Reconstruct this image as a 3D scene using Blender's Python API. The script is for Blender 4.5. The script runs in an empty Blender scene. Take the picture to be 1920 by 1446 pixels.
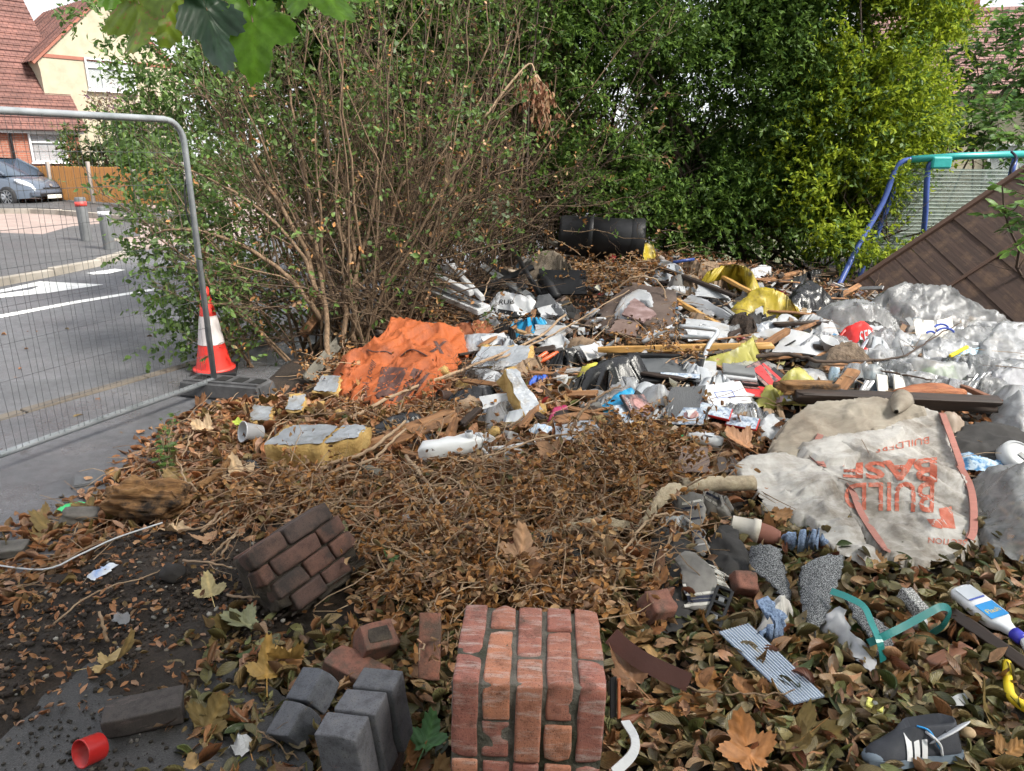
import bpy, bmesh, math, random
import numpy as np
from mathutils import Vector, Matrix, Euler, noise, geometry
from mathutils.bvhtree import BVHTree

random.seed(7); RNG = np.random.default_rng(7)
R = math.radians
SC = bpy.context.scene
COL = SC.collection

# ------------------------------------------------------------------ camera
FPX, CX, CY, TH, CH = 1371.0, 960.0, 723.0, R(17.4), 1.7
cd = bpy.data.cameras.new('camera'); cam = bpy.data.objects.new('camera', cd); COL.objects.link(cam)
cd.sensor_fit = 'HORIZONTAL'; cd.sensor_width = 36; cd.lens = 36*FPX/1920; cd.clip_start = .05; cd.clip_end = 900
cam.location = (0, 0, CH); cam.rotation_euler = (math.pi/2-TH, 0, 0)
SC.camera = cam

# ------------------------------------------------------------------ sky, sun, exposure
SUN_EL, SUN_AZ = R(47), R(118)          # azimuth measured from +Y towards +X
w = bpy.data.worlds.new('World'); SC.world = w; w.use_nodes = True
nt = w.node_tree; nt.nodes.clear()
out = nt.nodes.new('ShaderNodeOutputWorld'); bg = nt.nodes.new('ShaderNodeBackground')
sky = nt.nodes.new('ShaderNodeTexSky'); sky.sky_type = 'NISHITA'; sky.sun_disc = False
sky.sun_elevation = SUN_EL; sky.sun_rotation = SUN_AZ; sky.dust_density = 2.0; sky.air_density = 1.0
tc = nt.nodes.new('ShaderNodeTexCoord'); nz = nt.nodes.new('ShaderNodeTexNoise')
nz.inputs['Scale'].default_value = 2.6; nz.inputs['Detail'].default_value = 6
cr = nt.nodes.new('ShaderNodeValToRGB'); cr.color_ramp.elements[0].position = .34; cr.color_ramp.elements[1].position = .60
cr.color_ramp.elements[0].color = (.55, .55, .55, 1); cr.color_ramp.elements[1].color = (1, 1, 1, 1)
mx = nt.nodes.new('ShaderNodeMix'); mx.data_type = 'RGBA'
mx.inputs['B'].default_value = (6.0, 6.1, 6.35, 1)         # thin bright cloud
nt.links.new(tc.outputs['Generated'], nz.inputs['Vector']); nt.links.new(nz.outputs['Fac'], cr.inputs['Fac'])
nt.links.new(cr.outputs['Color'], mx.inputs['Factor']); nt.links.new(sky.outputs['Color'], mx.inputs['A'])
nt.links.new(mx.outputs['Result'], bg.inputs['Color']); bg.inputs['Strength'].default_value = .09
nt.links.new(bg.outputs['Background'], out.inputs['Surface'])
sl = bpy.data.lights.new('sun', 'SUN'); sl.energy = 3.8; sl.angle = R(13); sl.color = (1, .95, .86)
sun = bpy.data.objects.new('sun', sl); COL.objects.link(sun)
sd = Vector((math.sin(SUN_AZ)*math.cos(SUN_EL), math.cos(SUN_AZ)*math.cos(SUN_EL), math.sin(SUN_EL)))
sun.rotation_euler = sd.to_track_quat('Z', 'Y').to_euler()
SC.view_settings.view_transform = 'Standard'; SC.view_settings.look = 'None'
SC.view_settings.exposure = 1.32; SC.view_settings.gamma = 1
SC.render.engine = 'CYCLES'
SC.cycles.max_bounces = 6; SC.cycles.transparent_max_bounces = 12; SC.cycles.diffuse_bounces = 3
SC.cycles.use_denoising = True; SC.cycles.use_adaptive_sampling = True; SC.cycles.adaptive_threshold = .03

# ------------------------------------------------------------------ ground height and placing by eye
CP = np.array([(-2.6,1,0),(-2.5,2,0),(-2.4,3,0),(-2.3,4,0),(-2.2,5,0),(-2,5.8,.03),(-1.5,6.1,.15),(-1.2,7,.3),(-2.2,7,.05),(-3,6,0),(-3,4,0),(-3,8,0),
(-1,1.5,0),(0,1.2,0),(1,1.5,0),(2,1.8,0),(-1,2.5,.02),(0,2.5,.05),(1,2.5,.03),(2,2.6,0),(3,2.8,0),(-1.3,3.4,.04),(0,3.4,.11),(1,3.4,.09),(2,3.4,.06),(3,3.6,.1),
(-1.2,4.5,.07),(0,4.5,.21),(1,4.6,.29),(2,4.5,.25),(3,4.6,.25),(4,4.8,.3),(-.7,5.6,.21),(.2,5.6,.37),(1.2,5.6,.48),(2.2,5.6,.45),(3.2,5.7,.43),(4.3,5.8,.45),
(-.6,6.7,.44),(.4,6.8,.66),(1.4,6.8,.76),(2.4,6.7,.55),(3.4,6.9,.48),(5,7,.45),(-.6,7.8,.48),(.9,7.9,.8),(2.2,7.8,.66),(3.5,8,.5),(5,8.5,.4),
(-.5,9,.3),(1,9.2,.45),(3,9.3,.35),(5,10,.3),(-2,9.5,0),(0,11.5,0),(2,11.5,0),(4,12.3,0),(6,12.5,.1),(7,6,.3),(7,9,.3),(6,3,.1),(5,1,0),(-3,11,0),(7,12.5,0)], float)

def G(x, y):
    x = np.atleast_1d(np.asarray(x, float)); y = np.atleast_1d(np.asarray(y, float))
    d2 = (x[:, None]-CP[None, :, 0])**2+(y[:, None]-CP[None, :, 1])**2
    wt = np.exp(-d2/(2*.52**2))+1e-9/(d2+.01)
    return (wt*CP[None, :, 2]).sum(1)/wt.sum(1)

def g(x, y): return float(G(x, y)[0])
def slope(y): return .02*max(0.0, min(y, 70)-8)

def ray(px, py):
    u = (px-CX)/FPX; v = (CY-py)/FPX
    return np.array((u, math.cos(TH)+v*math.sin(TH), -math.sin(TH)+v*math.cos(TH)))

_T = np.arange(.9, 13, .015)
def P(px, py, lift=0.0):
    d = ray(px, py); x = d[0]*_T; y = d[1]*_T; z = CH+d[2]*_T
    below = z-(G(x, y)+lift) < 0
    i = int(np.argmax(below)) if below.any() else len(_T)-1
    t = _T[i]-.0075
    return Vector((d[0]*t, d[1]*t, CH+d[2]*t))
def PT(px, py, t): d = ray(px, py); return Vector((d[0]*t, d[1]*t, CH+d[2]*t))
def PY(px, py, y): d = ray(px, py); return PT(px, py, y/d[1])
def PZ(px, py, z): d = ray(px, py); return PT(px, py, (z-CH)/d[2])
def PF(px, py, off=0.0):
    d = ray(px, py); t = 8.0
    for _ in range(60): t += .5*(((slope(d[1]*t)+off)-CH)/d[2]-t)
    return PT(px, py, t)
def px_of(x, y, z):
    s, c = math.sin(TH), math.cos(TH); zz = z-CH
    dep = y*c-zz*s; up = y*s+zz*c
    return CX+FPX*x/dep, CY-FPX*up/dep

# ------------------------------------------------------------------ object helpers
def link(o, parent=None):
    COL.objects.link(o)
    if parent is not None: o.parent = parent
    return o
def tag(o, label=None, cat=None, group=None, kind=None):
    if label: o['label'] = label
    if cat: o['category'] = cat
    if group: o['group'] = group
    if kind: o['kind'] = kind
    return o
def thing(name, label, cat, loc=(0, 0, 0), rot=(0, 0, 0), group=None, kind=None):
    o = bpy.data.objects.new(name, None); COL.objects.link(o)
    o.location = loc; o.rotation_euler = rot; o.empty_display_size = .05
    return tag(o, label, cat, group, kind)
def mesh(name, verts, faces, mat=None, parent=None, smooth=False):
    me = bpy.data.meshes.new(name)
    me.from_pydata([tuple(v) for v in verts], [], faces)
    if mat: me.materials.append(mat)
    if smooth: me.polygons.foreach_set('use_smooth', [True]*len(me.polygons))
    me.update()
    return link(bpy.data.objects.new(name, me), parent)
def bm_obj(name, bm, mat=None, parent=None, smooth=False):
    me = bpy.data.meshes.new(name); bm.normal_update(); bm.to_mesh(me); bm.free()
    if mat: me.materials.append(mat)
    if smooth: me.polygons.foreach_set('use_smooth', [True]*len(me.polygons))
    return link(bpy.data.objects.new(name, me), parent)
def solid(o, th, off=0):
    m = o.modifiers.new('thick', 'SOLIDIFY'); m.thickness = th; m.offset = off; return o
def fast_mesh(name, V, quads=None, tris=None, mat=None, parent=None, smooth=True, uv=None):
    me = bpy.data.meshes.new(name)
    V = np.asarray(V, np.float32); me.vertices.add(len(V)); me.vertices.foreach_set('co', V.ravel())
    parts, sizes = [], []
    if quads is not None and len(quads): parts.append(np.asarray(quads, np.int32).ravel()); sizes += [4]*len(quads)
    if tris is not None and len(tris): parts.append(np.asarray(tris, np.int32).ravel()); sizes += [3]*len(tris)
    li = np.concatenate(parts); sz = np.array(sizes, np.int32)
    me.loops.add(len(li)); me.loops.foreach_set('vertex_index', li)
    me.polygons.add(len(sz)); me.polygons.foreach_set('loop_start', np.concatenate(([0], np.cumsum(sz)[:-1])).astype(np.int32))
    me.polygons.foreach_set('loop_total', sz)
    if smooth: me.polygons.foreach_set('use_smooth', np.ones(len(sz), bool))
    if uv is not None:
        l = me.uv_layers.new(name='UVMap'); l.data.foreach_set('uv', np.asarray(uv, np.float32)[li].ravel())
    me.update(calc_edges=True)
    if mat: me.materials.append(mat)
    return link(bpy.data.objects.new(name, me), parent)

class MB:
    """collects shapes that belong to one part"""
    def __init__(s): s.v = []; s.f = []
    def add(s, v, f):
        n = len(s.v); s.v += [tuple(a) for a in v]; s.f += [tuple(i+n for i in q) for q in f]
    def box(s, c, size, M=None):
        sx, sy, sz = (a/2 for a in size); c = Vector(c)
        v = [Vector((x*sx, y*sy, z*sz)) for x in (-1, 1) for y in (-1, 1) for z in (-1, 1)]
        v = [(M @ a if M else a)+c for a in v]
        s.add(v, [(0,1,3,2),(4,6,7,5),(0,4,5,1),(2,3,7,6),(0,2,6,4),(1,5,7,3)])
    def tube(s, pts, rad, sides=6, caps=True):
        pts = [Vector(p) for p in pts]; n = len(pts)
        if not hasattr(rad, '__len__'): rad = [rad]*n
        up = Vector((0, 0, 1)); v = []; f = []
        prev = None
        for i, p in enumerate(pts):
            t = (pts[min(i+1, n-1)]-pts[max(i-1, 0)])
            t = t.normalized() if t.length > 1e-9 else Vector((0, 0, 1))
            if prev is None:
                a = t.cross(up)
                if a.length < .05: a = t.cross(Vector((1, 0, 0)))
            else: a = prev-t*prev.dot(t)
            a.normalize(); b = t.cross(a); prev = a
            for k in range(sides):
                an = 2*math.pi*k/sides
                v.append(p+(a*math.cos(an)+b*math.sin(an))*rad[i])
        for i in range(n-1):
            for k in range(sides):
                k2 = (k+1) % sides
                f.append((i*sides+k, i*sides+k2, (i+1)*sides+k2, (i+1)*sides+k))
        if caps: f.append(tuple(range(sides-1, -1, -1))); f.append(tuple((n-1)*sides+k for k in range(sides)))
        s.add(v, f)
    def lathe(s, prof, sides=24, M=None):
        v = []; f = []
        for r, z in prof:
            for k in range(sides):
                a = 2*math.pi*k/sides; q = Vector((r*math.cos(a), r*math.sin(a), z)); v.append(M @ q if M else q)
        for i in range(len(prof)-1):
            for k in range(sides):
                k2 = (k+1) % sides; f.append((i*sides+k, i*sides+k2, (i+1)*sides+k2, (i+1)*sides+k))
        s.add(v, f)
    def build(s, name, mat, parent=None, smooth=False): return mesh(name, s.v, s.f, mat, parent, smooth)

def box_obj(name, size, mat, parent=None, loc=(0,0,0), rot=(0,0,0), bevel=.0, seg=1, jit=0):
    bm = bmesh.new(); bmesh.ops.create_cube(bm, size=1)
    for v in bm.verts: v.co = Vector((v.co.x*size[0], v.co.y*size[1], v.co.z*size[2]))
    if jit:
        bmesh.ops.subdivide_edges(bm, edges=bm.edges[:], cuts=2, use_grid_fill=True)
        o = Vector((random.random()*50, random.random()*50, 0))
        for v in bm.verts: v.co += noise.noise_vector(v.co*14+o)*jit
    if bevel: bmesh.ops.bevel(bm, geom=[e for e in bm.edges if len(e.link_faces) == 2 and e.calc_face_angle(0) > .8], offset=bevel, segments=seg, affect='EDGES', profile=.5)
    o = bm_obj(name, bm, mat, parent, smooth=False); o.location = loc; o.rotation_euler = rot
    return o

def rough_block(name, size, mat, parent=None, loc=(0,0,0), rot=(0,0,0), cuts=5, rnd=.006, amp=.003, chip=.012, seed=None, M=None):
    """a brick: rounded arrises, uneven faces, a few knocked corners"""
    bm = bmesh.new(); bmesh.ops.create_cube(bm, size=1)
    bmesh.ops.subdivide_edges(bm, edges=bm.edges[:], cuts=cuts, use_grid_fill=True)
    seed = random.random()*100 if seed is None else seed
    h = Vector(size)/2; off = Vector((seed*3.1, seed*1.7, seed*.9))
    corners = [Vector((random.choice((-1, 1))*h.x, random.choice((-1, 1))*h.y, random.choice((-1, 1, random.uniform(-1, 1)))*h.z)) for _ in range(4)]
    for v in bm.verts:
        p = Vector([math.copysign(h[i] if abs(v.co[i]) > .499 else min(abs(v.co[i])/(.5*(cuts-1)/(cuts+1)), 1)*(h[i]-rnd*1.3), v.co[i]) for i in range(3)])
        q = Vector([max(-(h[i]-rnd), min(h[i]-rnd, p[i])) for i in range(3)])
        d = p-q
        if d.length > 1e-6: p = q+d.normalized()*rnd
        p += noise.noise_vector(p*25+off)*amp + noise.noise_vector(p*9+off)*amp*.8
        for c in corners:
            dd = (p-c).length
            if dd < chip*2.4: p = p.lerp(c*.72, (1-dd/(chip*2.4))*.34*random.uniform(.6, 1))
        v.co = M @ p if M else p
    o = bm_obj(name, bm, mat, parent, smooth=True); o.location = loc; o.rotation_euler = rot
    return o

def chunk(name, size, mat, parent=None, loc=(0,0,0), rot=(0,0,0), amp=.25, sub=3, freq=1.6, cube=False):
    bm = bmesh.new()
    if cube:
        bmesh.ops.create_cube(bm, size=1.5); bmesh.ops.subdivide_edges(bm, edges=bm.edges[:], cuts=5, use_grid_fill=True)
    else: bmesh.ops.create_icosphere(bm, subdivisions=sub, radius=1)
    o = Vector((random.random()*99, random.random()*99, random.random()*99))
    for v in bm.verts:
        n_ = noise.noise(v.co*freq+o)*amp+noise.noise(v.co*freq*3+o)*amp*.45
        p = v.co*(1+n_); v.co = Vector((p.x*size[0]/2, p.y*size[1]/2, p.z*size[2]/2))
    ob = bm_obj(name, bm, mat, parent, smooth=True); ob.location = loc; ob.rotation_euler = rot
    return ob

SURF = {}
def resample(pts, step, closed=True):
    outp = []; n = len(pts)
    for i in range(n if closed else n-1):
        a, b = pts[i], pts[(i+1) % n]; k = max(1, int(round((b-a).length/step)))
        for j in range(k): outp.append(a.lerp(b, j/k))
    if not closed: outp.append(pts[-1])
    return outp
def chaikin(pts, it=1, closed=True):
    for _ in range(it):
        q = []; n = len(pts)
        for i in range(n if closed else n-1):
            a, b = pts[i], pts[(i+1) % n]; q += [a.lerp(b, .25), a.lerp(b, .75)]
        pts = q
    return pts

def crumple(x, y, s, freq):
    c_, s_ = math.cos(s*5), math.sin(s*5); v = Vector(((x*c_-y*s_)*freq*1.5+s*7.3, (x*s_+y*c_)*freq*.5+s*3.1, s)); v += noise.noise_vector(v*.6)*.7
    a = 1-abs(noise.noise(v))*2.2
    w_ = v*2.3+Vector((noise.noise(v*1.7)*.8, 0, 0)); b = 1-abs(noise.noise(w_))*2.2
    c = 1-abs(noise.noise(v*5.3+Vector((3, b, 1))))*2.2
    return a*.55+b*.32+c*.2-.4

def sheet(name, poly, mat, label=None, cat=None, parent=None, res=.018, dome=.0, dw=.1, amp=.02, freq=6, seed=None,
          skirt=True, thick=0, rnd=1, crease=None, edge_jit=.005, lift=0.004, kind=None, group=None, smooth=True):
    """a limp or crumpled sheet: poly = [(px, py, height above ground)]; interior heights blend from its edge, folded by noise"""
    seed = random.random()*40 if seed is None else seed
    pts = []
    for p in poly:
        l = p[2] if len(p) > 2 else .0
        q = P(p[0], p[1], l+lift); pts.append(Vector((q.x, q.y, l)))
    pts = chaikin(pts, rnd); per = sum((pts[i]-pts[i-1]).length for i in range(len(pts)))
    bnd = resample(pts, res)
    A = np.array([tuple(b) for b in bnd]); A[:, :2] += RNG.normal(0, edge_jit, (len(A), 2))
    x0, y0 = A[:, :2].min(0); x1, y1 = A[:, :2].max(0)
    gx, gy = np.meshgrid(np.arange(x0, x1, res), np.arange(y0, y1, res)); I = np.c_[gx.ravel(), gy.ravel()]
    I += RNG.uniform(-.3*res, .3*res, I.shape)
    ins = np.zeros(len(I), bool); n = len(A); j = n-1
    for i in range(n):
        c = ((A[i,1] > I[:,1]) != (A[j,1] > I[:,1])) & (I[:,0] < (A[j,0]-A[i,0])*(I[:,1]-A[i,1])/(A[j,1]-A[i,1]+1e-12)+A[i,0]); ins ^= c; j = i
    I = I[ins]
    D = np.sqrt(((I[:, None, :]-A[None, :, :2])**2).sum(2)) if len(I) else np.zeros((0, n))
    if len(I):
        md = D.min(1); k = md > res*.45; I, D, md = I[k], D[k], md[k]
        wt = 1/(D**2.2+1e-6); L = (wt*A[None, :, 2]).sum(1)/wt.sum(1)
    XY = np.r_[A[:, :2], I] if len(I) else A[:, :2]
    LZ = np.r_[A[:, 2], L] if len(I) else A[:, 2]
    ED = np.r_[np.zeros(n), md] if len(I) else np.zeros(n)
    r = geometry.delaunay_2d_cdt([Vector(p) for p in XY], [(i, (i+1) % n) for i in range(n)], [], 1, 1e-6)
    V2, F = r[0], r[2]
    near = [o[0] if o else 0 for o in r[3]]
    gz = G([v.x for v in V2], [v.y for v in V2]); V = []
    isf = 'film' in mat.name
    if crease is None: crease = (.017, .012) if isf else None
    if isf: amp = amp*.6
    cz_ = np.zeros(len(V2))
    if crease:                  # straight sharp creases fanning over the sheet
        vx, vy = np.array([v.x for v in V2]), np.array([v.y for v in V2]); kk = int(10+(x1-x0)*(y1-y0)*150)
        for _ in range(min(kk, 110)):
            i0 = RNG.integers(0, len(vx)); an = RNG.normal(seed, .8); ca, sa = math.cos(an), math.sin(an); ln = RNG.uniform(.08, .35)
            u_ = (vx-vx[i0])*ca+(vy-vy[i0])*sa; w_ = -(vx-vx[i0])*sa+(vy-vy[i0])*ca+.15*u_*u_/ln
            cz_ += crease[0]*RNG.uniform(-.6, 1)*np.exp(-np.abs(w_)/crease[1])*np.clip(1-(u_/ln)**2, 0, 1)
    for i, v in enumerate(V2):
        k = near[i]; e = min(1, ED[k]/dw); e = e*e*(3-2*e)
        cz = crumple(v.x, v.y, seed, freq)*amp*(.35+.65*e)
        z = gz[i]+lift+max(LZ[k]+dome*e+cz+cz_[i]*(.3+.7*e), .001)
        V.append((v.x+noise.noise(Vector((v.x*freq*2, v.y*freq*2, seed)))*amp*.5, v.y+noise.noise(Vector((v.x*freq*2, v.y*freq*2, seed+9)))*amp*.5, z))
    SURF[name] = BVHTree.FromPolygons(V, F)
    if skirt:
        # boundary edges hang down to the ground so that the back is closed
        cnt = {}
        for f in F:
            for a, b in zip(f, f[1:]+f[:1]):
                key = (min(a, b), max(a, b)); cnt.setdefault(key, []).append((a, b))
        cen = XY.mean(0); low = {}; F = list(F)
        for es in cnt.values():
            if len(es) != 1: continue
            a, b = es[0]
            if V[a][2]-gz[a] < .035 and V[b][2]-gz[b] < .035: continue
            for q in (a, b):
                if q not in low:
                    dx, dy = V[q][0]-cen[0], V[q][1]-cen[1]; m = math.hypot(dx, dy)+1e-6; k = .6*(V[q][2]-gz[q])+noise.noise(Vector(V[q])*30)*.03
                    low[q] = len(V); V.append((V[q][0]+dx/m*k, V[q][1]+dy/m*k, gz[q]-.01))
            F.append([b, a, low[a], low[b]])
    o = mesh(name, V, F, mat, parent, smooth)
    if thick: solid(o, thick, 1)
    if label: tag(o, label, cat, group, kind)
    return o

def hit(surf, px, py, off=.003):
    d = Vector(ray(px, py)).normalized(); r = SURF[surf].ray_cast(Vector((0, 0, CH)), d)
    if r[0] is None:
        q = P(px, py); r = SURF[surf].find_nearest(q)
        if r[0] is None: return q, Vector((0, 0, 1))
    nrm = r[1]
    if nrm.dot(d) > 0: nrm = -nrm
    return r[0]+nrm*off, nrm

def text_flat(s, res=.08):
    cu = bpy.data.curves.new('t', 'FONT'); cu.body = s; cu.resolution_u = 3; cu.offset = {'BASE': .035, 'BUILD': .012, 'NE': .04, 'X': .04}.get(s, 0)
    o = bpy.data.objects.new('t', cu); COL.objects.link(o)
    dg = bpy.context.evaluated_depsgraph_get(); me = bpy.data.meshes.new_from_object(o.evaluated_get(dg))
    bm = bmesh.new(); bm.from_mesh(me)
    bmesh.ops.triangulate(bm, faces=bm.faces[:])
    for _ in range(4):
        es = [e for e in bm.edges if e.calc_length() > res]
        if not es: break
        bmesh.ops.subdivide_edges(bm, edges=es, cuts=1)
        bmesh.ops.triangulate(bm, faces=[f for f in bm.faces if len(f.verts) > 3])
    V = [v.co.copy() for v in bm.verts]; bm.verts.index_update(); F = [[v.index for v in f.verts] for f in bm.faces]
    bm.free(); bpy.data.objects.remove(o); bpy.data.curves.remove(cu); bpy.data.meshes.remove(me)
    x0 = min(v.x for v in V); x1 = max(v.x for v in V); y0 = min(v.y for v in V); y1 = max(v.y for v in V)
    return [((v.x-x0)/(x1-x0), (v.y-y0)/(y1-y0)) for v in V], F
def bil(c, u, v):                 # c = four points: lower left, lower right, upper right, upper left
    return tuple(c[0][k]*(1-u)*(1-v)+c[1][k]*u*(1-v)+c[2][k]*u*v+c[3][k]*(1-u)*v for k in range(len(c[0])))
def print_on(surf, s, quad, mat, parent, name='lettering', res=.06, off=.003):
    uv, F = text_flat(s, res); V = []
    for u, v in uv: V.append(hit(surf, *bil(quad, u, v), off)[0])
    return mesh(name, V, F, mat, parent)
def patch_on(surf, quad, mat, parent, name, nu=12, nv=6, off=.002):
    V = [hit(surf, *bil(quad, i/nu, j/nv), off)[0] for j in range(nv+1) for i in range(nu+1)]
    F = [(j*(nu+1)+i, j*(nu+1)+i+1, (j+1)*(nu+1)+i+1, (j+1)*(nu+1)+i) for j in range(nv) for i in range(nu)]
    return mesh(name, V, F, mat, parent, True)
def text_plane(s, M, wd, ht, mat, parent, name='lettering', res=.2):
    """flat lettering in the local x-y plane of matrix M, centred"""
    uv, F = text_flat(s, res)
    return mesh(name, [M @ Vector(((u-.5)*wd, (v-.5)*ht, 0)) for u, v in uv], F, mat, parent)
def ribbon(name, pts, nrm, wd, mat, parent=None, th=.002, smooth=False):
    V = []; F = []; n = len(pts)
    for i in range(n):
        t = (pts[min(i+1, n-1)]-pts[max(i-1, 0)]).normalized(); s = t.cross(nrm[i]).normalized()
        V += [pts[i]-s*wd/2, pts[i]+s*wd/2]
        if i: F.append((2*i-2, 2*i-1, 2*i+1, 2*i))
    o = mesh(name, V, F, mat, parent, smooth); solid(o, th, 0); return o

def curve_pts(pts, n=8):
    """Catmull-Rom through points"""
    pts = [Vector(p) for p in pts]; q = [pts[0]*2-pts[1]]+pts+[pts[-1]*2-pts[-2]]; o = []
    for i in range(1, len(q)-2):
        for j in range(n):
            t = j/n; a, b, c, d = q[i-1], q[i], q[i+1], q[i+2]
            o.append(.5*((2*b)+(c-a)*t+(2*a-5*b+4*c-d)*t*t+(3*b-a-3*c+d)*t**3))
    o.append(pts[-1]); return o

def rotm(ax, ay, az):
    cx, sx, cy, sy, cz, sz = np.cos(ax), np.sin(ax), np.cos(ay), np.sin(ay), np.cos(az), np.sin(az)
    M = np.empty((len(ax), 3, 3))
    M[:,0,0]=cz*cy; M[:,0,1]=cz*sy*sx-sz*cx; M[:,0,2]=cz*sy*cx+sz*sx
    M[:,1,0]=sz*cy; M[:,1,1]=sz*sy*sx+cz*cx; M[:,1,2]=sz*sy*cx-cz*sx
    M[:,2,0]=-sy; M[:,2,1]=cy*sx; M[:,2,2]=cy*cx
    return M
def dirm(d, roll):
    """rotation taking local +Y to d"""
    d = d/np.linalg.norm(d, axis=1, keepdims=True)
    up = np.tile((0., 0., 1.), (len(d), 1)); up[np.abs(d[:, 2]) > .95] = (1., 0, 0)
    x = np.cross(d, up); x /= np.linalg.norm(x, axis=1, keepdims=True); z = np.cross(x, d)
    c, s = np.cos(roll)[:, None], np.sin(roll)[:, None]
    return np.stack((x*c+z*s, d, z*c-x*s), axis=2)
def many(name, templ, T, Rm, S, mat, parent=None):
    """one mesh of many copies; templ = list of (V, quads, tris); T positions, Rm rotations, S sizes"""
    pick = RNG.integers(0, len(templ), len(T)); VV = []; QQ = []; TT = []; UU = []; base = 0
    for k, (tv, tq, tt, tu) in enumerate(templ):
        m = pick == k
        if not m.any(): continue
        n = m.sum(); v = np.einsum('nij,vj->nvi', Rm[m], tv)*S[m][:, None, None]+T[m][:, None, :]
        VV.append(v.reshape(-1, 3)); UU.append(np.tile(tu, (n, 1))); o = base+np.arange(n)[:, None, None]*len(tv)
        if len(tq): QQ.append((np.asarray(tq)[None]+o).reshape(-1, 4))
        if len(tt): TT.append((np.asarray(tt)[None]+o).reshape(-1, 3))
        base += n*len(tv)
    return fast_mesh(name, np.concatenate(VV), np.concatenate(QQ) if QQ else None, np.concatenate(TT) if TT else None, mat, parent, True, np.concatenate(UU))

def leaf_t(nl=4, wd=.45, fold=.25, bend=.3, twist=0., tip=1.0, wav=0.):
    """leaf of length 1 along +Y from its stalk"""
    V = []; U = []; Q = []
    for i in range(nl+1):
        t = i/nl; wv = wd*.5*math.sin(math.pi*min(1, max(.02, t**.85)))**.8 if i < nl else .004
        if i == 0: wv = .01
        an = bend*(t-.5)*2; y = math.sin(an*1)/(bend*2 or 1)+.5 if abs(bend) > 1e-3 else t; z = (1-math.cos(an))/(bend*2 or 1)
        for s in (-1, 0, 1):
            fz = fold*abs(s)*wv*1.6; tw = twist*(t-.5)
            x = s*wv*math.cos(fold*.8); zz = z+fz+wav*math.sin(t*9+s)*abs(s)
            V.append((x*math.cos(tw)-fz*math.sin(tw), y, zz+x*math.sin(tw))); U.append((.5+s*.5, t))
    for i in range(nl):
        for s in range(2): a = i*3+s; Q.append((a, a+1, a+4, a+3))
    return np.array(V), Q, [], np.array(U)
def diamond_t(wd=.5, bend=.15):
    V = np.array([(0,0,0),(wd/2,.45,bend*.6),(0,1,0),(-wd/2,.45,bend*.6),(0,.5,0)], float)
    return V, [], [(0,1,4),(1,2,4),(2,3,4),(3,0,4)], np.array([(.5,0),(1,.45),(.5,1),(0,.45),(.5,.5)])
def maple_t(curl=.25, seed=0, drop=0.):
    rr = random.Random(seed); lobes = [(-2.35,.5),(-1.25,.8),(0,1.),(1.25,.8),(2.35,.5)]
    outl = []
    n = 64
    for i in range(n):
        a = -math.pi+2*math.pi*i/n; r = .22 if abs(a) > 2.9 else .4
        for la, lr in lobes:
            d = abs(a-la); r = max(r, lr*max(0, 1-.56*(d/.75)**1.25))
        if abs(a) > 2.85: r = .24
        r *= 1+.05*(1 if i % 2 else -1)+rr.uniform(-.04, .04)
        outl.append((a, r))
    V = [(0,0,0)]; U = [(.5,.5)]; T = []; ph = rr.uniform(0, 6)
    for fr in (.5, 1):
        for a, r in outl:
            x, y = math.sin(a)*r*fr*.6, math.cos(a)*r*fr*.6
            rad = math.hypot(x, y)
            z = curl*rad*rad*1.5*(1+.8*math.sin(2*a+ph))+.03*fr*math.sin(a*5+ph)-drop*max(0, y)**2
            V.append((x, y, z)); U.append((.5+x*.8, .5+y*.8))
    for i in range(n):
        j = (i+1) % n; T += [(0, 1+i, 1+j), (1+i, 1+n+i, 1+n+j), (1+i, 1+n+j, 1+j)]
    # stalk
    b = len(V); V += [(-.012,0,.004),(.012,0,.004),(.01,-.62,.03),(-.01,-.62,.03)]; U += [(.5,.5)]*4; T += [(b,b+1,b+2),(b,b+2,b+3)]
    return np.array(V), [], T, np.array(U)
# ------------------------------------------------------------------ materials
def nodes(name):
    m = bpy.data.materials.new(name); m.use_nodes = True; t = m.node_tree; t.nodes.clear()
    o = t.nodes.new('ShaderNodeOutputMaterial'); b = t.nodes.new('ShaderNodeBsdfPrincipled'); t.links.new(b.outputs[0], o.inputs[0])
    return m, t, b, o
def ramp(t, fac, cols, pos=None, const=False):
    r = t.nodes.new('ShaderNodeValToRGB'); e = r.color_ramp; n = len(cols)
    e.interpolation = 'CONSTANT' if const else 'LINEAR'
    while len(e.elements) < n: e.elements.new(.5)
    for i, c in enumerate(cols):
        e.elements[i].position = pos[i] if pos else (i/n if const else .28+.44*i/max(1, n-1)); e.elements[i].color = (*c, 1)
    t.links.new(fac, r.inputs[0]); return r
def noise_n(t, scale, detail=5, rough=.6, coord='Object', vec=None, dist=0):
    n = t.nodes.new('ShaderNodeTexNoise'); n.inputs['Scale'].default_value = scale; n.inputs['Detail'].default_value = detail
    n.inputs['Roughness'].default_value = rough; n.inputs['Distortion'].default_value = dist
    if vec is None:
        c = t.nodes.new('ShaderNodeTexCoord'); vec = c.outputs[coord]
    t.links.new(vec, n.inputs['Vector']); return n
def scaled(t, s, coord='Object', rot=(0, 0, 0)):
    c = t.nodes.new('ShaderNodeTexCoord'); m = t.nodes.new('ShaderNodeMapping'); m.inputs['Scale'].default_value = s
    m.inputs['Rotation'].default_value = rot
    t.links.new(c.outputs[coord], m.inputs['Vector']); return m.outputs[0]
def bump(t, b, h, st=.3, dist=.01):
    n = t.nodes.new('ShaderNodeBump'); n.inputs['Strength'].default_value = st; n.inputs['Distance'].default_value = dist
    t.links.new(h, n.inputs['Height']); t.links.new(n.outputs[0], b.inputs['Normal']); return n
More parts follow.
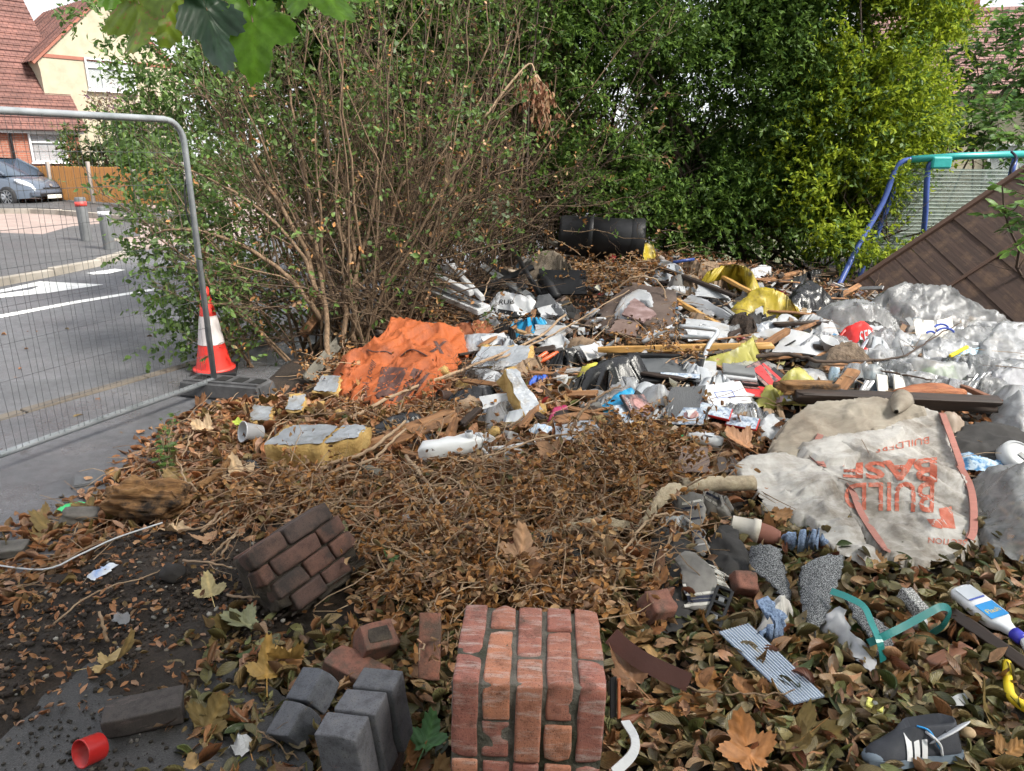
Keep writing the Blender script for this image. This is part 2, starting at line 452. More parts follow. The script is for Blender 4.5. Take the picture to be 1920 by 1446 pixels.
def mixc(t, a, b_, fac, mode='MIX'):
    m = t.nodes.new('ShaderNodeMix'); m.data_type = 'RGBA'; m.blend_type = mode
    for s, v in (('A', a), ('B', b_), ('Factor', fac)):
        if hasattr(v, 'is_output'): t.links.new(v, m.inputs[s])
        else: m.inputs[s].default_value = v if s == 'Factor' else (*v, 1)
    return m.outputs['Result']
MAT = {}
def M(name, cols, scale=6, rough=.7, bst=.3, bscale=60, bdist=.004, metal=0, spec=.5, alpha=1, dirt=None, dscale=3, dpos=(.5, .68), stretch=None, coat=0, sss=0, rvar=.15, trans=0):
    if name in MAT: return MAT[name]
    m, t, b, o = nodes(name)
    if not isinstance(cols[0], (tuple, list)): cols = [tuple(c*.82 for c in cols), cols, tuple(min(1, c*1.15) for c in cols)]
    vec = scaled(t, stretch) if stretch else None
    n = noise_n(t, scale, vec=vec); c = ramp(t, n.outputs['Fac'], cols).outputs[0]
    if dirt:
        d = noise_n(t, dscale, 7, .68); dm = ramp(t, d.outputs['Fac'], [(0, 0, 0), (1, 1, 1)], dpos); c = mixc(t, c, dirt, dm.outputs[0])
    t.links.new(c, b.inputs['Base Color'])
    if bst:
        bn = noise_n(t, bscale, 6, .65, vec=vec); bump(t, b, bn.outputs['Fac'], bst, bdist)
    r = noise_n(t, scale*1.7, 4); mr = t.nodes.new('ShaderNodeMapRange'); mr.inputs['To Min'].default_value = max(.04, rough-rvar); mr.inputs['To Max'].default_value = min(1, rough+rvar)
    t.links.new(r.outputs['Fac'], mr.inputs['Value']); t.links.new(mr.outputs[0], b.inputs['Roughness'])
    b.inputs['Metallic'].default_value = metal; b.inputs['Specular IOR Level'].default_value = spec
    b.inputs['Alpha'].default_value = alpha; b.inputs['Coat Weight'].default_value = coat; b.inputs['Transmission Weight'].default_value = trans
    if trans: b.inputs['IOR'].default_value = 1.35
    MAT[name] = m; return m
def leafmat(name, cols, rough=.55, transl=.35, spec=.4, vein=True, spots=None, hue=.5):
    """colour by leaf; light passes through thin blades"""
    m, t, b, o = nodes(name); gm = t.nodes.new('ShaderNodeNewGeometry')
    c = ramp(t, gm.outputs['Random Per Island'], cols, [i/len(cols) for i in range(len(cols))]).outputs[0]
    n = noise_n(t, 38, 4); k = ramp(t, n.outputs['Fac'], [(.62, .6, .55), (1.12, 1.1, 1.05)]); c = mixc(t, c, k.outputs[0], 1.0, 'MULTIPLY')
    if spots:
        s = noise_n(t, 60, 3); sm = ramp(t, s.outputs['Fac'], [(0, 0, 0), (1, 1, 1)], (.58, .66)); c = mixc(t, c, spots, sm.outputs[0])
    if vein:
        uv = t.nodes.new('ShaderNodeUVMap'); sp = t.nodes.new('ShaderNodeSeparateXYZ'); t.links.new(uv.outputs[0], sp.inputs[0])
        a = t.nodes.new('ShaderNodeMath'); a.operation = 'SUBTRACT'; t.links.new(sp.outputs[0], a.inputs[0]); a.inputs[1].default_value = .5
        ab = t.nodes.new('ShaderNodeMath'); ab.operation = 'ABSOLUTE'; t.links.new(a.outputs[0], ab.inputs[0])
        # side veins: slanted waves
        ad = t.nodes.new('ShaderNodeMath'); ad.operation = 'SUBTRACT'; t.links.new(sp.outputs[1], ad.inputs[0]); t.links.new(ab.outputs[0], ad.inputs[1])
        sn = t.nodes.new('ShaderNodeMath'); sn.operation = 'MULTIPLY'; t.links.new(ad.outputs[0], sn.inputs[0]); sn.inputs[1].default_value = 48
        si = t.nodes.new('ShaderNodeMath'); si.operation = 'SINE'; t.links.new(sn.outputs[0], si.inputs[0])
        mid = ramp(t, ab.outputs[0], [(1.35, 1.3, 1.2), (1, 1, 1)], (.01, .05)); c = mixc(t, c, mid.outputs[0], 1.0, 'MULTIPLY')
        bump(t, b, si.outputs[0], .25, .004)
    t.links.new(c, b.inputs['Base Color']); b.inputs['Roughness'].default_value = rough; b.inputs['Specular IOR Level'].default_value = spec
    if transl:
        tr = t.nodes.new('ShaderNodeBsdfTranslucent'); t.links.new(c, tr.inputs[0]); ms = t.nodes.new('ShaderNodeMixShader'); ms.inputs[0].default_value = transl
        t.links.new(b.outputs[0], ms.inputs[1]); t.links.new(tr.outputs[0], ms.inputs[2]); t.links.new(ms.outputs[0], o.inputs[0])
    MAT[name] = m; return m
def film(name, col, alpha=.5, rough=.22, dirt=None, dpos=(.52, .7)):
    """thin plastic: partly see-through, milky where creased, glossy"""
    m, t, b, o = nodes(name); t.nodes.remove(b)
    n = noise_n(t, 9, 6, .7, dist=1); a = ramp(t, n.outputs['Fac'], [(alpha*.55,)*3, (min(1, alpha*1.5),)*3]).outputs[0]; c = col
    if dirt:
        d = noise_n(t, 4, 7, .7); dm = ramp(t, d.outputs['Fac'], [(0, 0, 0), (.8,)*3], dpos); c = mixc(t, col, dirt, dm.outputs[0]); a = mixc(t, a, (.8, .8, .8), dm.outputs[0])
    bn = noise_n(t, 16, 6, .72, dist=2.5); bp = t.nodes.new('ShaderNodeBump'); bp.inputs['Strength'].default_value = .35; bp.inputs['Distance'].default_value = .012; t.links.new(bn.outputs['Fac'], bp.inputs['Height'])
    df = t.nodes.new('ShaderNodeBsdfDiffuse'); tl = t.nodes.new('ShaderNodeBsdfTranslucent'); gl = t.nodes.new('ShaderNodeBsdfGlossy'); tp = t.nodes.new('ShaderNodeBsdfTransparent')
    for x in (df, tl):
        if hasattr(c, 'is_output'): t.links.new(c, x.inputs[0])
        else: x.inputs[0].default_value = (*c, 1)
    gl.inputs['Roughness'].default_value = rough+.1; gl.inputs[0].default_value = (.9, .92, .95, 1); tp.inputs[0].default_value = (.9, .91, .92, 1)
    for x in (df, gl): t.links.new(bp.outputs[0], x.inputs['Normal'])
    def mixs(f, p, q):
        k = t.nodes.new('ShaderNodeMixShader')
        if hasattr(f, 'is_output'): t.links.new(f, k.inputs[0])
        else: k.inputs[0].default_value = f
        t.links.new(p.outputs[0], k.inputs[1]); t.links.new(q.outputs[0], k.inputs[2]); return k
    fr = t.nodes.new('ShaderNodeFresnel'); fr.inputs[0].default_value = 1.38; t.links.new(bp.outputs[0], fr.inputs[1])
    k = mixs(fr.outputs[0], mixs(a, tp, mixs(.45, df, tl)), gl); t.links.new(k.outputs[0], o.inputs[0])
    MAT[name] = m; return m
def island(name, cols, rough=.8, bst=.3, bscale=80, spec=.4):
    m, t, b, o = nodes(name); gm = t.nodes.new('ShaderNodeNewGeometry')
    c = ramp(t, gm.outputs['Random Per Island'], cols, [i/len(cols) for i in range(len(cols))]).outputs[0]
    n = noise_n(t, 30, 4); k = ramp(t, n.outputs['Fac'], [(.7, .7, .7), (1.1, 1.1, 1.1)]); c = mixc(t, c, k.outputs[0], 1.0, 'MULTIPLY')
    t.links.new(c, b.inputs['Base Color']); b.inputs['Roughness'].default_value = rough; b.inputs['Specular IOR Level'].default_value = spec
    if bst: bn = noise_n(t, bscale, 5); bump(t, b, bn.outputs['Fac'], bst, .004)
    MAT[name] = m; return m
def brickmat(name, cols, white=None, dark=(.03, .028, .026), rough=.85, wpos=(.56, .68), dpos=(.55, .72)):
    m, t, b, o = nodes(name); oi = t.nodes.new('ShaderNodeObjectInfo')
    r = ramp(t, oi.outputs['Random'], cols, [i/len(cols) for i in range(len(cols))]).outputs[0]
    tcx = t.nodes.new('ShaderNodeTexCoord'); va = t.nodes.new('ShaderNodeVectorMath'); va.operation = 'ADD'
    t.links.new(tcx.outputs['Object'], va.inputs[0]); cmb = t.nodes.new('ShaderNodeCombineXYZ'); mu = t.nodes.new('ShaderNodeMath'); mu.operation = 'MULTIPLY'; mu.inputs[1].default_value = 37
    t.links.new(oi.outputs['Random'], mu.inputs[0]); t.links.new(mu.outputs[0], cmb.inputs[0]); t.links.new(cmb.outputs[0], va.inputs[1]); vec = va.outputs[0]
    n = noise_n(t, 26, 7, .7, vec=vec); k = ramp(t, n.outputs['Fac'], [(.5, .48, .46), (1, 1, 1), (1.25, 1.2, 1.1)]); c = mixc(t, r, k.outputs[0], 1.0, 'MULTIPLY')
    d = noise_n(t, 9, 7, .7, vec=vec); dm = ramp(t, d.outputs['Fac'], [(0, 0, 0), (.85,)*3], dpos); c = mixc(t, c, dark, dm.outputs[0])
    if white:
        mp = t.nodes.new('ShaderNodeMapping'); mp.inputs['Scale'].default_value = (5, 26, 26); t.links.new(vec, mp.inputs[0])
        s = noise_n(t, 1.6, 7, .75, vec=mp.outputs[0]); sm = ramp(t, s.outputs['Fac'], [(0, 0, 0), (.75,)*3], wpos); c = mixc(t, c, white, sm.outputs[0])
    sp = noise_n(t, 300, 2, vec=vec); spm = ramp(t, sp.outputs['Fac'], [(.45, .43, .42), (1, 1, 1)], (.33, .42)); c = mixc(t, c, spm.outputs[0], 1.0, 'MULTIPLY')
    t.links.new(c, b.inputs['Base Color']); b.inputs['Roughness'].default_value = rough
    bn = noise_n(t, 130, 6, .7, vec=vec); bump(t, b, bn.outputs['Fac'], .55, .004)
    MAT[name] = m; return m

def ground_mat():
    m, t, b, o = nodes('soil')
    n = noise_n(t, 5, 8, .7); c = ramp(t, n.outputs['Fac'], [(.016, .012, .010), (.03, .022, .017), (.06, .042, .03)]).outputs[0]
    s = noise_n(t, 90, 5, .7); k = ramp(t, s.outputs['Fac'], [(.5,)*3, (1.5, 1.4, 1.3)]); c = mixc(t, c, k.outputs[0], 1, 'MULTIPLY')
    v = t.nodes.new('ShaderNodeTexVoronoi'); v.inputs['Scale'].default_value = 70; cc = t.nodes.new('ShaderNodeTexCoord'); t.links.new(cc.outputs['Object'], v.inputs['Vector'])
    t.links.new(c, b.inputs['Base Color']); b.inputs['Roughness'].default_value = .85
    bn = noise_n(t, 60, 8, .75); bump(t, b, bn.outputs['Fac'], .9, .02)
    return m
def tarmac(name, cols, wet=.35, scale=1.2):
    m, t, b, o = nodes(name)
    n = noise_n(t, scale, 7, .65); c = ramp(t, n.outputs['Fac'], cols).outputs[0]
    s = noise_n(t, 160, 3, .7); k = ramp(t, s.outputs['Fac'], [(.45,)*3, (1,)*3, (1.8,)*3], (.3, .5, .72)); c = mixc(t, c, k.outputs[0], 1, 'MULTIPLY')
    md = noise_n(t, 14, 6, .75); mk = ramp(t, md.outputs['Fac'], [(.62,)*3, (1.3,)*3]); c = mixc(t, c, mk.outputs[0], 1, 'MULTIPLY')
    t.links.new(c, b.inputs['Base Color'])
    rr = noise_n(t, .9, 5, .6); r = ramp(t, rr.outputs['Fac'], [(wet,)*3, (.75,)*3], (.42, .6)); t.links.new(r.outputs[0], b.inputs['Roughness'])
    bump(t, b, s.outputs['Fac'], .6, .006)
    MAT[name] = m; return m
def setts(name, cols, mortar, scale, off=.5, rough=.8, w_=.5, h_=.25, msize=.02, rot=(0, 0, 0), coord='Object', bst=.4, tint=(.75, 1.15)):
    """rows of bricks or tiles on a far surface"""
    m, t, b, o = nodes(name); vec = scaled(t, (scale,)*3, coord, rot)
    br = t.nodes.new('ShaderNodeTexBrick'); br.inputs['Scale'].default_value = 1; br.inputs['Brick Width'].default_value = w_; br.inputs['Row Height'].default_value = h_
    br.inputs['Mortar Size'].default_value = msize; br.inputs['Mortar Smooth'].default_value = .2; br.offset = off
    br.inputs['Color1'].default_value = (*cols[0], 1); br.inputs['Color2'].default_value = (*cols[1], 1); br.inputs['Mortar'].default_value = (*mortar, 1)
    t.links.new(vec, br.inputs['Vector'])
    n = noise_n(t, 1.3, 7, .7); k = ramp(t, n.outputs['Fac'], [(tint[0],)*3, (tint[1],)*3]); c = mixc(t, br.outputs['Color'], k.outputs[0], 1, 'MULTIPLY')
    t.links.new(c, b.inputs['Base Color']); b.inputs['Roughness'].default_value = rough; bump(t, b, br.outputs['Fac'], -bst, .02)
    MAT[name] = m; return m
def twin(name):
    """ribbed clear sheet"""
    m, t, b, o = nodes(name); n = noise_n(t, 5, 6, .7); c = ramp(t, n.outputs['Fac'], [(.14, .18, .165), (.34, .4, .37)]).outputs[0]
    a = ramp(t, n.outputs['Fac'], [(.4,)*3, (.75,)*3]).outputs[0]
    t.links.new(c, b.inputs['Base Color']); t.links.new(a, b.inputs['Alpha']); b.inputs['Roughness'].default_value = .15
    MAT[name] = m; return m
def woodmat(name, cols, axis=0, rough=.7, dirt=None):
    st = [14, 14, 14]; st[axis] = .9
    return M(name, cols, scale=2.2, rough=rough, bst=.5, bscale=5, bdist=.004, stretch=st, dirt=dirt, dscale=5)

def speckle(name, a, c2, sc=260, rough=.95):
    m, t, b, o = nodes(name); s = noise_n(t, sc, 2, .8); c = ramp(t, s.outputs['Fac'], [a, a, c2], (0, .47, .6)).outputs[0]
    t.links.new(c, b.inputs['Base Color']); b.inputs['Roughness'].default_value = rough; bump(t, b, s.outputs['Fac'], .9, .006); MAT[name] = m; return m
def woven(name, base, dirt, dpos=(.5, .74), sc=700):
    m, t, b, o = nodes(name)
    w1 = t.nodes.new('ShaderNodeTexWave'); w1.inputs['Scale'].default_value = sc/6; w1.bands_direction = 'X'; w2 = t.nodes.new('ShaderNodeTexWave'); w2.inputs['Scale'].default_value = sc/6; w2.bands_direction = 'Y'
    c_ = t.nodes.new('ShaderNodeTexCoord'); t.links.new(c_.outputs['Object'], w1.inputs[0]); t.links.new(c_.outputs['Object'], w2.inputs[0])
    ad = t.nodes.new('ShaderNodeMath'); ad.operation = 'ADD'; t.links.new(w1.outputs['Fac'], ad.inputs[0]); t.links.new(w2.outputs['Fac'], ad.inputs[1])
    n = noise_n(t, 3.5, 8, .72, dist=.6); dm = ramp(t, n.outputs['Fac'], [(0, 0, 0), (.85,)*3], dpos); c = mixc(t, base, dirt, dm.outputs[0])
    st = noise_n(t, 1.5, 5, .7, vec=scaled(t, (3, 40, 8))); sm = ramp(t, st.outputs['Fac'], [(.78, .76, .73), (1, 1, 1)]); c = mixc(t, c, sm.outputs[0], 1, 'MULTIPLY')
    t.links.new(c, b.inputs['Base Color']); b.inputs['Roughness'].default_value = .72; bump(t, b, ad.outputs[0], .2, .001); MAT[name] = m; return m

soil = ground_mat()
tar_wet = tarmac('wet_tarmac', [(.06, .061, .067), (.095, .096, .104), (.13, .13, .138)], .2)
tar_road = tarmac('road_tarmac', [(.07, .072, .078), (.10, .102, .11), (.13, .13, .135)], .45, .5)
tar_isl = tarmac('far_tarmac', [(.06, .06, .063), (.09, .09, .092)], .5, .6)
concrete = tarmac('old_concrete', [(.022, .021, .021), (.04, .038, .038), (.06, .057, .056)], .42, 3)
stone = M('kerb_stone', [(.2, .18, .15), (.3, .27, .23), (.36, .33, .29)], 4, .8, .4, 50)
pave = setts('pink_block_paving', [(.34, .26, .23), (.29, .22, .2)], (.22, .19, .17), 2.6, w_=.5, h_=.25, msize=.018)
paint_w = M('road_paint', [(.5, .5, .48), (.72, .72, .7), (.78, .78, .76)], 9, .6, .2, 90)
brick_red = setts('red_brickwork', [(.36, .12, .07), (.27, .09, .055)], (.3, .25, .21), 4.3, w_=.98, h_=.33, msize=.03, rot=(R(90), 0, 0))
tiles_red = setts('red_roof_tiles', [(.21, .095, .075), (.16, .075, .062)], (.09, .035, .03), 3.0, w_=.6, h_=.36, msize=.045, tint=(.5, 1.15), bst=.8)
tiles_pink = setts('brown_roof_tiles', [(.3, .17, .15), (.24, .13, .12)], (.09, .05, .045), 3.0, w_=.6, h_=.36, msize=.05, tint=(.7, 1.15), bst=.8)
render_cream = M('cream_render', [(.34, .3, .22), (.4, .355, .265), (.43, .385, .29)], 3, .9, .4, 40)
upvc = M('white_upvc', [(.62, .63, .65), (.75, .76, .78)], 5, .35, .05)
upvc_d = M('dirty_upvc', [(.42, .42, .42), (.62, .63, .65), (.7, .7, .72)], 6, .4, .1, dirt=(.2, .17, .13), dpos=(.55, .75))
glass_d = M('window_glass', [(.1, .12, .14), (.16, .18, .2)], 2, .06, 0, spec=.8)
curtain = M('net_curtain', [(.4, .45, .5), (.62, .66, .7)], 4, .9, .3, 20, stretch=(14, 14, .5))
brown_p = M('brown_paint', [(.25, .09, .06), (.32, .12, .08)], 4, .6)
fence_wood = woodmat('orange_fence_wood', [(.48, .2, .05), (.62, .28, .075), (.68, .33, .1)], 2)
grey_post = M('concrete_post', [(.25, .22, .2), (.36, .33, .3)], 6, .9)
galv = M('galvanised_tube', [(.18, .2, .21), (.27, .29, .31), (.34, .36, .38)], 8, .42, .12, 50, metal=.35)
galv_l = M('light_grey_tube', [(.4, .42, .45), (.55, .57, .6)], 6, .4, .05, metal=.3)
wire_m = M('grey_wire', [(.07, .075, .08), (.13, .135, .145)], 8, .45, 0, metal=.5)
rubber = M('black_rubber_block', [(.03, .03, .032), (.06, .06, .064), (.1, .1, .105)], 9, .8, .5, 70)
cone_r = M('cone_red', [(.68, .03, .022), (.78, .05, .035)], 6, .45, .1, dirt=(.35, .04, .03), dpos=(.6, .75))
cone_w = M('cone_white_sleeve', [(.55, .5, .5), (.75, .68, .68)], 8, .5, .1)
bollard_m = M('bollard_grey', [(.08, .085, .09), (.13, .135, .14)], 5, .6)
red_band = M('red_band', (.6, .06, .05), 5, .5); white_band = M('white_band', (.7, .72, .74), 5, .5)
car_p = M('car_paint', [(.07, .09, .125), (.09, .112, .15)], 2, .18, 0, spec=.6, coat=.8); car_g = M('car_glass', (.05, .07, .1), 2, .05, 0, spec=.9)
tyre_m = M('tyre', (.02, .02, .022), 9, .85); rim_m = M('alloy', (.42, .43, .45), 5, .35, 0, metal=.7); lamp_m = M('headlamp', (.62, .65, .7), 5, .12, 0, spec=.8); plate_m = M('number_plate', (.78, .78, .72), 5, .4, 0)
black_pl = M('black_plastic', [(.007, .007, .008), (.014, .014, .016), (.022, .022, .024)], 5, .5, .15, 40, spec=.35)
grey_pl = M('grey_plastic', [(.12, .125, .13), (.2, .205, .21)], 6, .45, .1)
bark = M('brown_bark', [(.07, .043, .026), (.17, .11, .066), (.29, .195, .12)], 12, .85, .6, 50, stretch=(6, 6, 1.5))
bark_d = M('dark_bark', [(.03, .02, .015), (.06, .04, .03), (.09, .06, .045)], 10, .85, .5, 50)
bark_p = M('pale_twig', [(.2, .13, .08), (.32, .22, .14), (.42, .31, .2)], 9, .85, .3, 60)
twig_m = island('twigs', [(.065, .042, .027), (.15, .1, .062), (.23, .16, .1), (.1, .064, .04), (.045, .028, .019)], .85, 0)
stick_m = island('dead_sticks', [(.16, .10, .06), (.28, .19, .12), (.36, .26, .17), (.2, .12, .07)], .85, .2, 60)
rot_wood = M('rotten_wood', [(.06, .03, .014), (.22, .11, .04), (.34, .19, .08)], 3, .9, .9, 9, .012, stretch=(2, 14, 14), dirt=(.02, .013, .009), dscale=5, dpos=(.48, .62))
ply = woodmat('weathered_plank', [(.09, .04, .02), (.25, .12, .05), (.36, .19, .09)], 0, .7, (.04, .02, .012))
ply_grey = woodmat('grey_plank', [(.06, .055, .045), (.12, .11, .09), (.17, .155, .13)], 0, .8)
beam_y = woodmat('yellow_timber', [(.38, .2, .055), (.5, .28, .09), (.56, .34, .12)], 0, .55)
beam_d = woodmat('dark_timber', [(.012, .008, .006), (.03, .018, .013), (.05, .03, .022)], 0, .6)
beam_r = woodmat('red_brown_timber', [(.07, .025, .014), (.16, .065, .035), (.22, .1, .055)], 0, .6)
panel_w = woodmat('brown_fence_board', [(.03, .017, .013), (.048, .027, .021), (.072, .042, .032)], 1, .8, (.11, .065, .04))
panel_f = woodmat('brown_fence_batten', [(.05, .026, .018), (.1, .052, .036)], 0, .8)
blue_t = M('blue_tube_paint', [(.03, .06, .22), (.05, .09, .32)], 5, .35, .1, dirt=(.1, .07, .05), dpos=(.62, .75)); teal_t = M('teal_tube_paint', [(.02, .24, .24), (.03, .34, .33)], 5, .35, .1, dirt=(.12, .1, .07), dpos=(.66, .76))
poly_c = twin('ribbed_sheet'); rib_m = M('sheet_rib', [(.26, .31, .29), (.4, .45, .42)], 5, .25, 0, alpha=.7)
orange_w = woven('orange_woven_sack', (.38, .088, .018), (.15, .04, .015), (.46, .7)); ink_br = M('brown_ink', [(.05, .022, .02), (.1, .045, .035)], 9, .7, 0)
white_w = woven('white_woven_bag', (.46, .445, .43), (.14, .11, .08), (.4, .64)); grey_w = woven('soiled_woven_bag', (.32, .285, .235), (.2, .155, .115), (.42, .7))
strap_m = woven('pink_strap', (.42, .17, .14), (.2, .11, .09), (.45, .75)); ink_red = M('red_ink', [(.36, .08, .045), (.42, .11, .065), (.44, .24, .19)], 24, .7, 0)
film_c = film('clear_film', (.62, .63, .65), .34, .12, (.4, .35, .3)); film_w = film('white_film', (.62, .63, .66), .58, .2, (.42, .38, .34)); film_b = film('blue_film', (.3, .52, .62), .7, .25)
film_m = film('milky_film', (.62, .63, .65), .42, .12, (.42, .37, .31), (.56, .75))
white_pl = M('white_plastic', [(.4, .41, .43), (.53, .54, .56)], 7, .35, .1, dirt=(.35, .31, .26), dpos=(.62, .8)); paper = M('white_paper', [(.3, .31, .33), (.44, .45, .47)], 8, .8, .2, dirt=(.36, .31, .26), dpos=(.56, .75))
white_bd = M('white_board', [(.32, .33, .35), (.42, .43, .45), (.48, .49, .51)], 5, .5, .1, dirt=(.3, .26, .21), dpos=(.55, .72))
black_bag = M('black_bin_liner', [(.008, .008, .009), (.02, .02, .022)], 7, .28, .5, 25, .01, spec=.6)
yel_tarp = M('yellow_tarp', [(.28, .21, .015), (.44, .33, .025), (.5, .39, .04)], 4, .45, .3, 30, dirt=(.06, .045, .02), dpos=(.48, .62)); yel_bag = M('yellow_bag', [(.52, .47, .06), (.66, .6, .1)], 5, .45, .3, 30, dirt=(.2, .16, .06), dpos=(.58, .74))
olive_tarp = M('olive_sheet', [(.26, .24, .05), (.4, .37, .08)], 5, .5, .2, dirt=(.4, .38, .32), dpos=(.55, .7))
blue_bag = M('blue_bag', [(.02, .25, .5), (.03, .36, .62)], 5, .45, .3, 30, dirt=(.02, .03, .05), dpos=(.6, .7)); blue_g = M('blue_glove', [(.02, .08, .45), (.04, .14, .6)], 6, .5)
foam = M('yellow_foam', [(.32, .19, .06), (.45, .29, .1), (.52, .36, .14)], 14, .95, .9, 60, .01, dirt=(.2, .14, .07), dscale=7, dpos=(.6, .75)); foam_e = M('soiled_foam', [(.12, .09, .04), (.26, .19, .08), (.4, .3, .13)], 18, .95, .9, 50, .01)
foil = M('foil_facing', [(.35, .37, .4), (.52, .54, .57)], 9, .34, .9, 22, .012, metal=.5, dirt=(.25, .2, .14), dscale=5, dpos=(.55, .7))
red_bag = M('red_bag', [(.6, .02, .02), (.72, .04, .035)], 5, .35, .2); box_w = M('carton', [(.52, .5, .46), (.66, .64, .6)], 5, .7); blue_ink = M('blue_ink', (.05, .09, .38), 9, .6, 0)
carpet = speckle('grey_speckled_carpet', (.04, .043, .05), (.36, .37, .39)); under_b = speckle('blue_underlay', (.24, .32, .48), (.12, .17, .28), 120); carpet_b = M('beige_carpet', [(.3, .24, .16), (.4, .33, .23), (.46, .39, .29)], 60, .95, .8, 160, .004, dirt=(.17, .13, .09), dscale=6)
carpet_back = M('carpet_back', [(.4, .38, .36), (.55, .53, .5)], 9, .9); cloth_g = M('grey_cloth', [(.1, .095, .09), (.17, .16, .15), (.22, .21, .195)], 12, .95, .4, 220, .002); cloth_d = M('dark_cloth', [(.02, .019, .019), (.04, .037, .036)], 9, .95, .4, 200, .002)
navy = M('navy_thread', [(.015, .018, .035), (.03, .034, .06)], 30, .9); cream_th = M('cream_thread', [(.4, .38, .34), (.55, .53, .5)], 30, .9)
teal_s = M('teal_strapping', [(.012, .15, .15), (.02, .21, .2)], 5, .35, .1); terra = M('terracotta', [(.17, .07, .05), (.23, .095, .07)], 8, .85, .3); creamp = M('cream_pot', [(.48, .44, .38), (.6, .56, .5)], 8, .7, .2, dirt=(.25, .2, .15))
shoe_n = M('shoe_dark_fabric', [(.02, .022, .03), (.045, .048, .06)], 14, .75, .4, 200, .002); shoe_g = M('shoe_blue_grey', [(.1, .13, .17), (.16, .2, .25)], 12, .6); shoe_w = M('shoe_white', [(.5, .5, .52), (.66, .66, .68)], 9, .5); shoe_i = M('shoe_insole', [(.42, .43, .45), (.56, .57, .6)], 9, .6); tan_m = M('tan_foam', [(.36, .25, .15), (.45, .33, .2)], 12, .9)
bluelab = M('blue_label', (.02, .25, .6), 5, .4, 0); yel_ink = M('yellow_ink', (.75, .55, .03), 5, .4, 0); cap_b = M('dark_blue_cap', [(.03, .03, .35), (.05, .05, .45)], 5, .3, 0); greylab = M('grey_label', [(.4, .43, .48), (.52, .55, .6)], 6, .5, 0)
yel_pl = M('yellow_plastic', [(.66, .48, .02), (.74, .56, .03)], 6, .4, .1); lemon = M('lemon_plastic', [(.6, .58, .12), (.68, .66, .18)], 6, .4); red_pl = M('red_plastic', [(.42, .015, .015), (.55, .025, .022)], 7, .32, .05); green_pl = M('green_film', [(.03, .42, .12), (.06, .55, .2)], 6, .35); lime_pl = M('lime_cloth', [(.3, .5, .14), (.4, .58, .22)], 6, .7); orange_pl = M('orange_handle', [(.6, .1, .03), (.7, .14, .05)], 6, .4); pink_pl = M('crimson_packet', [(.3, .02, .08), (.42, .04, .12)], 7, .4, .2)
cover = M('printed_cover', [(.02, .02, .024), (.05, .04, .045), (.3, .17, .15), (.04, .05, .07)], 22, .25, 0); cover_b = M('blue_cover', [(.03, .04, .07), (.2, .25, .33), (.5, .55, .62), (.04, .05, .08)], 26, .25, 0); cover_r = M('red_cover', [(.45, .02, .02), (.55, .04, .04)], 9, .3, 0); art_p = M('pale_print', [(.3, .12, .12), (.5, .3, .27)], 40, .3, 0)
stone_g = M('grey_stone', [(.05, .048, .043), (.11, .1, .09), (.16, .148, .132)], 14, .9, .7, 60); clinker = M('clinker', [(.014, .012, .012), (.035, .03, .028)], 12, .9, .8, 50)
brick_o = brickmat('orange_brick', [(.42, .18, .11), (.4, .165, .1), (.32, .13, .09), (.29, .11, .085)], (.46, .39, .36), (.05, .042, .03), wpos=(.5, .68), dpos=(.56, .74))
brick_s = brickmat('soiled_brick', [(.12, .058, .043), (.085, .048, .04), (.07, .052, .046), (.13, .062, .045)], None, (.022, .019, .017), dpos=(.46, .64))
brick_b = brickmat('blue_brick', [(.10, .105, .125), (.075, .078, .09), (.13, .13, .15)], (.2, .1, .075), (.03, .03, .034), wpos=(.66, .75))
brick_l = brickmat('loose_brick', [(.28, .11, .07), (.2, .085, .06)], None, (.075, .058, .045), dpos=(.44, .62))
mortar = M('mortar', [(.07, .062, .052), (.14, .126, .108), (.2, .18, .155)], 18, .95, 1, 70, .012, dirt=(.035, .036, .02), dpos=(.46, .6)); mortar_d = M('dark_mortar', [(.02, .016, .013), (.05, .039, .03), (.09, .07, .052)], 14, .95, .9, 60, .012)
LAUREL = leafmat('fallen_laurel_leaf', [(.08, .085, .025), (.18, .15, .055), (.3, .21, .105), (.095, .1, .03), (.34, .17, .085), (.44, .31, .18), (.05, .065, .022), (.24, .09, .045), (.21, .185, .075), (.42, .22, .13), (.06, .042, .024), (.37, .29, .17), (.11, .135, .035), (.2, .2, .09)], .42, .12, .5, spots=(.05, .035, .02))
BROWN = leafmat('fallen_brown_leaf', [(.36, .15, .06), (.48, .25, .13), (.24, .09, .038), (.4, .19, .1), (.54, .33, .2), (.13, .06, .032), (.25, .18, .075), (.46, .2, .095), (.16, .11, .05), (.46, .28, .2)], .6, .18, .35)
CRUMB = leafmat('dry_small_leaf', [(.34, .16, .06), (.46, .25, .1), (.2, .085, .034), (.58, .38, .21), (.1, .05, .028), (.36, .18, .08), (.5, .28, .13), (.24, .18, .09), (.52, .31, .2), (.07, .042, .028), (.4, .19, .06)], .65, .2, .3, vein=False)
MAPLE = leafmat('fallen_maple_leaf', [(.3, .14, .05), (.36, .2, .08), (.24, .1, .045), (.4, .26, .12), (.18, .13, .05)], .6, .15, .3)
PRIVET = leafmat('privet_leaf', [(.07, .14, .03), (.1, .185, .034), (.135, .23, .04), (.08, .15, .04), (.17, .27, .05), (.06, .12, .035)], .6, .4, .15, vein=False)
GOLDEN = leafmat('golden_privet_leaf', [(.27, .36, .028), (.38, .46, .033), (.17, .26, .028), (.44, .51, .045), (.13, .22, .028), (.31, .4, .04)], .6, .45, .15, vein=False)
FRESH = leafmat('fresh_leaf', [(.1, .19, .04), (.14, .24, .05), (.08, .16, .04), (.17, .27, .06), (.12, .2, .07)], .4, .4, .45)
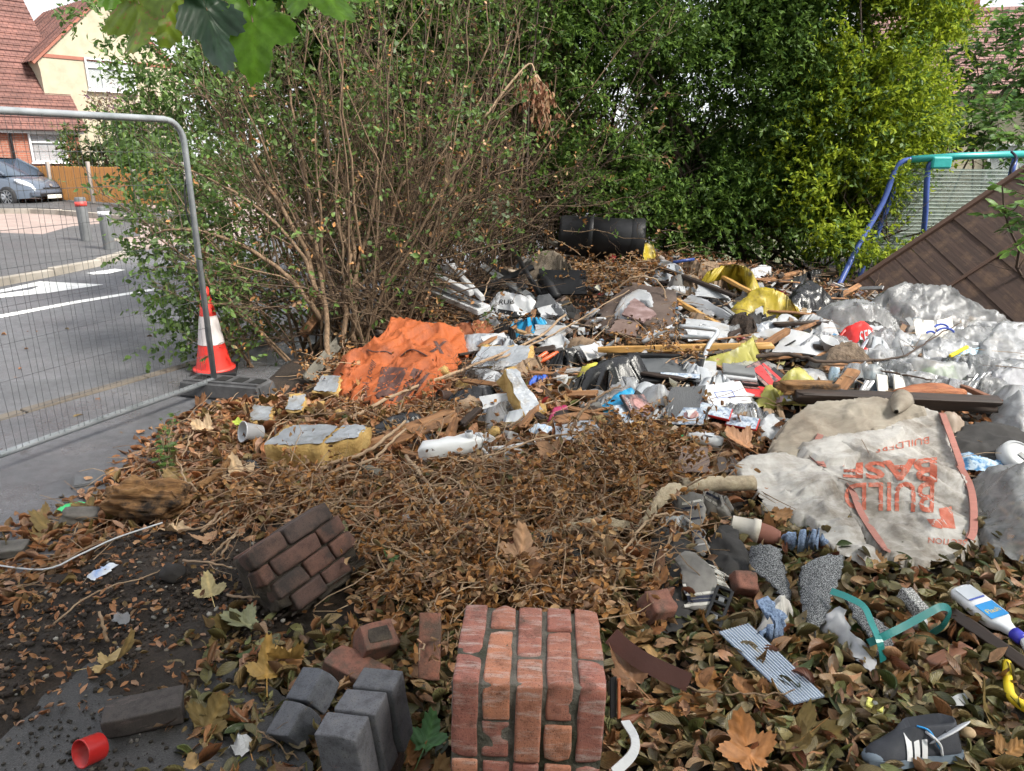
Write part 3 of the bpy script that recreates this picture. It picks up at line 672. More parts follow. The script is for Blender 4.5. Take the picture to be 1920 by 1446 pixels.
GREY = leafmat('grey_green_leaf', [(.2, .27, .16), (.26, .33, .22), (.15, .22, .12)], .5, .35, .4)
ASH = leafmat('compound_leaf', [(.08, .18, .04), (.12, .23, .045), (.16, .28, .06), (.09, .19, .06)], .4, .4, .45)
HOUSEB = leafmat('garden_shrub_leaf', [(.05, .1, .025), (.08, .15, .03), (.12, .2, .04), (.16, .1, .05), (.04, .08, .02)], .5, .3, .4, vein=False)
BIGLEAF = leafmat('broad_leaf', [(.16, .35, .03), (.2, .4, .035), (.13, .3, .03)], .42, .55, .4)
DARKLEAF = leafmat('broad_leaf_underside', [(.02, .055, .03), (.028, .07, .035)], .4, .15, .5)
EDGELEAF = leafmat('broad_leaf_browning', [(.26, .34, .03), (.2, .3, .03)], .45, .45, .4, spots=(.3, .14, .05))
TXT = {s: text_flat(s, .08) for s in ('BUILD', 'BASE', 'BUILDERS', 'NE', 'X', 'Polly Yonili', 'Flash', 'SECTION', 'RUB', 'VENGE', 'SE', 'Y101 GZY')}
_tf = text_flat
def text_flat(s, res=.08): return TXT[s] if s in TXT else _tf(s, res)
# ------------------------------------------------------------------ the setting: ground, pavement, road
EY = [0, 2, 3.04, 3.76, 4.6, 5.1, 5.6, 6.3, 7.2, 8.6, 12.5]; EX = [-2.75, -2.55, -2.42, -2.2, -2.3, -2.05, -1.9, -1.75, -1.3, -.5, 1.6]
def edge_x(y): return float(np.interp(y, EY, EX))
NX, NY = 210, 250
xs = np.linspace(-3.4, 7.2, NX); ys = np.linspace(.15, 12.6, NY); gx, gy = np.meshgrid(xs, ys); fx, fy = gx.ravel(), gy.ravel()
gz = G(fx, fy); ex = np.interp(fy, EY, EX)
bz = np.array([noise.noise(Vector((a*3, b*3, 0)))*.02+noise.noise(Vector((a*11, b*11, 4)))*.012+noise.noise(Vector((a*31, b*31, 4)))*.006 for a, b in zip(fx, fy)])
wob = np.array([noise.noise(Vector((a*2.2, b*2.2, 8)))*.1 for a, b in zip(fx, fy)])
ins = np.clip((fx-(ex+wob))/.16, -1, 1)
_apx, _apy = px_of(fx, fy, gz)
def inpoly(px, py, poly):
    ins = np.zeros(len(px), bool); j = len(poly)-1
    for i in range(len(poly)):
        (xi, yi), (xj, yj) = poly[i], poly[j]; c = ((yi > py) != (yj > py)) & (px < (xj-xi)*(py-yi)/(yj-yi+1e-9)+xi); ins ^= c; j = i
    return ins
SOILP = [[(-80, 1180), (120, 1080), (220, 1000), (420, 980), (560, 1130), (520, 1200), (380, 1240), (330, 1240), (160, 1230), (-80, 1400)]]
_sm = np.mean([inpoly(_apx+a, _apy+b, [(-900, 1180), (120, 1060), (220, 985), (440, 975), (520, 1120), (460, 1200), (380, 1300), (380, 1900), (-900, 1900)]) for a, b in ((0, 0), (20, 8), (-20, -8), (12, -16), (-12, 16), (30, 0), (-30, 0))], axis=0)
gz = gz-.045*(1-_sm)*np.clip((fx-ex)/.4, 0, 1)
gz = gz+bz*np.clip(ins, 0, 1)+np.where(ins < 0, .3*ins, 0)-.004
idx = np.arange(NX*NY).reshape(NY, NX); q = np.stack((idx[:-1, :-1], idx[:-1, 1:], idx[1:, 1:], idx[1:, :-1]), -1).reshape(-1, 4)
tag(fast_mesh('ground', np.c_[fx, fy, gz], q, None, soil), kind='structure')

def drape(name, pts, off, mat, parent=None, thick=0):
    bm = bmesh.new(); bm.faces.new([bm.verts.new((p[0], p[1], 0)) for p in pts])
    bmesh.ops.triangulate(bm, faces=bm.faces[:])
    for yy in (8, 70):
        bmesh.ops.bisect_plane(bm, geom=bm.verts[:]+bm.edges[:]+bm.faces[:], plane_co=(0, yy, 0), plane_no=(0, 1, 0))
    if thick:
        r = bmesh.ops.extrude_face_region(bm, geom=bm.faces[:]); low = [v for v in r['geom'] if isinstance(v, bmesh.types.BMVert)]
        lows = set(low)
    else: lows = ()
    for v in bm.verts: v.co.z = slope(v.co.y)+off-(thick if v in lows else 0)
    bmesh.ops.recalc_face_normals(bm, faces=bm.faces[:])
    return bm_obj(name, bm, mat, parent)
far_soil = M('far_verge', [(.05, .06, .025), (.08, .09, .04), (.1, .09, .06)], 1.5, .9, .5, 20)
tag(drape('land', [(-400, -120), (400, -120), (400, 600), (-400, 600)], -.16, far_soil), kind='structure')
DV, NV = Vector((.471, .882, 0)), Vector((-.882, .471, 0))
def rd(s, n): p = NV*n+DV*s; return (p.x, p.y)
road = tag(drape('road', [rd(-30, 5.3), rd(70, 5.3), rd(70, 12.6), rd(-30, 12.6)], -.1, tar_road), kind='structure')
tag(drape('block_paved_side_road', [rd(-20, 12.2), rd(40, 12.2), rd(40, 40), rd(-20, 40)], -.106, pave), kind='structure')
def pxpoly(pp, off): return [tuple(PF(a, b, off))[:2] for a, b in pp]
drape('tarmac_patch', pxpoly([(55, 446), (135, 424), (262, 413), (262, 442), (200, 449)], -.1), -.101, tar_isl, road)
drape('white_line', pxpoly([(-160, 631), (0, 591), (140, 565), (290, 541), (290, 545), (140, 570), (0, 597), (-160, 640)], -.1), -.096, paint_w, road)
drape('painted_triangle', pxpoly([(-120, 566), (0, 544), (75, 528), (195, 534), (90, 550), (0, 559), (-120, 580), (-120, 574), (0, 552), (60, 543), (75, 536), (0, 549)], -.1), -.096, paint_w, road)
drape('painted_arrow', pxpoly([(162, 513), (215, 505), (235, 507), (205, 514), (175, 516)], -.1), -.092, paint_w, road)
isl = pxpoly([(-180, 553), (0, 519), (90, 503), (180, 485), (228, 472), (243, 463), (238, 456), (205, 449), (100, 440), (-180, 430)], 0)
tag(drape('traffic_island_pavement', isl, .0, tar_isl, None, .1), kind='structure')
kerb2 = thing('island_kerb', None, None, kind='structure')
def kerb_run(parent, pts, wd, ht, top, ln=.9):
    path = resample([Vector((p[0], p[1], 0)) for p in pts], .05, False); acc = [0]
    for i in range(1, len(path)): acc.append(acc[-1]+(path[i]-path[i-1]).length)
    n = max(1, int(acc[-1]/ln)); me = None
    for k in range(n):
        def at(d): i = min(len(path)-1, int(np.searchsorted(acc, d))); return path[i]
        a, b = at(acc[-1]*k/n), at(acc[-1]*(k+1)/n); m = (a+b)/2; ang = math.atan2((b-a).y, (b-a).x)
        o = box_obj('kerb_stone', ((b-a).length-.012, wd, ht), stone, parent, (m.x, m.y, slope(m.y)+top-ht/2+random.uniform(-.004, .004)), (0, 0, ang), .012, 2)
    return parent
kerb_run(kerb2, pxpoly([(-180, 556), (0, 522), (90, 506), (180, 488), (230, 475), (246, 463), (240, 455), (206, 447)], 0), .14, .2, .012, 1.0)
pav = [rd(s, 5.22) for s in (-5, 0, 5, 10, 20, 40)]+[(6, 30), (3, 14)]+[(edge_x(y)+.35, y) for y in (12.5, 10, 8, 6.5, 5.5, 4.5, 3.5, 2.5, 1, -.6)]+[(-3, -4)]
tag(drape('pavement', pav, .0, tar_wet, None, .12), kind='structure')
k1 = thing('kerb', None, None, kind='structure'); stone_k = stone; stone = M('worn_kerb', [(.07, .058, .046), (.12, .1, .08), (.15, .13, .105)], 5, .8, .5, 50); kerb_run(k1, [rd(-4, 5.3), rd(14, 5.3)], .11, .2, .004, .92); stone = stone_k
# a broken concrete apron by the bricks, and a stop-tap cover
ap = [tuple(P(a, b))[:2] for a, b in ((-260, 1600), (-200, 1520), (0, 1384), (100, 1296), (172, 1238), (250, 1230), (360, 1226), (470, 1250), (560, 1330), (600, 1480), (600, 1600))]
bm = bmesh.new(); apj = [Vector((a, b, 0)) for a, b in ap]; apj = resample(apj, .05)
f = bm.faces.new([bm.verts.new((p.x+random.uniform(-.022, .022), p.y+random.uniform(-.012, .012), .012)) for p in apj]); r = bmesh.ops.extrude_face_region(bm, geom=[f])
for v in r['geom']:
    if isinstance(v, bmesh.types.BMVert): v.co.z = -.04
bmesh.ops.recalc_face_normals(bm, faces=bm.faces[:]); tag(bm_obj('concrete_apron', bm, concrete), kind='structure')
c_ = P(197, 897); cv = thing('tap_cover', 'small square grey metal tap cover set in the pavement edge', 'cover', (c_.x-.06, c_.y, .004), (0, 0, .5))
box_obj('lid', (.19, .13, .012), M('cover_metal', [(.08, .083, .088), (.13, .134, .14)], 60, .5, .4, 120, metal=.3), cv, (0, 0, .004), bevel=.002)
box_obj('frame', (.22, .16, .008), tar_isl, cv, (0, 0, .001))
# broken lip of tarmac along the pavement edge

# far verge, garden fence, houses
farp = pxpoly([(-300, 398), (0, 391), (90, 391), (230, 404), (330, 415), (420, 420), (420, 408), (330, 400), (230, 381), (120, 371), (0, 372), (-300, 372)], 0)
tag(drape('far_pavement', farp, .02, tar_isl, None, .12), kind='structure')
k3 = thing('far_kerb', None, None, kind='structure'); kerb_run(k3, pxpoly([(-100, 395), (0, 393), (90, 393), (230, 406), (330, 417)], 0), .16, .2, .03, 1.0)

def wood_fence():
    a = PF(70, 374); b = PF(330, 396); a.z = b.z = 0; n = int((b-a).length/.125); d = (b-a).normalized(); ang = math.atan2(d.y, d.x)
    t = thing('garden_fence', 'orange brown close board timber fence in front of the brick house', 'fence', (a.x, a.y, slope(a.y)), (0, 0, ang))
    L = (b-a).length; src = None
    for i in range(n):
        if src is None: o = src = box_obj('board', (.118, .02, 1.02), fence_wood, t, bevel=.003)
        else: o = src.copy(); link(o, t)
        o.location = (i*L/n, random.uniform(-.006, .006), .55+random.uniform(-.012, .012)); o.rotation_euler = (0, random.uniform(-.008, .008), 0)
    for i in range(int(L/2.4)+1): box_obj('post', (.1, .1, 1.22), grey_post, t, (i*2.4+1.2, -.05, .6), bevel=.01)
    for z in (.3, .85): box_obj('rail', (L, .04, .07), fence_wood, t, (L/2, .035, z))
wood_fence()

def window(par, M4, wd, ht, cols, rows, split=None, curt=True):
    """window in local x (along wall) and z (up), facing -y of M4"""
    w_ = thing('window', None, None); w_.parent = par; w_.matrix_local = M4
    fr = MB(); t = .06
    for s in (-1, 1): fr.box((s*(wd/2-t/2), -.02, 0), (t, .08, ht)); fr.box((0, -.02, s*(ht/2-t/2)), (wd-2*t, .08, t))
    fr.build('frame', upvc, w_); box_obj('sill', (wd+.12, .14, .05), upvc, w_, (0, -.05, -ht/2-.03))
    xs_ = [-wd/2+wd*c for c in cols]; zs = [-ht/2+ht*r for r in rows]
    for x in xs_[1:-1]: box_obj('mullion', (.055, .06, ht-2*t), upvc, w_, (x, -.017, 0))
    for z in zs[1:-1]: box_obj('transom', (wd-2*t, .056, .055), upvc, w_, (0, -.019, z))
    for i in range(len(xs_)-1):
        for j in range(len(zs)-1):
            box_obj('pane', (xs_[i+1]-xs_[i]-.05, .008, zs[j+1]-zs[j]-.05), M('pane_glass', (.5, .56, .6), 2, .05, 0, spec=.9, alpha=.35), w_, ((xs_[i]+xs_[i+1])/2, .012, (zs[j]+zs[j+1])/2))
    if curt:
        V = []; F = []; n = 40
        for i in range(n+1):
            x = -wd/2+.05+(wd-.1)*i/n; y = .09+.02*math.sin(i*2.1)
            V += [(x, y, -ht/2+.05), (x, y, ht/2-.05)]
            if i: F.append((2*i-2, 2*i, 2*i+1, 2*i-1))
        mesh('curtain', V, F, curtain, w_, True)

def house_left():
    base = PF(140, 372); e = Vector((.644, .765, 0)); ang = math.atan2(e.y, e.x)
    C = PT(118, 276, 27.5)                      # on the brick wall
    h = thing('brick_house', 'house with red tiled roof, cream rendered gable and red brick ground floor', 'house', (C.x, C.y, 0), (0, 0, ang))
    z0 = slope(C.y)-.2
    Mi = h.matrix_basis.inverted() if False else (Matrix.Translation((C.x, C.y, 0)) @ Matrix.Rotation(ang, 4, 'Z')).inverted()
    def loc(px, py, back=0):                     # point on facade plane (local y = back)
        d = Mi.to_3x3() @ Vector(ray(px, py)); o = Mi @ Vector((0, 0, CH)); t = (back-o.y)/d.y; return o+d*t
    ev = loc(80, 239).z; l0, l1 = -6.0, loc(138, 250).x+.15
    # ground floor
    b = MB(); b.box(((l0+l1)/2, 2.5, (z0+ev)/2), (l1-l0, 5, ev-z0)); b.build('brick_wall', brick_red, h)
    b = MB(); b.box(((l0+l1)/2, -.16, ev-.1), (l1-l0+.3, .05, .24)); b.build('fascia', upvc, h)
    bx_ = loc(37, 250).x
    for nme, xx in (('drainpipe', bx_-.35),):
        q_ = MB(); q_.tube([(xx, -.12, z0), (xx, -.12, ev-.2)], .045, 8); q_.build(nme, black_pl, h)
    c = loc(90, 277); ht = loc(88, 249).z-loc(92, 304).z; wd = loc(125, 275).x-loc(57, 275).x
    window(h, Matrix.Translation((c.x, -.02, c.z)), wd, ht, (0, 1), (0, .68, 1))
    # long sloping roof
    pit = math.radians(50); rl = 7.5
    V = [(l0-.2, -.35, ev-.12), (l1+.25, -.35, ev-.12), (l1+.25, -.35+rl*math.cos(pit), ev-.12+rl*math.sin(pit)), (l0-.2, -.35+rl*math.cos(pit), ev-.12+rl*math.sin(pit))]
    tiled_roof('roof', V, tiles_red, h)
    # cream gable standing forward of the roof
    gb = .75
    q1 = loc(66, 112, gb); q2 = loc(88, 196, gb); pk = loc(190, -8, gb); wr = pk.x+(pk.x-q1.x)
    zb = ev+.2
    V = []; prof = [(q2.x, zb), (q2.x-.02, q1.z-.35), (q1.x+.05, q1.z), (pk.x, pk.z), (wr, q1.z), (wr, -.5)]
    prof = [(q2.x, z0), (q2.x, zb)]+prof[1:5]+[(wr, z0)]
    n = len(prof); V = [(x, gb, z) for x, z in prof]+[(x, gb+5, z) for x, z in prof]
    F = [tuple(range(n)), tuple(range(2*n-1, n-1, -1))]+[(i, i+n, (i+1) % n+n, (i+1) % n) for i in range(n)]
    mesh('gable_wall', V, F, render_cream, h)
    box_obj('band', (wr-q1.x-.4, .04, .12), brown_p, h, ((wr+q1.x)/2, gb-.015, loc(150, 110, gb).z))
    for sgn, (xa, za) in ((-1, (q1.x-.12, q1.z-.12)), (1, (wr+.12, q1.z-.12))):
        dx, dz = pk.x-xa, pk.z-za; L = math.hypot(dx, dz)
        nrm = Vector((-dz, 0, dx)).normalized()*(1 if dx > 0 else -1)
        box_obj('bargeboard', (L, .1, .09), brown_p, h, ((xa+pk.x)/2, gb-.05, (za+pk.z)/2), (0, -math.atan2(dz, dx), 0))
        V = [Vector((xa, gb-.12, za)), Vector((pk.x, gb-.12, pk.z)), Vector((pk.x, gb+6, pk.z)), Vector((xa, gb+6, za))]
        tiled_roof('gable_roof', [v+nrm*.06 for v in V], tiles_red, h)
    c = loc(207, 142, gb); ht = loc(205, 113, gb).z-loc(207, 172, gb).z; wd = loc(252, 140, gb).x-loc(163, 140, gb).x
    window(h, Matrix.Translation((c.x, gb-.03, c.z)), wd, ht, (0, .32, 1), (0, .72, 1))
    ch = MB(); ch.box((l1-2, 5.5, ev+6.5), (1.1, .6, 2.6)); ch.build('chimney', brick_red, h)
def tiled_roof(name, V, mat, parent):
    V = [Vector(v) for v in V]; u = (V[1]-V[0]); w_ = (V[3]-V[0]); L = w_.length; rows = int(L/.28); nrm = u.cross(w_).normalized()
    if nrm.z < 0: nrm = -nrm
    vv = []; ff = []
    for i in range(rows):
        a = V[0]+w_*(i/rows); b = V[0]+w_*((i+1.08)/rows); k = len(vv)
        vv += [a+nrm*.035, a+u+nrm*.035, b+u+nrm*.004, b+nrm*.004, a, a+u]; ff += [(k, k+1, k+2, k+3), (k+4, k+5, k+1, k)]
    o = mesh(name, vv, ff, mat, parent)
    return o
house_left()

def house_right():
    C = PT(1850, 200, 24); ang = R(-12)
    h = thing('cream_house', 'house with brown pink tiled roof and brick chimney above the swing frame', 'house', (C.x, C.y, 0), (0, 0, ang)); ev = C.z+.55
    b = MB(); b.box((4, 3, ev/2), (14, 6, ev)); b.build('wall', render_cream, h)
    pit = R(42); rl = 4.35
    V = [(-3.4, -.4, ev-.2), (11.4, -.4, ev-.2), (11.4, -.4+rl*math.cos(pit), ev-.2+rl*math.sin(pit)), (-3.4, -.4+rl*math.cos(pit), ev-.2+rl*math.sin(pit))]
    tiled_roof('roof', V, tiles_pink, h); rz = V[2][2]; ry = V[2][1]
    tiled_roof('rear_roof', [V[3], V[2], (11.4, ry*2+.4, ev-.2), (-3.4, ry*2+.4, ev-.2)], tiles_pink, h)
    q = MB(); q.tube([(-3.4, ry, rz+.02), (11.4, ry, rz+.02)], .13, 8); q.build('ridge_tiles', tiles_pink, h)
    b = MB(); b.box((-.35, ry-.3, rz+.35), (.72, .5, 1.9)); ch = b.build('chimney', brick_red, h)
    for x in (-.5, -.2): q = MB(); q.lathe([(.1, 0), (.12, .3), (.09, .3)], 10, Matrix.Translation((x, ry-.3, rz+1.3))); q.build('chimney_pot', terra, ch)
    window(h, Matrix.Translation((1.2, -.03, 1.5)), 1.8, 1.2, (0, .5, 1), (0, .7, 1))
    w_ = MB()
    for k, (z, s) in enumerate(((.9, 0), (1.25, .1))):
        pts = [C+Vector((-1+i*2.0, 1+s*i, 2.9+z-.25*math.sin(i/12*math.pi)+i*.06)) for i in range(13)]
        wq = MB(); wq.tube(pts, .016, 4); tag(wq.build('overhead_wire', black_pl), ('lower' if k == 0 else 'upper')+' dark overhead wire crossing the white sky above the brown roof', 'wire', 'overhead wires')
house_right()

def parked_car():
    c = PF(18, 389, -.1); hd = Vector((.965, -.26, 0)); ang = math.atan2(hd.y, hd.x)
    t = thing('parked_car', 'dark blue grey hatchback parked beside the garden fence', 'car', (c.x, c.y, slope(c.y)-.1), (0, 0, ang))
    # local x forward, origin under near front wheel (right side of the car faces -y)
    W = .86; x0, x1 = -3.35, .86
    st = [(-3.35, .45, .78, .72), (-3.25, .32, .98, .8), (-2.6, .26, 1.0, .86), (-1.6, .24, .98, .87), (-.6, .24, .96, .87), (-.2, .24, .95, .86), (.35, .25, .84, .82), (.66, .27, .72, .74), (.8, .3, .6, .62), (.86, .36, .5, .5)]
    V = []; F = []; K = 9
    for x, zb, zt, wv in st:
        for k in range(K):
            a = k/(K-1)*2-1; yy = wv*math.copysign(1-(1-abs(a))**2.6, a); zz = zb+(zt-zb)*(1-abs(a)**3.2)**.5 if abs(a) < 1 else zb
            V.append((x, yy+W, zz))
    for i in range(len(st)-1):
        for k in range(K-1): F.append((i*K+k, (i+1)*K+k, (i+1)*K+k+1, i*K+k+1))
    F += [tuple(range(K)), tuple(len(V)-1-k for k in range(K))]
    mesh('body', V, F, car_p, t, True)
    def cabin(nm, zt, inset, mat, xs_):
        V = []; F = []
        for (x, z, w_) in xs_:
            V += [(x, W-w_, .92), (x, W+w_, .92)]
        return V, F
    gh = [(-3.2, .95, .72), (-2.75, 1.4, .58), (-1.7, 1.48, .6), (-.95, 1.42, .58), (-.02, .93, .74)]
    V = []; F = []
    for x, z, w_ in gh: V += [(x, W-.77, .92), (x, W-w_, z), (x, W+w_, z), (x, W+.77, .92)]
    for i in range(len(gh)-1):
        a, b = i*4, i*4+4
        for k in range(3): F.append((a+k, b+k, b+k+1, a+k+1))
    gl = mesh('window_glass', V, F, car_g, t, True)
    V = []; F = []
    for x, z, w_ in gh[1:4]: V += [(x, W-w_-.01, z-.05), (x, W-w_+.06, z+.015), (x, W, z+.045), (x, W+w_-.06, z+.015), (x, W+w_+.01, z-.05)]
    for i in range(2):
        for k in range(4): F.append((i*5+k, i*5+5+k, i*5+6+k, i*5+1+k))
    mesh('roof', V, F, car_p, t, True)
    for y in (.16, 2*W-.16):
        for a, b in (((-.05, .95), (-.98, 1.43)), ((-3.15, .97), (-2.72, 1.4)), ((-1.75, .96), (-1.75, 1.47))):
            m_ = MB(); s = .0 if y < W else 0
            m_.tube([(a[0], y-.08 if y < W else y+.08, a[1]), (b[0], y+.1 if y < W else y-.1, b[1])], .035, 6); m_.build('pillar', car_p, t)
    for x in (0, -2.6):
        for y, s in ((.07, -1), (2*W-.07, 1)):
            w_ = thing('wheel', None, None); w_.parent = t; w_.location = (x, y, .31)
            Mr = Matrix.Rotation(math.pi/2, 4, 'X'); q = MB(); q.lathe([(.2, -.1), (.29, -.1), (.31, -.06), (.31, .06), (.29, .1), (.2, .1)], 28, Mr); q.build('tyre', tyre_m, w_, True)
            q = MB(); q.lathe([(.0, .06), (.06, .075), (.1, .06)], 16, Matrix.Translation((0, s*.16 if s < 0 else 0, 0)) @ Mr); q.lathe([(.19, .1), (.215, .1), (.215, .07)], 28, Mr if s < 0 else Mr)
            for k in range(9):
                a = 2*math.pi*k/9; q.box((math.cos(a)*.125, s*.085, math.sin(a)*.125), (.16, .02, .035), Matrix.Rotation(-a, 3, 'Y'))
            q.build('rim', rim_m, w_)
            q = MB(); q.lathe([(0, -.02), (.19, -.02)], 20, Mr); q.build('brake_disc', black_pl, w_)
            q = MB(); q.lathe([(.325, -.02), (.36, -.02), (.36, .1), (.325, .1)], 24, Matrix.Translation((0, -s*.0, 0)) @ Mr); 
    for y, s in ((W-.56, -1), (W+.56, 1)):
        bm = bmesh.new(); bmesh.ops.create_uvsphere(bm, u_segments=14, v_segments=8, radius=1)
        for v in bm.verts: v.co = Vector((v.co.x*.3, v.co.y*.11, v.co.z*.085))
        o = bm_obj('headlight', bm, lamp_m, t, True); o.location = (.52, y+s*.1, .7); o.rotation_euler = (0, R(24), -s*R(28))
        bm = bmesh.new(); bmesh.ops.create_uvsphere(bm, u_segments=10, v_segments=6, radius=.075); o = bm_obj('fog_lamp', bm, lamp_m, t, True); o.location = (.77, y+s*.0, .38); o.scale = (.5, 1, .8)
    box_obj('bumper', (.16, 1.46, .2), car_p, t, (.8, W, .4), bevel=.06, seg=3); box_obj('grille', (.04, 1.0, .1), black_pl, t, (.875, W, .36), bevel=.01); box_obj('upper_grille', (.05, .62, .05), black_pl, t, (.82, W, .55), bevel=.01)
    pl = box_obj('number_plate', (.02, .52, .11), plate_m, t, (.9, W, .3), bevel=.003)
    text_plane('Y101 GZY', Matrix(((0, 0, 1, .012), (1, 0, 0, 0), (0, 1, 0, 0), (0, 0, 0, 1))), .42, .07, black_pl, pl)
    bm = bmesh.new(); bmesh.ops.create_circle(bm, cap_ends=True, segments=12, radius=.05); bd = bm_obj('badge', bm, rim_m, t); bd.location = (.83, W, .645); bd.rotation_euler = (0, R(60), 0)
    for y, s in ((-.05, -1), (2*W+.05, 1)):
        mi = chunk('mirror', (.12, .2, .13), car_p, t, (-.55, y, .98), amp=.05, sub=2)
parked_car()

def bollard(px, py, top, band, label):
    p = PF(px, py); hgt = (PF(px, py)-p).length; d = ray(px-6, top); t = p.y/d[1]; zt = CH+d[2]*t
    b = thing('bollard', label, 'bollard', (p.x, p.y, p.z), group='bollards on the traffic island'); H = zt-p.z
    q = MB(); q.lathe([(.1, 0), (.1, H*.97), (.09, H), (0, H)], 18); q.build('post', bollard_m, b, True)
    q = MB(); q.lathe([(.104, H*.8), (.106, H*.8), (.106, H*.9), (.104, H*.9)], 18); q.build('reflective_band', band, b, True)
bollard(163, 451, 370, red_band, 'dark grey bollard with a red band near its top')
bollard(206, 467, 388, white_band, 'dark grey bollard with a white band near its top')

def mesh_fence():
    A = PZ(402, 712, .12); B0 = PZ(0, 853, .12); d = (B0-A); d.z = 0; d.normalize(); ang = math.atan2(d.y, d.x); L = 3.4
    t = thing('mesh_fence', 'grey metal mesh fence panel with rounded corners standing on a black block', 'fence panel', (A.x, A.y, 0), (0, 0, ang)); HT = 1.93; zb = .12; r = .14
    pts = [(0, 0, .02), (0, 0, HT-r)]+[(r-r*math.cos(a), 0, HT-r+r*math.sin(a)) for a in (.3, .6, .9, 1.2, 1.57)]+[(L-r, 0, HT)]+[(L-r+r*math.sin(a), 0, HT-r+r*math.cos(a)) for a in (.3, .6, .9, 1.2, 1.57)]+[(L, 0, .02)]
    q = MB(); q.tube(pts, .021, 12); q.build('frame', galv, t, True)
    q = MB(); q.tube([(.0, 0, zb), (L, 0, zb)], .02, 12); q.build('bottom_rail', galv, t, True)
    vm = []
    for s in range(3):
        q = MB(); q.tube([(math.sin(z*5+s*2)*.006, .012+math.sin(z*3+s)*.007, z) for z in np.linspace(zb, HT-.005, 10)], .0013, 4, False); o = q.build('vertical_wire', wire_m, t); vm.append(o)
    n = int(L/.042)
    for i in range(1, n):
        if i <= 3: o = vm[i-1]
        else: o = vm[i % 3].copy(); link(o, t)
        o.location = (i*L/n, 0, 0)
    hs = None
    for z in np.arange(zb+.2, HT-.08, .2):
        if hs is None:
            q = MB(); q.tube([(x, .016+math.sin(x*4)*.008, math.sin(x*2.3)*.006) for x in np.linspace(.02, L-.02, 16)], .0015, 4, False); o = hs = q.build('horizontal_wire', wire_m, t)
        else: o = hs.copy(); link(o, t)
        o.location = (0, 0, z)
    q = MB(); q.tube(curve_pts([(-.02, -.02, 1.62), (.025, -.03, 1.45), (.03, -.02, 1.28), (-.02, -.025, 1.2), (-.06, -.04, 1.1)], 5), .006, 6); q.build('cable_tie', black_pl, t)
    # block that holds it
    fb = thing('fence_block', 'black moulded block with slots holding the mesh fence post', 'fence foot', (A.x+.02, A.y, .0), (0, 0, R(-14)))
    bm = bmesh.new(); bmesh.ops.create_cube(bm, size=1)
    for v in bm.verts: k = 1 if v.co.z < 0 else .9; v.co = Vector((v.co.x*.72*k+.08, v.co.y*.24*k, (v.co.z+.5)*.13))
    bmesh.ops.bevel(bm, geom=bm.edges[:], offset=.02, segments=3, affect='EDGES'); bm_obj('block', bm, rubber, fb, False)
    for x in (-.12, .06, .2, .34):
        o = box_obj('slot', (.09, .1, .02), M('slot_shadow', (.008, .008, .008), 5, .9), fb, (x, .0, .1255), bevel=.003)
mesh_fence()

def traffic_cone():
    b = PZ(404, 706, 0); t = thing('traffic_cone', 'red and white traffic cone behind the mesh fence post', 'cone', (b.x-.05, b.y+.12, 0)); H = .7
    def rr(z): return .14-(.14-.028)*(z/H)
    q = MB(); q.lathe([(.145, .03), (.14, .05), (rr(.25), .25)], 28); q.build('lower_body', cone_r, t, True)
    q = MB(); q.lathe([(rr(.25)+.004, .25), (rr(.48)+.004, .48)], 28); q.build('white_sleeve', cone_w, t, True)
    q = MB(); q.lathe([(rr(.48), .48), (.03, H), (.022, H+.01), (0, H+.01)], 28); q.build('top', cone_r, t, True)
    q = MB(); q.lathe([(.165, .03), (.165, .05), (.14, .055)], 28); q.build('flange', cone_r, t, True)
    box_obj('base', (.35, .35, .035), black_pl, t, (0, 0, .018), (0, 0, .3), .01, 2)
traffic_cone()
# ------------------------------------------------------------------ plants
DIA = [diamond_t(.42, .12), diamond_t(.5, -.1), diamond_t(.46, .25)]
OVAL = [leaf_t(3, .5, .15, .25), leaf_t(3, .56, .05, .4), leaf_t(3, .5, .3, -.2)]
ROUND = [leaf_t(3, .78, .1, .3), leaf_t(3, .85, .05, -.3), leaf_t(3, .7, .2, .2)]
def unit(n):
    d = RNG.normal(size=(n, 3)); return d/np.linalg.norm(d, axis=1, keepdims=True)
def sprigs(C, D, K, L, spread=.9):
    """K leaves along each short twig: positions and directions"""
    n = len(C); s = np.tile(np.linspace(.1, 1, K), n); c = np.repeat(C, K, 0); d = np.repeat(D, K, 0)
    p = c+d*(s*L)[:, None]+RNG.normal(0, .008, (n*K, 3)); ld = d*.55+unit(n*K)*spread; ld[:, 2] -= .12
    return p, ld
def cloud(name, C, D, K, L, size, templ, mat, parent, spread=.9, jit=.3):
    p, ld = sprigs(C, D, K, L, spread); n = len(p)
    o = many(name, templ, p, dirm(ld, RNG.normal(0, .7, n)), size*(1+RNG.uniform(-jit, jit, n)), mat, parent); o['kind'] = 'stuff'; return o
def blob_pts(blobs, n, gate=None, gs=1.4, lo=.45):
    P_, D_ = [], []; wts = np.array([b[6] if len(b) > 6 else b[3]*b[4]*b[5] for b in blobs]); wts = wts/wts.sum()
    for b, k in zip(blobs, RNG.multinomial(n, wts)):
        u = unit(k); r = lo+(1-lo)*RNG.random(k)**.6; p = u*r[:, None]*np.array(b[3:6])+np.array(b[:3]); P_.append(p); D_.append(u)
    p = np.concatenate(P_); d = np.concatenate(D_)
    if gate is not None:
        nn = np.array([noise.noise(Vector(q)*gs)+.5*noise.noise(Vector(q)*gs*2.7) for q in p]); k = nn > gate; p, d = p[k], d[k]
    k = p[:, 2] > np.array(G(p[:, 0], p[:, 1]))+.05; return p[k], d[k]
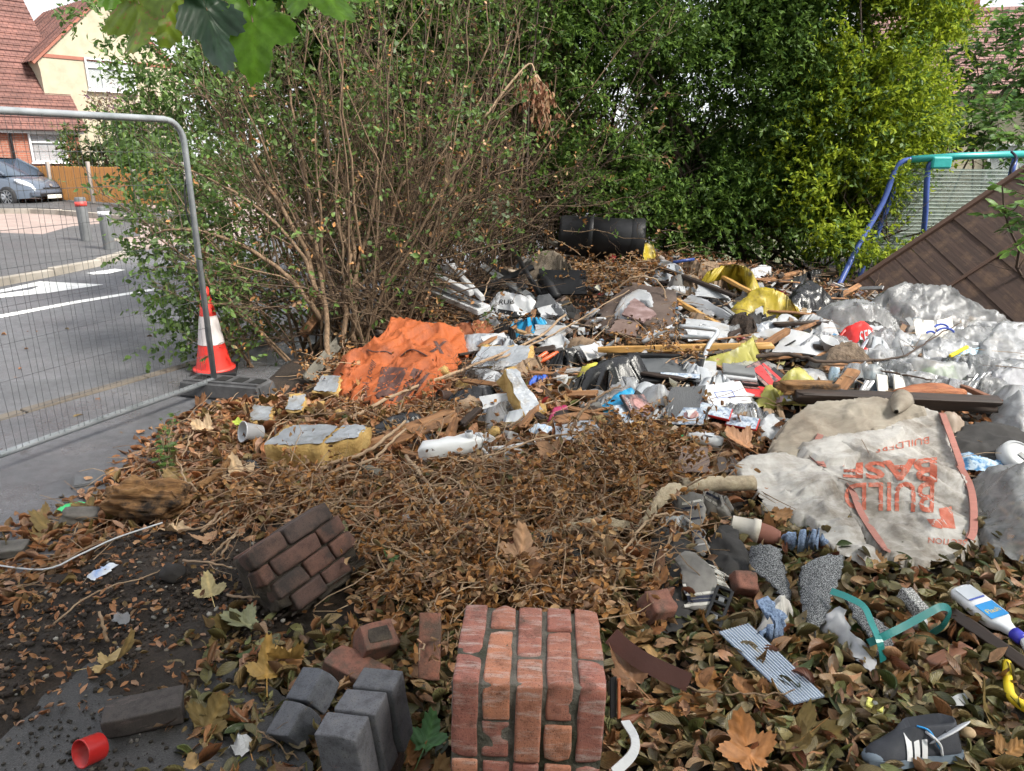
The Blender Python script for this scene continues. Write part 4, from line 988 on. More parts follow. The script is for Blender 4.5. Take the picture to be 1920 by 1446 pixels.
def stem_path(b, e, bow=.15, n=8, jit=.03):
    b, e = Vector(b), Vector(e); d = e-b; side = d.cross(Vector((random.uniform(-1, 1), random.uniform(-1, 1), .1))).normalized()*d.length*random.uniform(-bow, bow)
    m = b.lerp(e, .5)+side+Vector((0, 0, d.length*.06)); o = []
    for i in range(n+1):
        t = i/n; p = b*(1-t)**2+m*2*t*(1-t)+e*t*t
        if 0 < i: p += Vector((random.gauss(0, jit), random.gauss(0, jit), random.gauss(0, jit*.5)))*(.4+t)
        o.append(p)
    return o
def taper(r0, r1, n): return [r0+(r1-r0)*i/(n-1) for i in range(n)]
def twiggy(mb, path, cnt, ln, r=.003, up=.3, lo=.25, depth=1, ends=None, side=None):
    for _ in range(cnt):
        t = random.uniform(lo, 1)*(len(path)-1); i = min(len(path)-2, int(t)); p = path[i].lerp(path[i+1], t-i); ax = (path[i+1]-path[i]).normalized()
        d = (ax*random.uniform(.3, 1)+Vector((random.gauss(0, .7), random.gauss(0, .7), random.gauss(up, .45)))).normalized()
        if side: d = (d+Vector(side)*.5).normalized()
        l = ln*random.uniform(.4, 1.2); q = stem_path(p, p+d*l, .2, 4, .012); mb.tube(q, taper(r, r*.35, 5), 4, False)
        if ends is not None: ends.append((q[-1], d))
        if depth > 1: twiggy(mb, q, 3, ln*.5, r*.6, up, .2, depth-1, ends, side)

def bare_shrub():
    t = thing('bare_shrub', 'tall shrub of bare brown stems beside the traffic cone', 'shrub', (0, 0, 0)); tw = MB(); ends = []
    main = [  # traced stems: (px, py, distance)
        [(618, 712, 5.75), (612, 610, 5.9), (602, 520, 6.0), (588, 430, 6.1), (572, 330, 6.15), (556, 230, 6.2), (540, 130, 6.2), (524, 10, 6.2)],
        [(640, 650, 6.0), (652, 560, 6.05), (655, 500, 6.1), (642, 430, 6.1), (624, 340, 6.1), (610, 230, 6.1), (604, 130, 6.1), (600, -10, 6.1)],
        [(600, 560, 6.0), (575, 470, 6.0), (532, 400, 5.95), (486, 330, 5.9), (440, 262, 5.85), (398, 200, 5.8), (370, 150, 5.8)],
        [(660, 640, 6.1), (668, 560, 6.15), (662, 470, 6.2), (648, 380, 6.2), (636, 280, 6.2), (618, 170, 6.2), (612, 50, 6.2)],
        [(675, 630, 6.2), (700, 540, 6.3), (722, 470, 6.4), (738, 390, 6.4), (768, 330, 6.45), (850, 285, 6.5), (905, 225, 6.5), (990, 122, 6.55)],
        [(640, 600, 6.1), (600, 480, 6.2), (555, 400, 6.2), (520, 300, 6.3), (480, 200, 6.3), (440, 90, 6.3)],
        [(690, 610, 6.4), (740, 520, 6.5), (800, 430, 6.6), (860, 330, 6.7), (900, 200, 6.8), (960, 60, 6.8)],
        [(605, 600, 5.95), (540, 520, 5.9), (470, 470, 5.8), (400, 440, 5.7), (330, 430, 5.65), (280, 440, 5.6)],
        [(610, 570, 5.95), (545, 450, 5.9), (470, 380, 5.8), (380, 330, 5.7), (300, 300, 5.6)],
        [(650, 560, 6.1), (690, 440, 6.2), (706, 330, 6.2), (700, 220, 6.3), (716, 60, 6.3)]]
    for k, m in enumerate(main):
        q = curve_pts([PT(*a) for a in m], 3); q = [p+Vector((random.gauss(0, .012), random.gauss(0, .012), 0)) for p in q]; n = len(q)
        mb = MB(); mb.tube(q, taper(.024 if k < 8 else .018, .006, n), 8); mb.build('stem', bark, t, True)
        twiggy(tw, q, 16, .5, .0038, .25, .2, 2, ends)
    for k in range(92):
        bx = random.uniform(-1.9, -.7); by = random.uniform(5.9, 6.9); b = (bx, by, g(bx, by)-.03)
        a = random.gauss(0, .75)+(bx+1.3)*.6; l = random.uniform(1.6, 3.4); e = (bx+math.sin(a)*l*.62, by+random.gauss(.1, .35), b[2]+l*max(.35, math.cos(a*.8)))
        q = stem_path(b, e, .14, 9, .025); r0 = random.uniform(.006, .014)
        if k < 48: mb = MB(); mb.tube(q, taper(r0*1.25, .004, len(q)), 6, False); mb.build('stem', bark, t, True)
        else: tw.tube(q, taper(r0, .003, len(q)), 5, False)
        twiggy(tw, q, 10, .45, .003, .2, .2, 2, ends)
    for k in range(95):            # low arching dead twigs
        bx = random.uniform(-2.0, -.3); by = random.uniform(5.8, 7.0); b = (bx, by, g(bx, by)+random.uniform(0, .6)); a = random.choice((-1, -1, -1, 1))*random.uniform(.5, 1.4); l = random.uniform(.5, 1.3)
        q = stem_path(b, (bx+a*l*.8, by+random.gauss(-.1, .3), b[2]+l*random.uniform(-.1, .55)), .25, 6, .03); tw.tube(q, taper(.006, .002, 7), 4, False); twiggy(tw, q, 7, .35, .0024, .1, .1, 2, ends)
    o = tw.build('fine_twigs', twig_m, t); o['kind'] = 'stuff'
    E_ = [(p, d) for p, d in ends if (p.z > 1.7 and random.random() < .45) or (p.x < -2.0 and random.random() < .6) or random.random() < .09]
    C = np.array([tuple(p) for p, d in E_]); D = np.array([tuple(d) for p, d in E_]); cloud('foliage', C, D, 4, .1, .05, OVAL, FRESH, t)
    E_ = [(p, d) for p, d in ends if random.random() < .05]; C = np.array([tuple(p) for p, d in E_]); D = np.array([tuple(d)for p, d in E_])
    cloud('dead_leaves', C, D, 5, .08, .04, OVAL, CRUMB, t)
bare_shrub()

def brush():
    """thicket of thin brown stems between the shrub and the green hedge"""
    t = thing('stem_thicket', 'thicket of thin upright brown stems behind the dumped window frames', 'shrub'); tw = MB(); ends = []
    for k in range(130):
        bx = random.uniform(-1.3, .55); by = random.uniform(7.2, 8.6) if bx < .1 else random.uniform(8.1, 8.8); b = (bx, by, g(bx, by)-.05); l = random.uniform(1.8, 3.6); a = random.gauss(.05, .33)
        q = stem_path(b, (bx+math.sin(a)*l, by+random.gauss(.1, .3), b[2]+l*math.cos(a)), .1, 8, .02)
        if k < 40: mb = MB(); mb.tube(q, taper(random.uniform(.008, .015), .004, 9), 6, False); mb.build('stem', bark if k % 3 else bark_d, t, True)
        else: tw.tube(q, taper(random.uniform(.004, .009), .002, 9), 4, False)
        twiggy(tw, q, 9, .4, .0026, .35, .15, 2, ends)
    for k in range(70):
        bx = random.uniform(-1.2, .5); by = random.uniform(6.9, 7.6); b = (bx, by, g(bx, by)+random.uniform(.2, .9)); l = random.uniform(.5, 1.2); a = random.choice((-1, 1))*random.uniform(.7, 1.5)
        q = stem_path(b, (bx+a*l*.7, by+random.gauss(-.1, .25), b[2]+l*random.uniform(-.2, .5)), .25, 6, .03); tw.tube(q, taper(.005, .002, 7), 4, False); twiggy(tw, q, 6, .3, .002, .1, .1, 2, ends)
    o = tw.build('fine_twigs', twig_m, t); o['kind'] = 'stuff'
    E_ = [(p, d) for p, d in ends if random.random() < (.5 if p.z > 2.3 else .12)]; C = np.array([tuple(p) for p, d in E_]); D = np.array([tuple(d) for p, d in E_]); cloud('foliage', C, D, 5, .1, .045, OVAL, PRIVET, t)
    E_ = [(p, d) for p, d in ends if random.random() < .05]; C = np.array([tuple(p) for p, d in E_]); D = np.array([tuple(d) for p, d in E_]); cloud('dead_leaves', C, D, 5, .08, .04, OVAL, CRUMB, t)
brush()

def bush(name, label, cat, blobs, n, K, L, size, templ, mat, stems, gate=-.12, gs=1.4, r0=.02, sm=bark_d, lo=.45, extra=None, twigs=True):
    t = thing(name, label, cat); p, d = blob_pts(blobs, n, gate, gs, lo); cloud('crown', p, d*.6+RNG.normal(0, .5, d.shape)+np.array((0, -.15, .1)), K, L, size, templ, mat, t)
    if extra: p2, d2 = blob_pts(blobs, extra[1], gate, gs, .8); cloud('young_shoots', p2, d2+RNG.normal(0, .4, d2.shape), K, L, size, templ, extra[0], t)
    for b in stems:
        bl = random.choice(blobs); e = Vector(bl[:3])+Vector((random.gauss(0, bl[3]*.35), random.gauss(0, bl[4]*.35), random.uniform(0, bl[5]*.7)))
        q = stem_path((b[0], b[1], g(b[0], b[1])-.05 if b[1] < 12.5 else slope(b[1])-.2), e, .12, 7, .03); mb = MB(); mb.tube(q, taper(r0*random.uniform(.6, 1.1), r0*.25, 8), 6, False)
        if twigs: twiggy(mb, q, 8, .5, r0*.2, .3, .25)
        mb.build('trunk', sm, t, True)
    return t
bush('privet_hedge', 'dense dark green privet hedge above the black bin', 'hedge',
     [(.6, 9.3, 2.6, 1.3, .9, 1.5), (1.6, 9.0, 2.7, 1.3, .9, 1.5), (2.5, 8.9, 2.2, 1.2, .9, 1.5), (3.2, 8.9, 2.4, 1.1, .9, 1.6), (2.0, 8.6, 1.5, .9, .6, .6), (3.0, 8.5, 1.3, .8, .6, .6), (1.5, 9.1, 3.8, 1.6, .8, .8), (3.1, 9.0, 3.7, 1.5, .8, .8), (-.4, 9.6, 3.0, 1.2, .8, 1.4), (.75, 8.3, 2.6, .6, .5, 1.2), (.95, 8.2, 1.6, .5, .4, .5), (.2, 8.2, 3.3, .7, .4, .6), (1.6, 8.4, 1.0, .6, .4, .35), (2.4, 8.3, .95, .7, .4, .35), (3.2, 8.2, .9, .6, .4, .3), (1.2, 8.3, 1.2, .5, .3, .3)],
     22500, 11, .2, .06, DIA, PRIVET, [(random.uniform(-.2, 3.8), random.uniform(8.5, 9.4)) for _ in range(34)], -.16, 1.2, .028, bark_d, .45, (FRESH, 2600))
bush('privet_hedge', 'yellow green sunlit privet hedge beside the swing frame', 'hedge',
     [(3.8, 8.6, 2.2, .85, .8, 1.3), (4.05, 8.8, 3.0, .8, .8, 1.1), (3.5, 8.4, 1.5, .8, .6, .8), (3.5, 8.7, 3.9, .9, .8, .7), (3.55, 7.7, 1.2, .5, .45, .45), (3.9, 7.6, .95, .42, .4, .3), (4.45, 8.8, 1.7, .45, .5, .6)],
     10500, 11, .2, .06, DIA, GOLDEN, [(random.uniform(3.3, 4.8), random.uniform(8.2, 9.2)) for _ in range(16)], -.15, 1.3, .022, bark_d, .5, (FRESH, 2200))
bush('hedge_behind', 'loose green hedge seen between the bare stems', 'hedge',
     [(-2.0, 9.6, 1.6, 1.1, .6, 1.4), (-1.0, 9.9, 2.6, 1.3, .6, 1.6), (0, 10.1, 1.8, 1.2, .5, 1.4), (-1.8, 9.4, 3.3, 1.3, .6, 1.0), (-.3, 10, 3.8, 1.5, .6, .8), (1.6, 10.4, 1.3, 1.6, .4, 1.0), (3.6, 10.4, 1.3, 1.4, .4, 1.0), (-2.9, 9.3, 2.7, .8, .5, .9), (-2.3, 9.5, 3.6, 1.0, .5, .7), (-1.0, 9.3, 1.3, 1.0, .4, .8)],
     13500, 10, .22, .08, DIA, PRIVET, [(random.uniform(-2.6, 4.2), random.uniform(9.4, 10.4)) for _ in range(30)], -.4, 1.5, .024, bark, .3, (FRESH, 2200))
bush('leafy_bush', 'light green round leaved bush growing through the mesh fence', 'bush',
     [tuple(PT(325, 395, 6.9))+(.34, .35, .3), tuple(PT(300, 470, 6.8))+(.3, .3, .26), tuple(PT(330, 560, 6.6))+(.22, .3, .25), tuple(PT(340, 640, 6.3))+(.26, .25, .2), tuple(PT(400, 470, 7.0))+(.35, .3, .5), tuple(PT(410, 600, 6.9))+(.35, .3, .4), tuple(PT(470, 640, 6.8))+(.3, .3, .3), tuple(PT(300, 330, 7.2))+(.4, .4, .3), tuple(PT(250, 400, 7.2))+(.15, .2, .15)],
     900, 8, .16, .05, ROUND, FRESH, [tuple(PZ(430+random.uniform(-40, 60), 690, 0))[:2] for _ in range(10)], -.25, 3, .009, bark, .2)
bush('overhanging_shrub', 'tall leafy green shrub beside the house gable', 'shrub',
     [tuple(PT(300, 250, 8.2))+(.5, .5, .35), tuple(PT(350, 160, 8.2))+(.6, .5, .5), tuple(PT(390, 330, 8.0))+(.5, .5, .5), tuple(PT(250, 140, 8))+(.28, .3, .16), tuple(PT(170, 25, 8))+(.36, .3, .2), tuple(PT(215, 105, 8))+(.16, .2, .1), tuple(PT(280, 40, 8.2))+(.5, .4, .3), tuple(PT(480, 120, 8.6))+(.8, .4, .8)],
     1500, 8, .2, .065, OVAL, FRESH, [(-3.0+random.uniform(-.3, .6), 8.3+random.uniform(-.2, .5)) for _ in range(9)], -.2, 2.2, .016, bark, .2)
far = PT(205, 285, 25.5)
bush('garden_shrub', 'rounded green garden shrub behind the orange timber fence', 'shrub', [(far.x, far.y, 2.0, 1.5, 1.2, 1.1), (far.x+1.4, far.y+.4, 2.1, 1.2, 1, 1.1), (far.x+.3, far.y, 1.2, 1.9, 1.2, .9), (far.x+2.6, far.y+1.2, 2.0, 1.4, 1, 1.4)],
     1500, 9, .4, .16, DIA, HOUSEB, [(far.x+random.uniform(-.5, 1.5), far.y) for _ in range(5)], -.25, .8, .05)
far2 = PT(215, 200, 24.5)
bush('flowering_shrub', 'arching shrub with faded flower spikes below the upper window', 'shrub', [(far2.x, far2.y, far2.z-.1, .9, .6, .5), (far2.x+1, far2.y, far2.z-.2, .9, .6, .6)],
     240, 8, .45, .11, DIA, leafmat('faded_spike', [(.14, .17, .06), (.24, .15, .1), (.3, .2, .14), (.16, .2, .07), (.26, .16, .24)], .6, .3, .3, vein=False), [(far2.x+random.uniform(0, .6), far2.y) for _ in range(4)], -.3, 1.2, .03)
bush('boundary_hedge', 'distant green hedge beyond the road', 'hedge', [(x, 27+abs(x)*.2, 1.4, 2.6, 1.2, 1.5) for x in (-9, -5.5, -2, 1.5, 5, 8.5, 12)]+[(19, 22, 1.6, 2.2, 1.2, 1.5), (16, 19, 1.2, 1.8, 1, 1.2)],
     3000, 9, .5, .2, DIA, HOUSEB, [(x, 27) for x in (-9, -3, 3, 9)], -.3, .5, .05)

def pinnate(name, label, blobs, n, stems):
    t = thing(name, label, 'tree'); p, d = blob_pts(blobs, n, -.3, 1.2, .2); d = d*.5+RNG.normal(0, .5, d.shape)+np.array((0, -.2, -.1)); d /= np.linalg.norm(d, axis=1, keepdims=True)
    T = []; D = []; rach = MB()
    for c, dd in zip(p, d):
        c = Vector(c); dd = Vector(dd); s = dd.cross(Vector((0, 0, 1))).normalized(); L = random.uniform(.22, .34); rach.tube([c, c+dd*L*.5+Vector((0, 0, .01)), c+dd*L-Vector((0, 0, .03))], .0025, 3, False)
        for k in range(5):
            q = c+dd*L*(.2+.18*k)
            for sg in (-1, 1): T.append(tuple(q)); D.append(tuple(s*sg+dd*.45-Vector((0, 0, .25))))
        T.append(tuple(c+dd*L)); D.append(tuple(dd))
    T = np.array(T); D = np.array(D); o = many('crown', OVAL, T, dirm(D, RNG.normal(0, .5, len(T))), .105*RNG.uniform(.75, 1.2, len(T)), ASH, t); o['kind'] = 'stuff'
    o = rach.build('leaf_stalks', twig_m, t); o['kind'] = 'stuff'
    for b in stems:
        bl = random.choice(blobs); e = Vector(bl[:3])+Vector((random.gauss(0, .3), 0, random.uniform(0, bl[5]))); q = stem_path((b[0], b[1], .1), e, .1, 8, .03); mb = MB(); mb.tube(q, taper(.018, .006, 9), 6, False); twiggy(mb, q, 6, .5, .004, .3, .3); mb.build('trunk', bark_d, t, True)
pinnate('ash_sapling', 'young tree with compound leaves above the teal bar', [tuple(PT(1880, 120, 9.6))+(.9, .6, .5), tuple(PT(1860, 220, 9.3))+(.7, .5, .35), tuple(PT(1760, 70, 10))+(.45, .5, .6), tuple(PT(1745, 170, 9.8))+(.35, .4, .3), tuple(PT(1920, 250, 9.2))+(.5, .5, .3), tuple(PT(1990, 100, 9.4))+(.6, .6, 1.0), tuple(PT(1830, 250, 9.0))+(.6, .4, .25), tuple(PT(1770, 230, 9.2))+(.4, .4, .35), tuple(PT(1890, 190, 9.0))+(.5, .4, .4)], 560, [(5.2+random.uniform(-.5, 1.2), 9.8) for _ in range(7)])
pinnate('elder_branch', 'leafy branch hanging over the edge of the brown fence panel', [tuple(PT(1935, 395, 5.6))+(.16, .2, .22)], 12, [(4.6, 6.3)])

def hanging_dead():
    t = thing('dead_branch', 'snapped branch with hanging brown dead leaves in the hedge', 'branch'); mb = MB(); C = []; D = []
    a = curve_pts([PT(905, 225, 6.4), PT(950, 165, 6.4), PT(992, 120, 6.4), PT(1004, 140, 6.4)], 4); mb.tube(a, taper(.012, .008, len(a)), 6)
    for k in range(16):
        e = PT(1018+random.gauss(0, 22), random.uniform(165, 275), 6.4+random.gauss(0, .1)); q = stem_path(a[-1]+Vector((random.gauss(0, .01), 0, 0)), e, .12, 5, .015); mb.tube(q, taper(.005, .002, 6), 4, False)
        for p in q[2:]:
            for _ in range(5): C.append(tuple(p+Vector((random.gauss(0, .03), random.gauss(0, .03), random.gauss(0, .03))))); D.append((random.gauss(0, .3), random.gauss(0, .3), -1))
    mb.build('twigs', bark_p, t, True)['kind'] = 'stuff'
    o = many('dead_leaves', OVAL, np.array(C), dirm(np.array(D), RNG.normal(0, 1.5, len(C))), .055*RNG.uniform(.7, 1.2, len(C)), leafmat('hanging_dead_leaf', [(.3, .15, .09), (.24, .1, .06), (.36, .22, .13)], .7, .3, .3, vein=False), t); o['kind'] = 'stuff'
hanging_dead()
def pale_spray(label, pts, n):
    t = thing('leafy_spray', label, 'spray', group='pale green leaf sprays'); mb = MB(); C = []; D = []
    for path in pts:
        q = curve_pts([PT(*a) for a in path], 4); mb.tube(q, taper(.004, .0015, len(q)), 4, False)
        for p in q[len(q)//3:]:
            for _ in range(n): C.append(tuple(p+Vector((random.gauss(0, .03), random.gauss(0, .03), random.gauss(-.02, .03))))); D.append((random.gauss(0, .6), random.gauss(-.3, .5), -.7))
    mb.build('twigs', bark, t)['kind'] = 'stuff'; o = many('leaves', ROUND, np.array(C), dirm(np.array(D), RNG.normal(0, .8, len(C))), .042*RNG.uniform(.7, 1.2, len(C)), GREY, t); o['kind'] = 'stuff'
pale_spray('pale grey green round leaves on a spray over the white window frames', [[(760, 390, 6.4), (840, 365, 6.3), (900, 380, 6.2), (940, 400, 6.2)], [(860, 372, 6.3), (880, 410, 6.25), (890, 438, 6.25)], [(900, 378, 6.2), (930, 370, 6.2), (985, 402, 6.2)], [(830, 370, 6.3), (838, 400, 6.3)]], 4)
pale_spray('pale green round leaves on a spray high among the bare stems', [[(820, 300, 6.4), (850, 250, 6.4), (855, 190, 6.4), (870, 160, 6.4)], [(850, 240, 6.4), (835, 260, 6.35), (825, 275, 6.35)], [(855, 215, 6.4), (885, 205, 6.4), (895, 218, 6.4)]], 3)
pale_spray('fresh green leaf spray near the top of the bare stems', [[(740, 160, 6.2), (735, 100, 6.2), (745, 40, 6.2)], [(740, 90, 6.2), (750, 110, 6.2)]], 2)

def overhead_tree():
    t = thing('overhanging_tree', 'tree overhead with large lobed leaves hanging into the top of the view', 'tree'); mb = MB()
    tr = curve_pts([(-2.6, -2.6, -.1), (-2.5, -2.5, 1.5), (-2.3, -2.2, 3.2), (-1.6, -1.5, 5)], 4); mb.tube(tr, taper(.2, .12, len(tr)), 12); mb.build('trunk', bark, t, True)
    br = curve_pts([(-2.3, -2.2, 3.2), (-1.8, -.4, 3.0), (-1.3, 1.0, 2.65), (-.75, 1.75, 2.36), (-.3, 2.1, 2.3)], 5); mb = MB(); mb.tube(br, taper(.05, .008, len(br)), 8); mb.build('branch', bark, t, True)
    for e in ((4, 1, 5.4), (2, 3, 5.6), (-1, 2.5, 5.2), (5, -1, 5.6), (0, -4, 5.5)):
        q = stem_path((-1.6, -1.5, 5), e, .1, 8, .06); mb = MB(); mb.tube(q, taper(.09, .02, 9), 8); mb.build('branch', bark, t, True)
    L3 = [maple_t(.12, s, .15) for s in range(4)]
    BL = [(2.5, -.3, 5.7, 4.2, 3.0, 1.2), (5.2, .6, 5.9, 3.0, 2.6, 1.2), (-1.0, -1.2, 5.3, 1.6, 1.6, .8), (5.4, 4.1, 6.1, 2.3, 1.6, .9)]  # crown is out of view, its lobes laid out to shade foreground and heap
    p, d = blob_pts(BL, 2700, -.5, .6, .0); dd = d*.3+RNG.normal(0, .4, d.shape)+np.array((0, 0, -.4))
    SM = [leaf_t(2, .9, .1, .3), leaf_t(2, 1.0, .05, -.2)]
    o = many('crown', SM, p, dirm(dd, RNG.normal(0, .6, len(p))), .25*RNG.uniform(.7, 1.2, len(p)), BIGLEAF, t); o['kind'] = 'stuff'
    def hang(px, py, tt, size, yaw, pitch, roll, mat, seed, curl):
        c = PT(px, py, tt); tv, tq, tri, tu = maple_t(curl, seed, .1); tv = tv*np.array((.62 if mat is DARKLEAF else 1, 1, 1))
        Z = Vector((math.sin(yaw), -math.cos(yaw), pitch)).normalized(); Y = Vector((math.sin(roll), 0, -math.cos(roll))); Y = (Y-Z*Y.dot(Z)).normalized(); X = Y.cross(Z)
        Mx = np.array((tuple(X), tuple(Y), tuple(Z))).T; V = (Mx @ (tv*size).T).T+np.array(c)
        o = fast_mesh('leaf', V, None, tri, mat, t, True, tu)
        st = MB(); a = c-Y*.1*0; b_ = min(br, key=lambda q: (q-c).length); st.tube(curve_pts([c, c-Y*.08+Vector((0, 0, .03)), b_], 4), .0022, 5); st.build('stalk', bark_p, t)
        return o
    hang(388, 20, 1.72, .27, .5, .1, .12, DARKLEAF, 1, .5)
    hang(474, 42, 1.75, .24, .1, .25, 0.0, BIGLEAF, 2, .15)
    hang(262, 8, 1.8, .25, -.3, .2, .25, EDGELEAF, 3, .3)
    hang(320, -8, 1.85, .22, .3, .2, -.2, EDGELEAF, 4, .35)
    hang(610, -45, 1.8, .24, .7, .2, -.15, BIGLEAF, 5, .5)
    hang(560, -45, 1.9, .2, -.2, .2, .1, BIGLEAF, 6, .25)
    hang(235, -30, 1.9, .2, .4, .2, .5, BIGLEAF, 7, .3)
overhead_tree()

bush('unseen_shade_hedge', 'tall dark hedge added out of view behind the viewpoint for shade', 'hedge', [(x, -3.2, z, 1.9, .8, 1.5) for x in (-7, -4, -1, 2, 5, 8) for z in (.9, 3.0)], 3400, 8, .5, .2, DIA, PRIVET, [(x, -3.2) for x in (-6, -2, 2, 6)], -.5, .6, .05, twigs=False)  # added out of view to darken faces turned towards the camera
# ------------------------------------------------------------------ masonry
BW, BL_, BH, J = .1025, .215, .065, .010
def brick_pier():
    """five courses side by side; courses run along local x, bond seen on top and front"""
    t = thing('brick_pier', 'upended chunk of orange brick pier with five courses and grey mortar', 'brickwork', (.025, 1.40, 0), (R(-2), R(1.5), R(-2.5)))
    top = .525
    for i in range(5):
        x = (i-2)*(BH+J); a = i % 2 == 0
        L = [(0, .1025, 0, .215), (.1125, .3275, 0, .1025), (0, .1025, .225, .44), (.1125, .3275, .1125, .215), (.1125, .3275, .225, .3275), (.1125, .3275, .3375, .44), (0, .3275, .45, .52)] if a else \
            [(0, .215, 0, .1025), (.225, .3275, 0, .215), (0, .215, .1125, .215), (0, .1025, .225, .44), (.1125, .3275, .225, .3275), (.1125, .3275, .3375, .44), (0, .3275, .45, .52)]
        for y0, y1, z0, z1 in L:
            o = rough_block('brick', (BH+random.uniform(-.003, .002), y1-y0, z1-z0), brick_o, t, (x+random.uniform(-.002, .002), (y0+y1)/2+random.uniform(-.004, .004), top-(z0+z1)/2+random.uniform(-.003, .003)), (random.uniform(-.015, .015), random.uniform(-.015, .015), 0), 8, .005, .0024, .013)
    rough_block('mortar', (.362, .316, .505), mortar, t, (0, .164, top-.007-.2525), cuts=16, rnd=.004, amp=.004)
    bm = MB()
    return t
brick_pier()

def leaning_masonry():
    A, B, C = PZ(462, 1038, .30), PZ(612, 940, .36), PZ(548, 1150, .07)
    U = (B-A).normalized(); V = (C-A); V = (V-U*V.dot(U)).normalized(); N = U.cross(V); N = -N if N.z < 0 else N
    Mx = Matrix((U, V, N)).transposed().to_4x4(); Mx.translation = A
    t = thing('fallen_masonry', 'tilted chunk of sooty brown brickwork leaning by the dark soil', 'brickwork'); t.matrix_world = Mx
    p = BH+J
    rows = [[(0, .155), (.165, .38)], [(.0, .05), (.06, .275), (.285, .40)], [(.02, .16), (.17, .29), (.3, .41)], [(.06, .2), (.21, .33)]]
    for r, row in enumerate(rows):
        for x0, x1 in row:
            for d in range(2):
                if r == 3 and d == 1: continue
                rough_block('brick', (x1-x0+.003, BH+.004, BW-.004), brick_s, t, ((x0+x1)/2+(.03 if d else 0), r*p+BH/2, -BW/2-d*(BW+J)), (random.uniform(-.02, .02), random.uniform(-.02, .02), random.uniform(-.015, .015)), 5, .007, .003, .018)
    rough_block('mortar', (.38, .25, .19), mortar_d, t, (.205, .135, -.122), cuts=16, rnd=.01, amp=.012)
    chunk('mortar_crust', (.38, .06, .13), mortar_d, t, (.24, .29, -.075), amp=.5, sub=4, freq=3.5)
    return t
leaning_masonry()

def loose_brick(name, label, px, py, lift, rot, size, mat, extra=None, cat='brick', group='loose bricks', frog=False, m2=None):
    p = P(px, py, lift); o = thing(name, label, cat, p, rot, group)
    b = rough_block('brick_body', size, mat, o, cuts=9, rnd=.004, amp=.0025, chip=.02)
    if frog:
        q = MB(); q.box((0, 0, size[2]/2+.0005), (size[0]*.62, size[1]*.5, .006)); fo = rough_block('frog', (size[0]*.66, size[1]*.55, .008), mortar_d if m2 is None else m2, o, (0, 0, size[2]/2-.001), cuts=6, rnd=.002, amp=.003)
    return o
loose_brick('loose_brick', 'red brick with a soil filled frog below the tilted masonry', 703, 1205, .06, (R(28), R(10), R(34)), (.125, .1, .11), brick_l, frog=True)
loose_brick('loose_brick', 'mossy red brick standing on end beside the brick pier', 806, 1212, .09, (R(52), R(2), R(4)), (.072, .215, .085), brick_l)
loose_brick('loose_brick', 'flat red brick half buried in leaves behind the pair of blue bricks', 668, 1258, .015, (R(4), R(8), R(-28)), (.215, .1025, .065), brick_l)
loose_brick('dark_brick', 'dark brick with mortar patches lying on the grey concrete apron', 272, 1335, .048, (R(3), R(-2), R(17)), (.225, .1, .068), brickmat('dark_worn_brick', [(.05, .043, .042), (.055, .046, .044)], (.16, .12, .105), (.018, .017, .017)))
def paver_pair():
    p = P(575, 1330, .05); t = thing('paver_pair', 'two dark grey clay pavers mortared together beside the yellow leaves', 'brick', p, (R(28), R(-20), R(-32)), 'blue bricks')
    for k in (0, 1): rough_block('brick', (.105, .105, .09), brick_b, t, (0, (k-.5)*.112, .01), (0, 0, random.uniform(-.02, .02)), 9, .0035, .0018, .014)
    rough_block('mortar', (.09, .2, .03), mortar_d, t, (0, 0, -.01), cuts=6)
paver_pair()
def paver_triple():
    t = thing('paver_stack', 'row of three blue grey bricks on edge joined by mortar', 'brick', (-.40, 1.60, .2), (R(3), R(-4), R(-14)), 'blue bricks')
    for k in range(3): rough_block('brick', (.118, .076, .22), brick_b, t, (k*.012, (k-1)*.086, .02-k*.0), (random.uniform(-.02, .02), random.uniform(-.02, .02), 0), 9, .004, .0018, .018)
    rough_block('mortar', (.1, .2, .19), mortar_d, t, (.0, 0, .01), cuts=8); rough_block('brick_below', (.12, .22, .07), brick_s, t, (0, 0, -.14))
paver_triple()
def frag(label, px, py, lift, size, rot, mat, cube=True, amp=.16, name='brick_fragment', cat='brick', group=None):
    o = chunk(name, size, mat, None, P(px, py, lift), rot, amp, 3, 1.4, cube); return tag(o, label, cat, group)
frag('broken lump of pinkish brick beside the tartan blanket', 1232, 1142, .05, (.13, .13, .12), (.3, .2, .4), brick_l)
frag('broken brown brick lump between the carpet pieces', 1395, 1095, .05, (.12, .1, .09), (.5, .2, .1), brick_l)
frag('broken red brick half hidden in dry leaves at centre', 1058, 1062, .04, (.2, .11, .09), (.5, .25, -.8), brick_s)
frag('flat reddish brick fragment under the dry leaves behind the pier', 985, 1125, .02, (.16, .09, .06), (.1, .2, .3), brick_s)
frag('grey stone by the pavement edge near the green wrapper', 150, 968, .02, (.2, .12, .07), (.1, .3, .5), stone_g, True, .22, 'stone', 'stone', 'stones')
frag('flat pale grey stone at the pavement corner', 18, 1030, .02, (.19, .15, .05), (0, 0, .2), stone_g, True, .2, 'stone', 'stone', 'stones')
frag('black clinker lump on the bare soil', 325, 1075, .03, (.1, .09, .08), (.3, .5, .2), clinker, False, .3, 'clinker', 'stone')
frag('speckled white and black stone beside the teal strapping', 1712, 1130, .04, (.07, .14, .06), (.3, .2, .3), speckle('granite', (.1, .1, .1), (.6, .6, .6), 180), True, .1, 'stone', 'stone', 'stones')
frag('dark slate lump among the leaves behind the tartan blanket', 1135, 925, .02, (.09, .07, .07), (.3, .1, .8), clinker, True, .15, 'slate', 'stone')
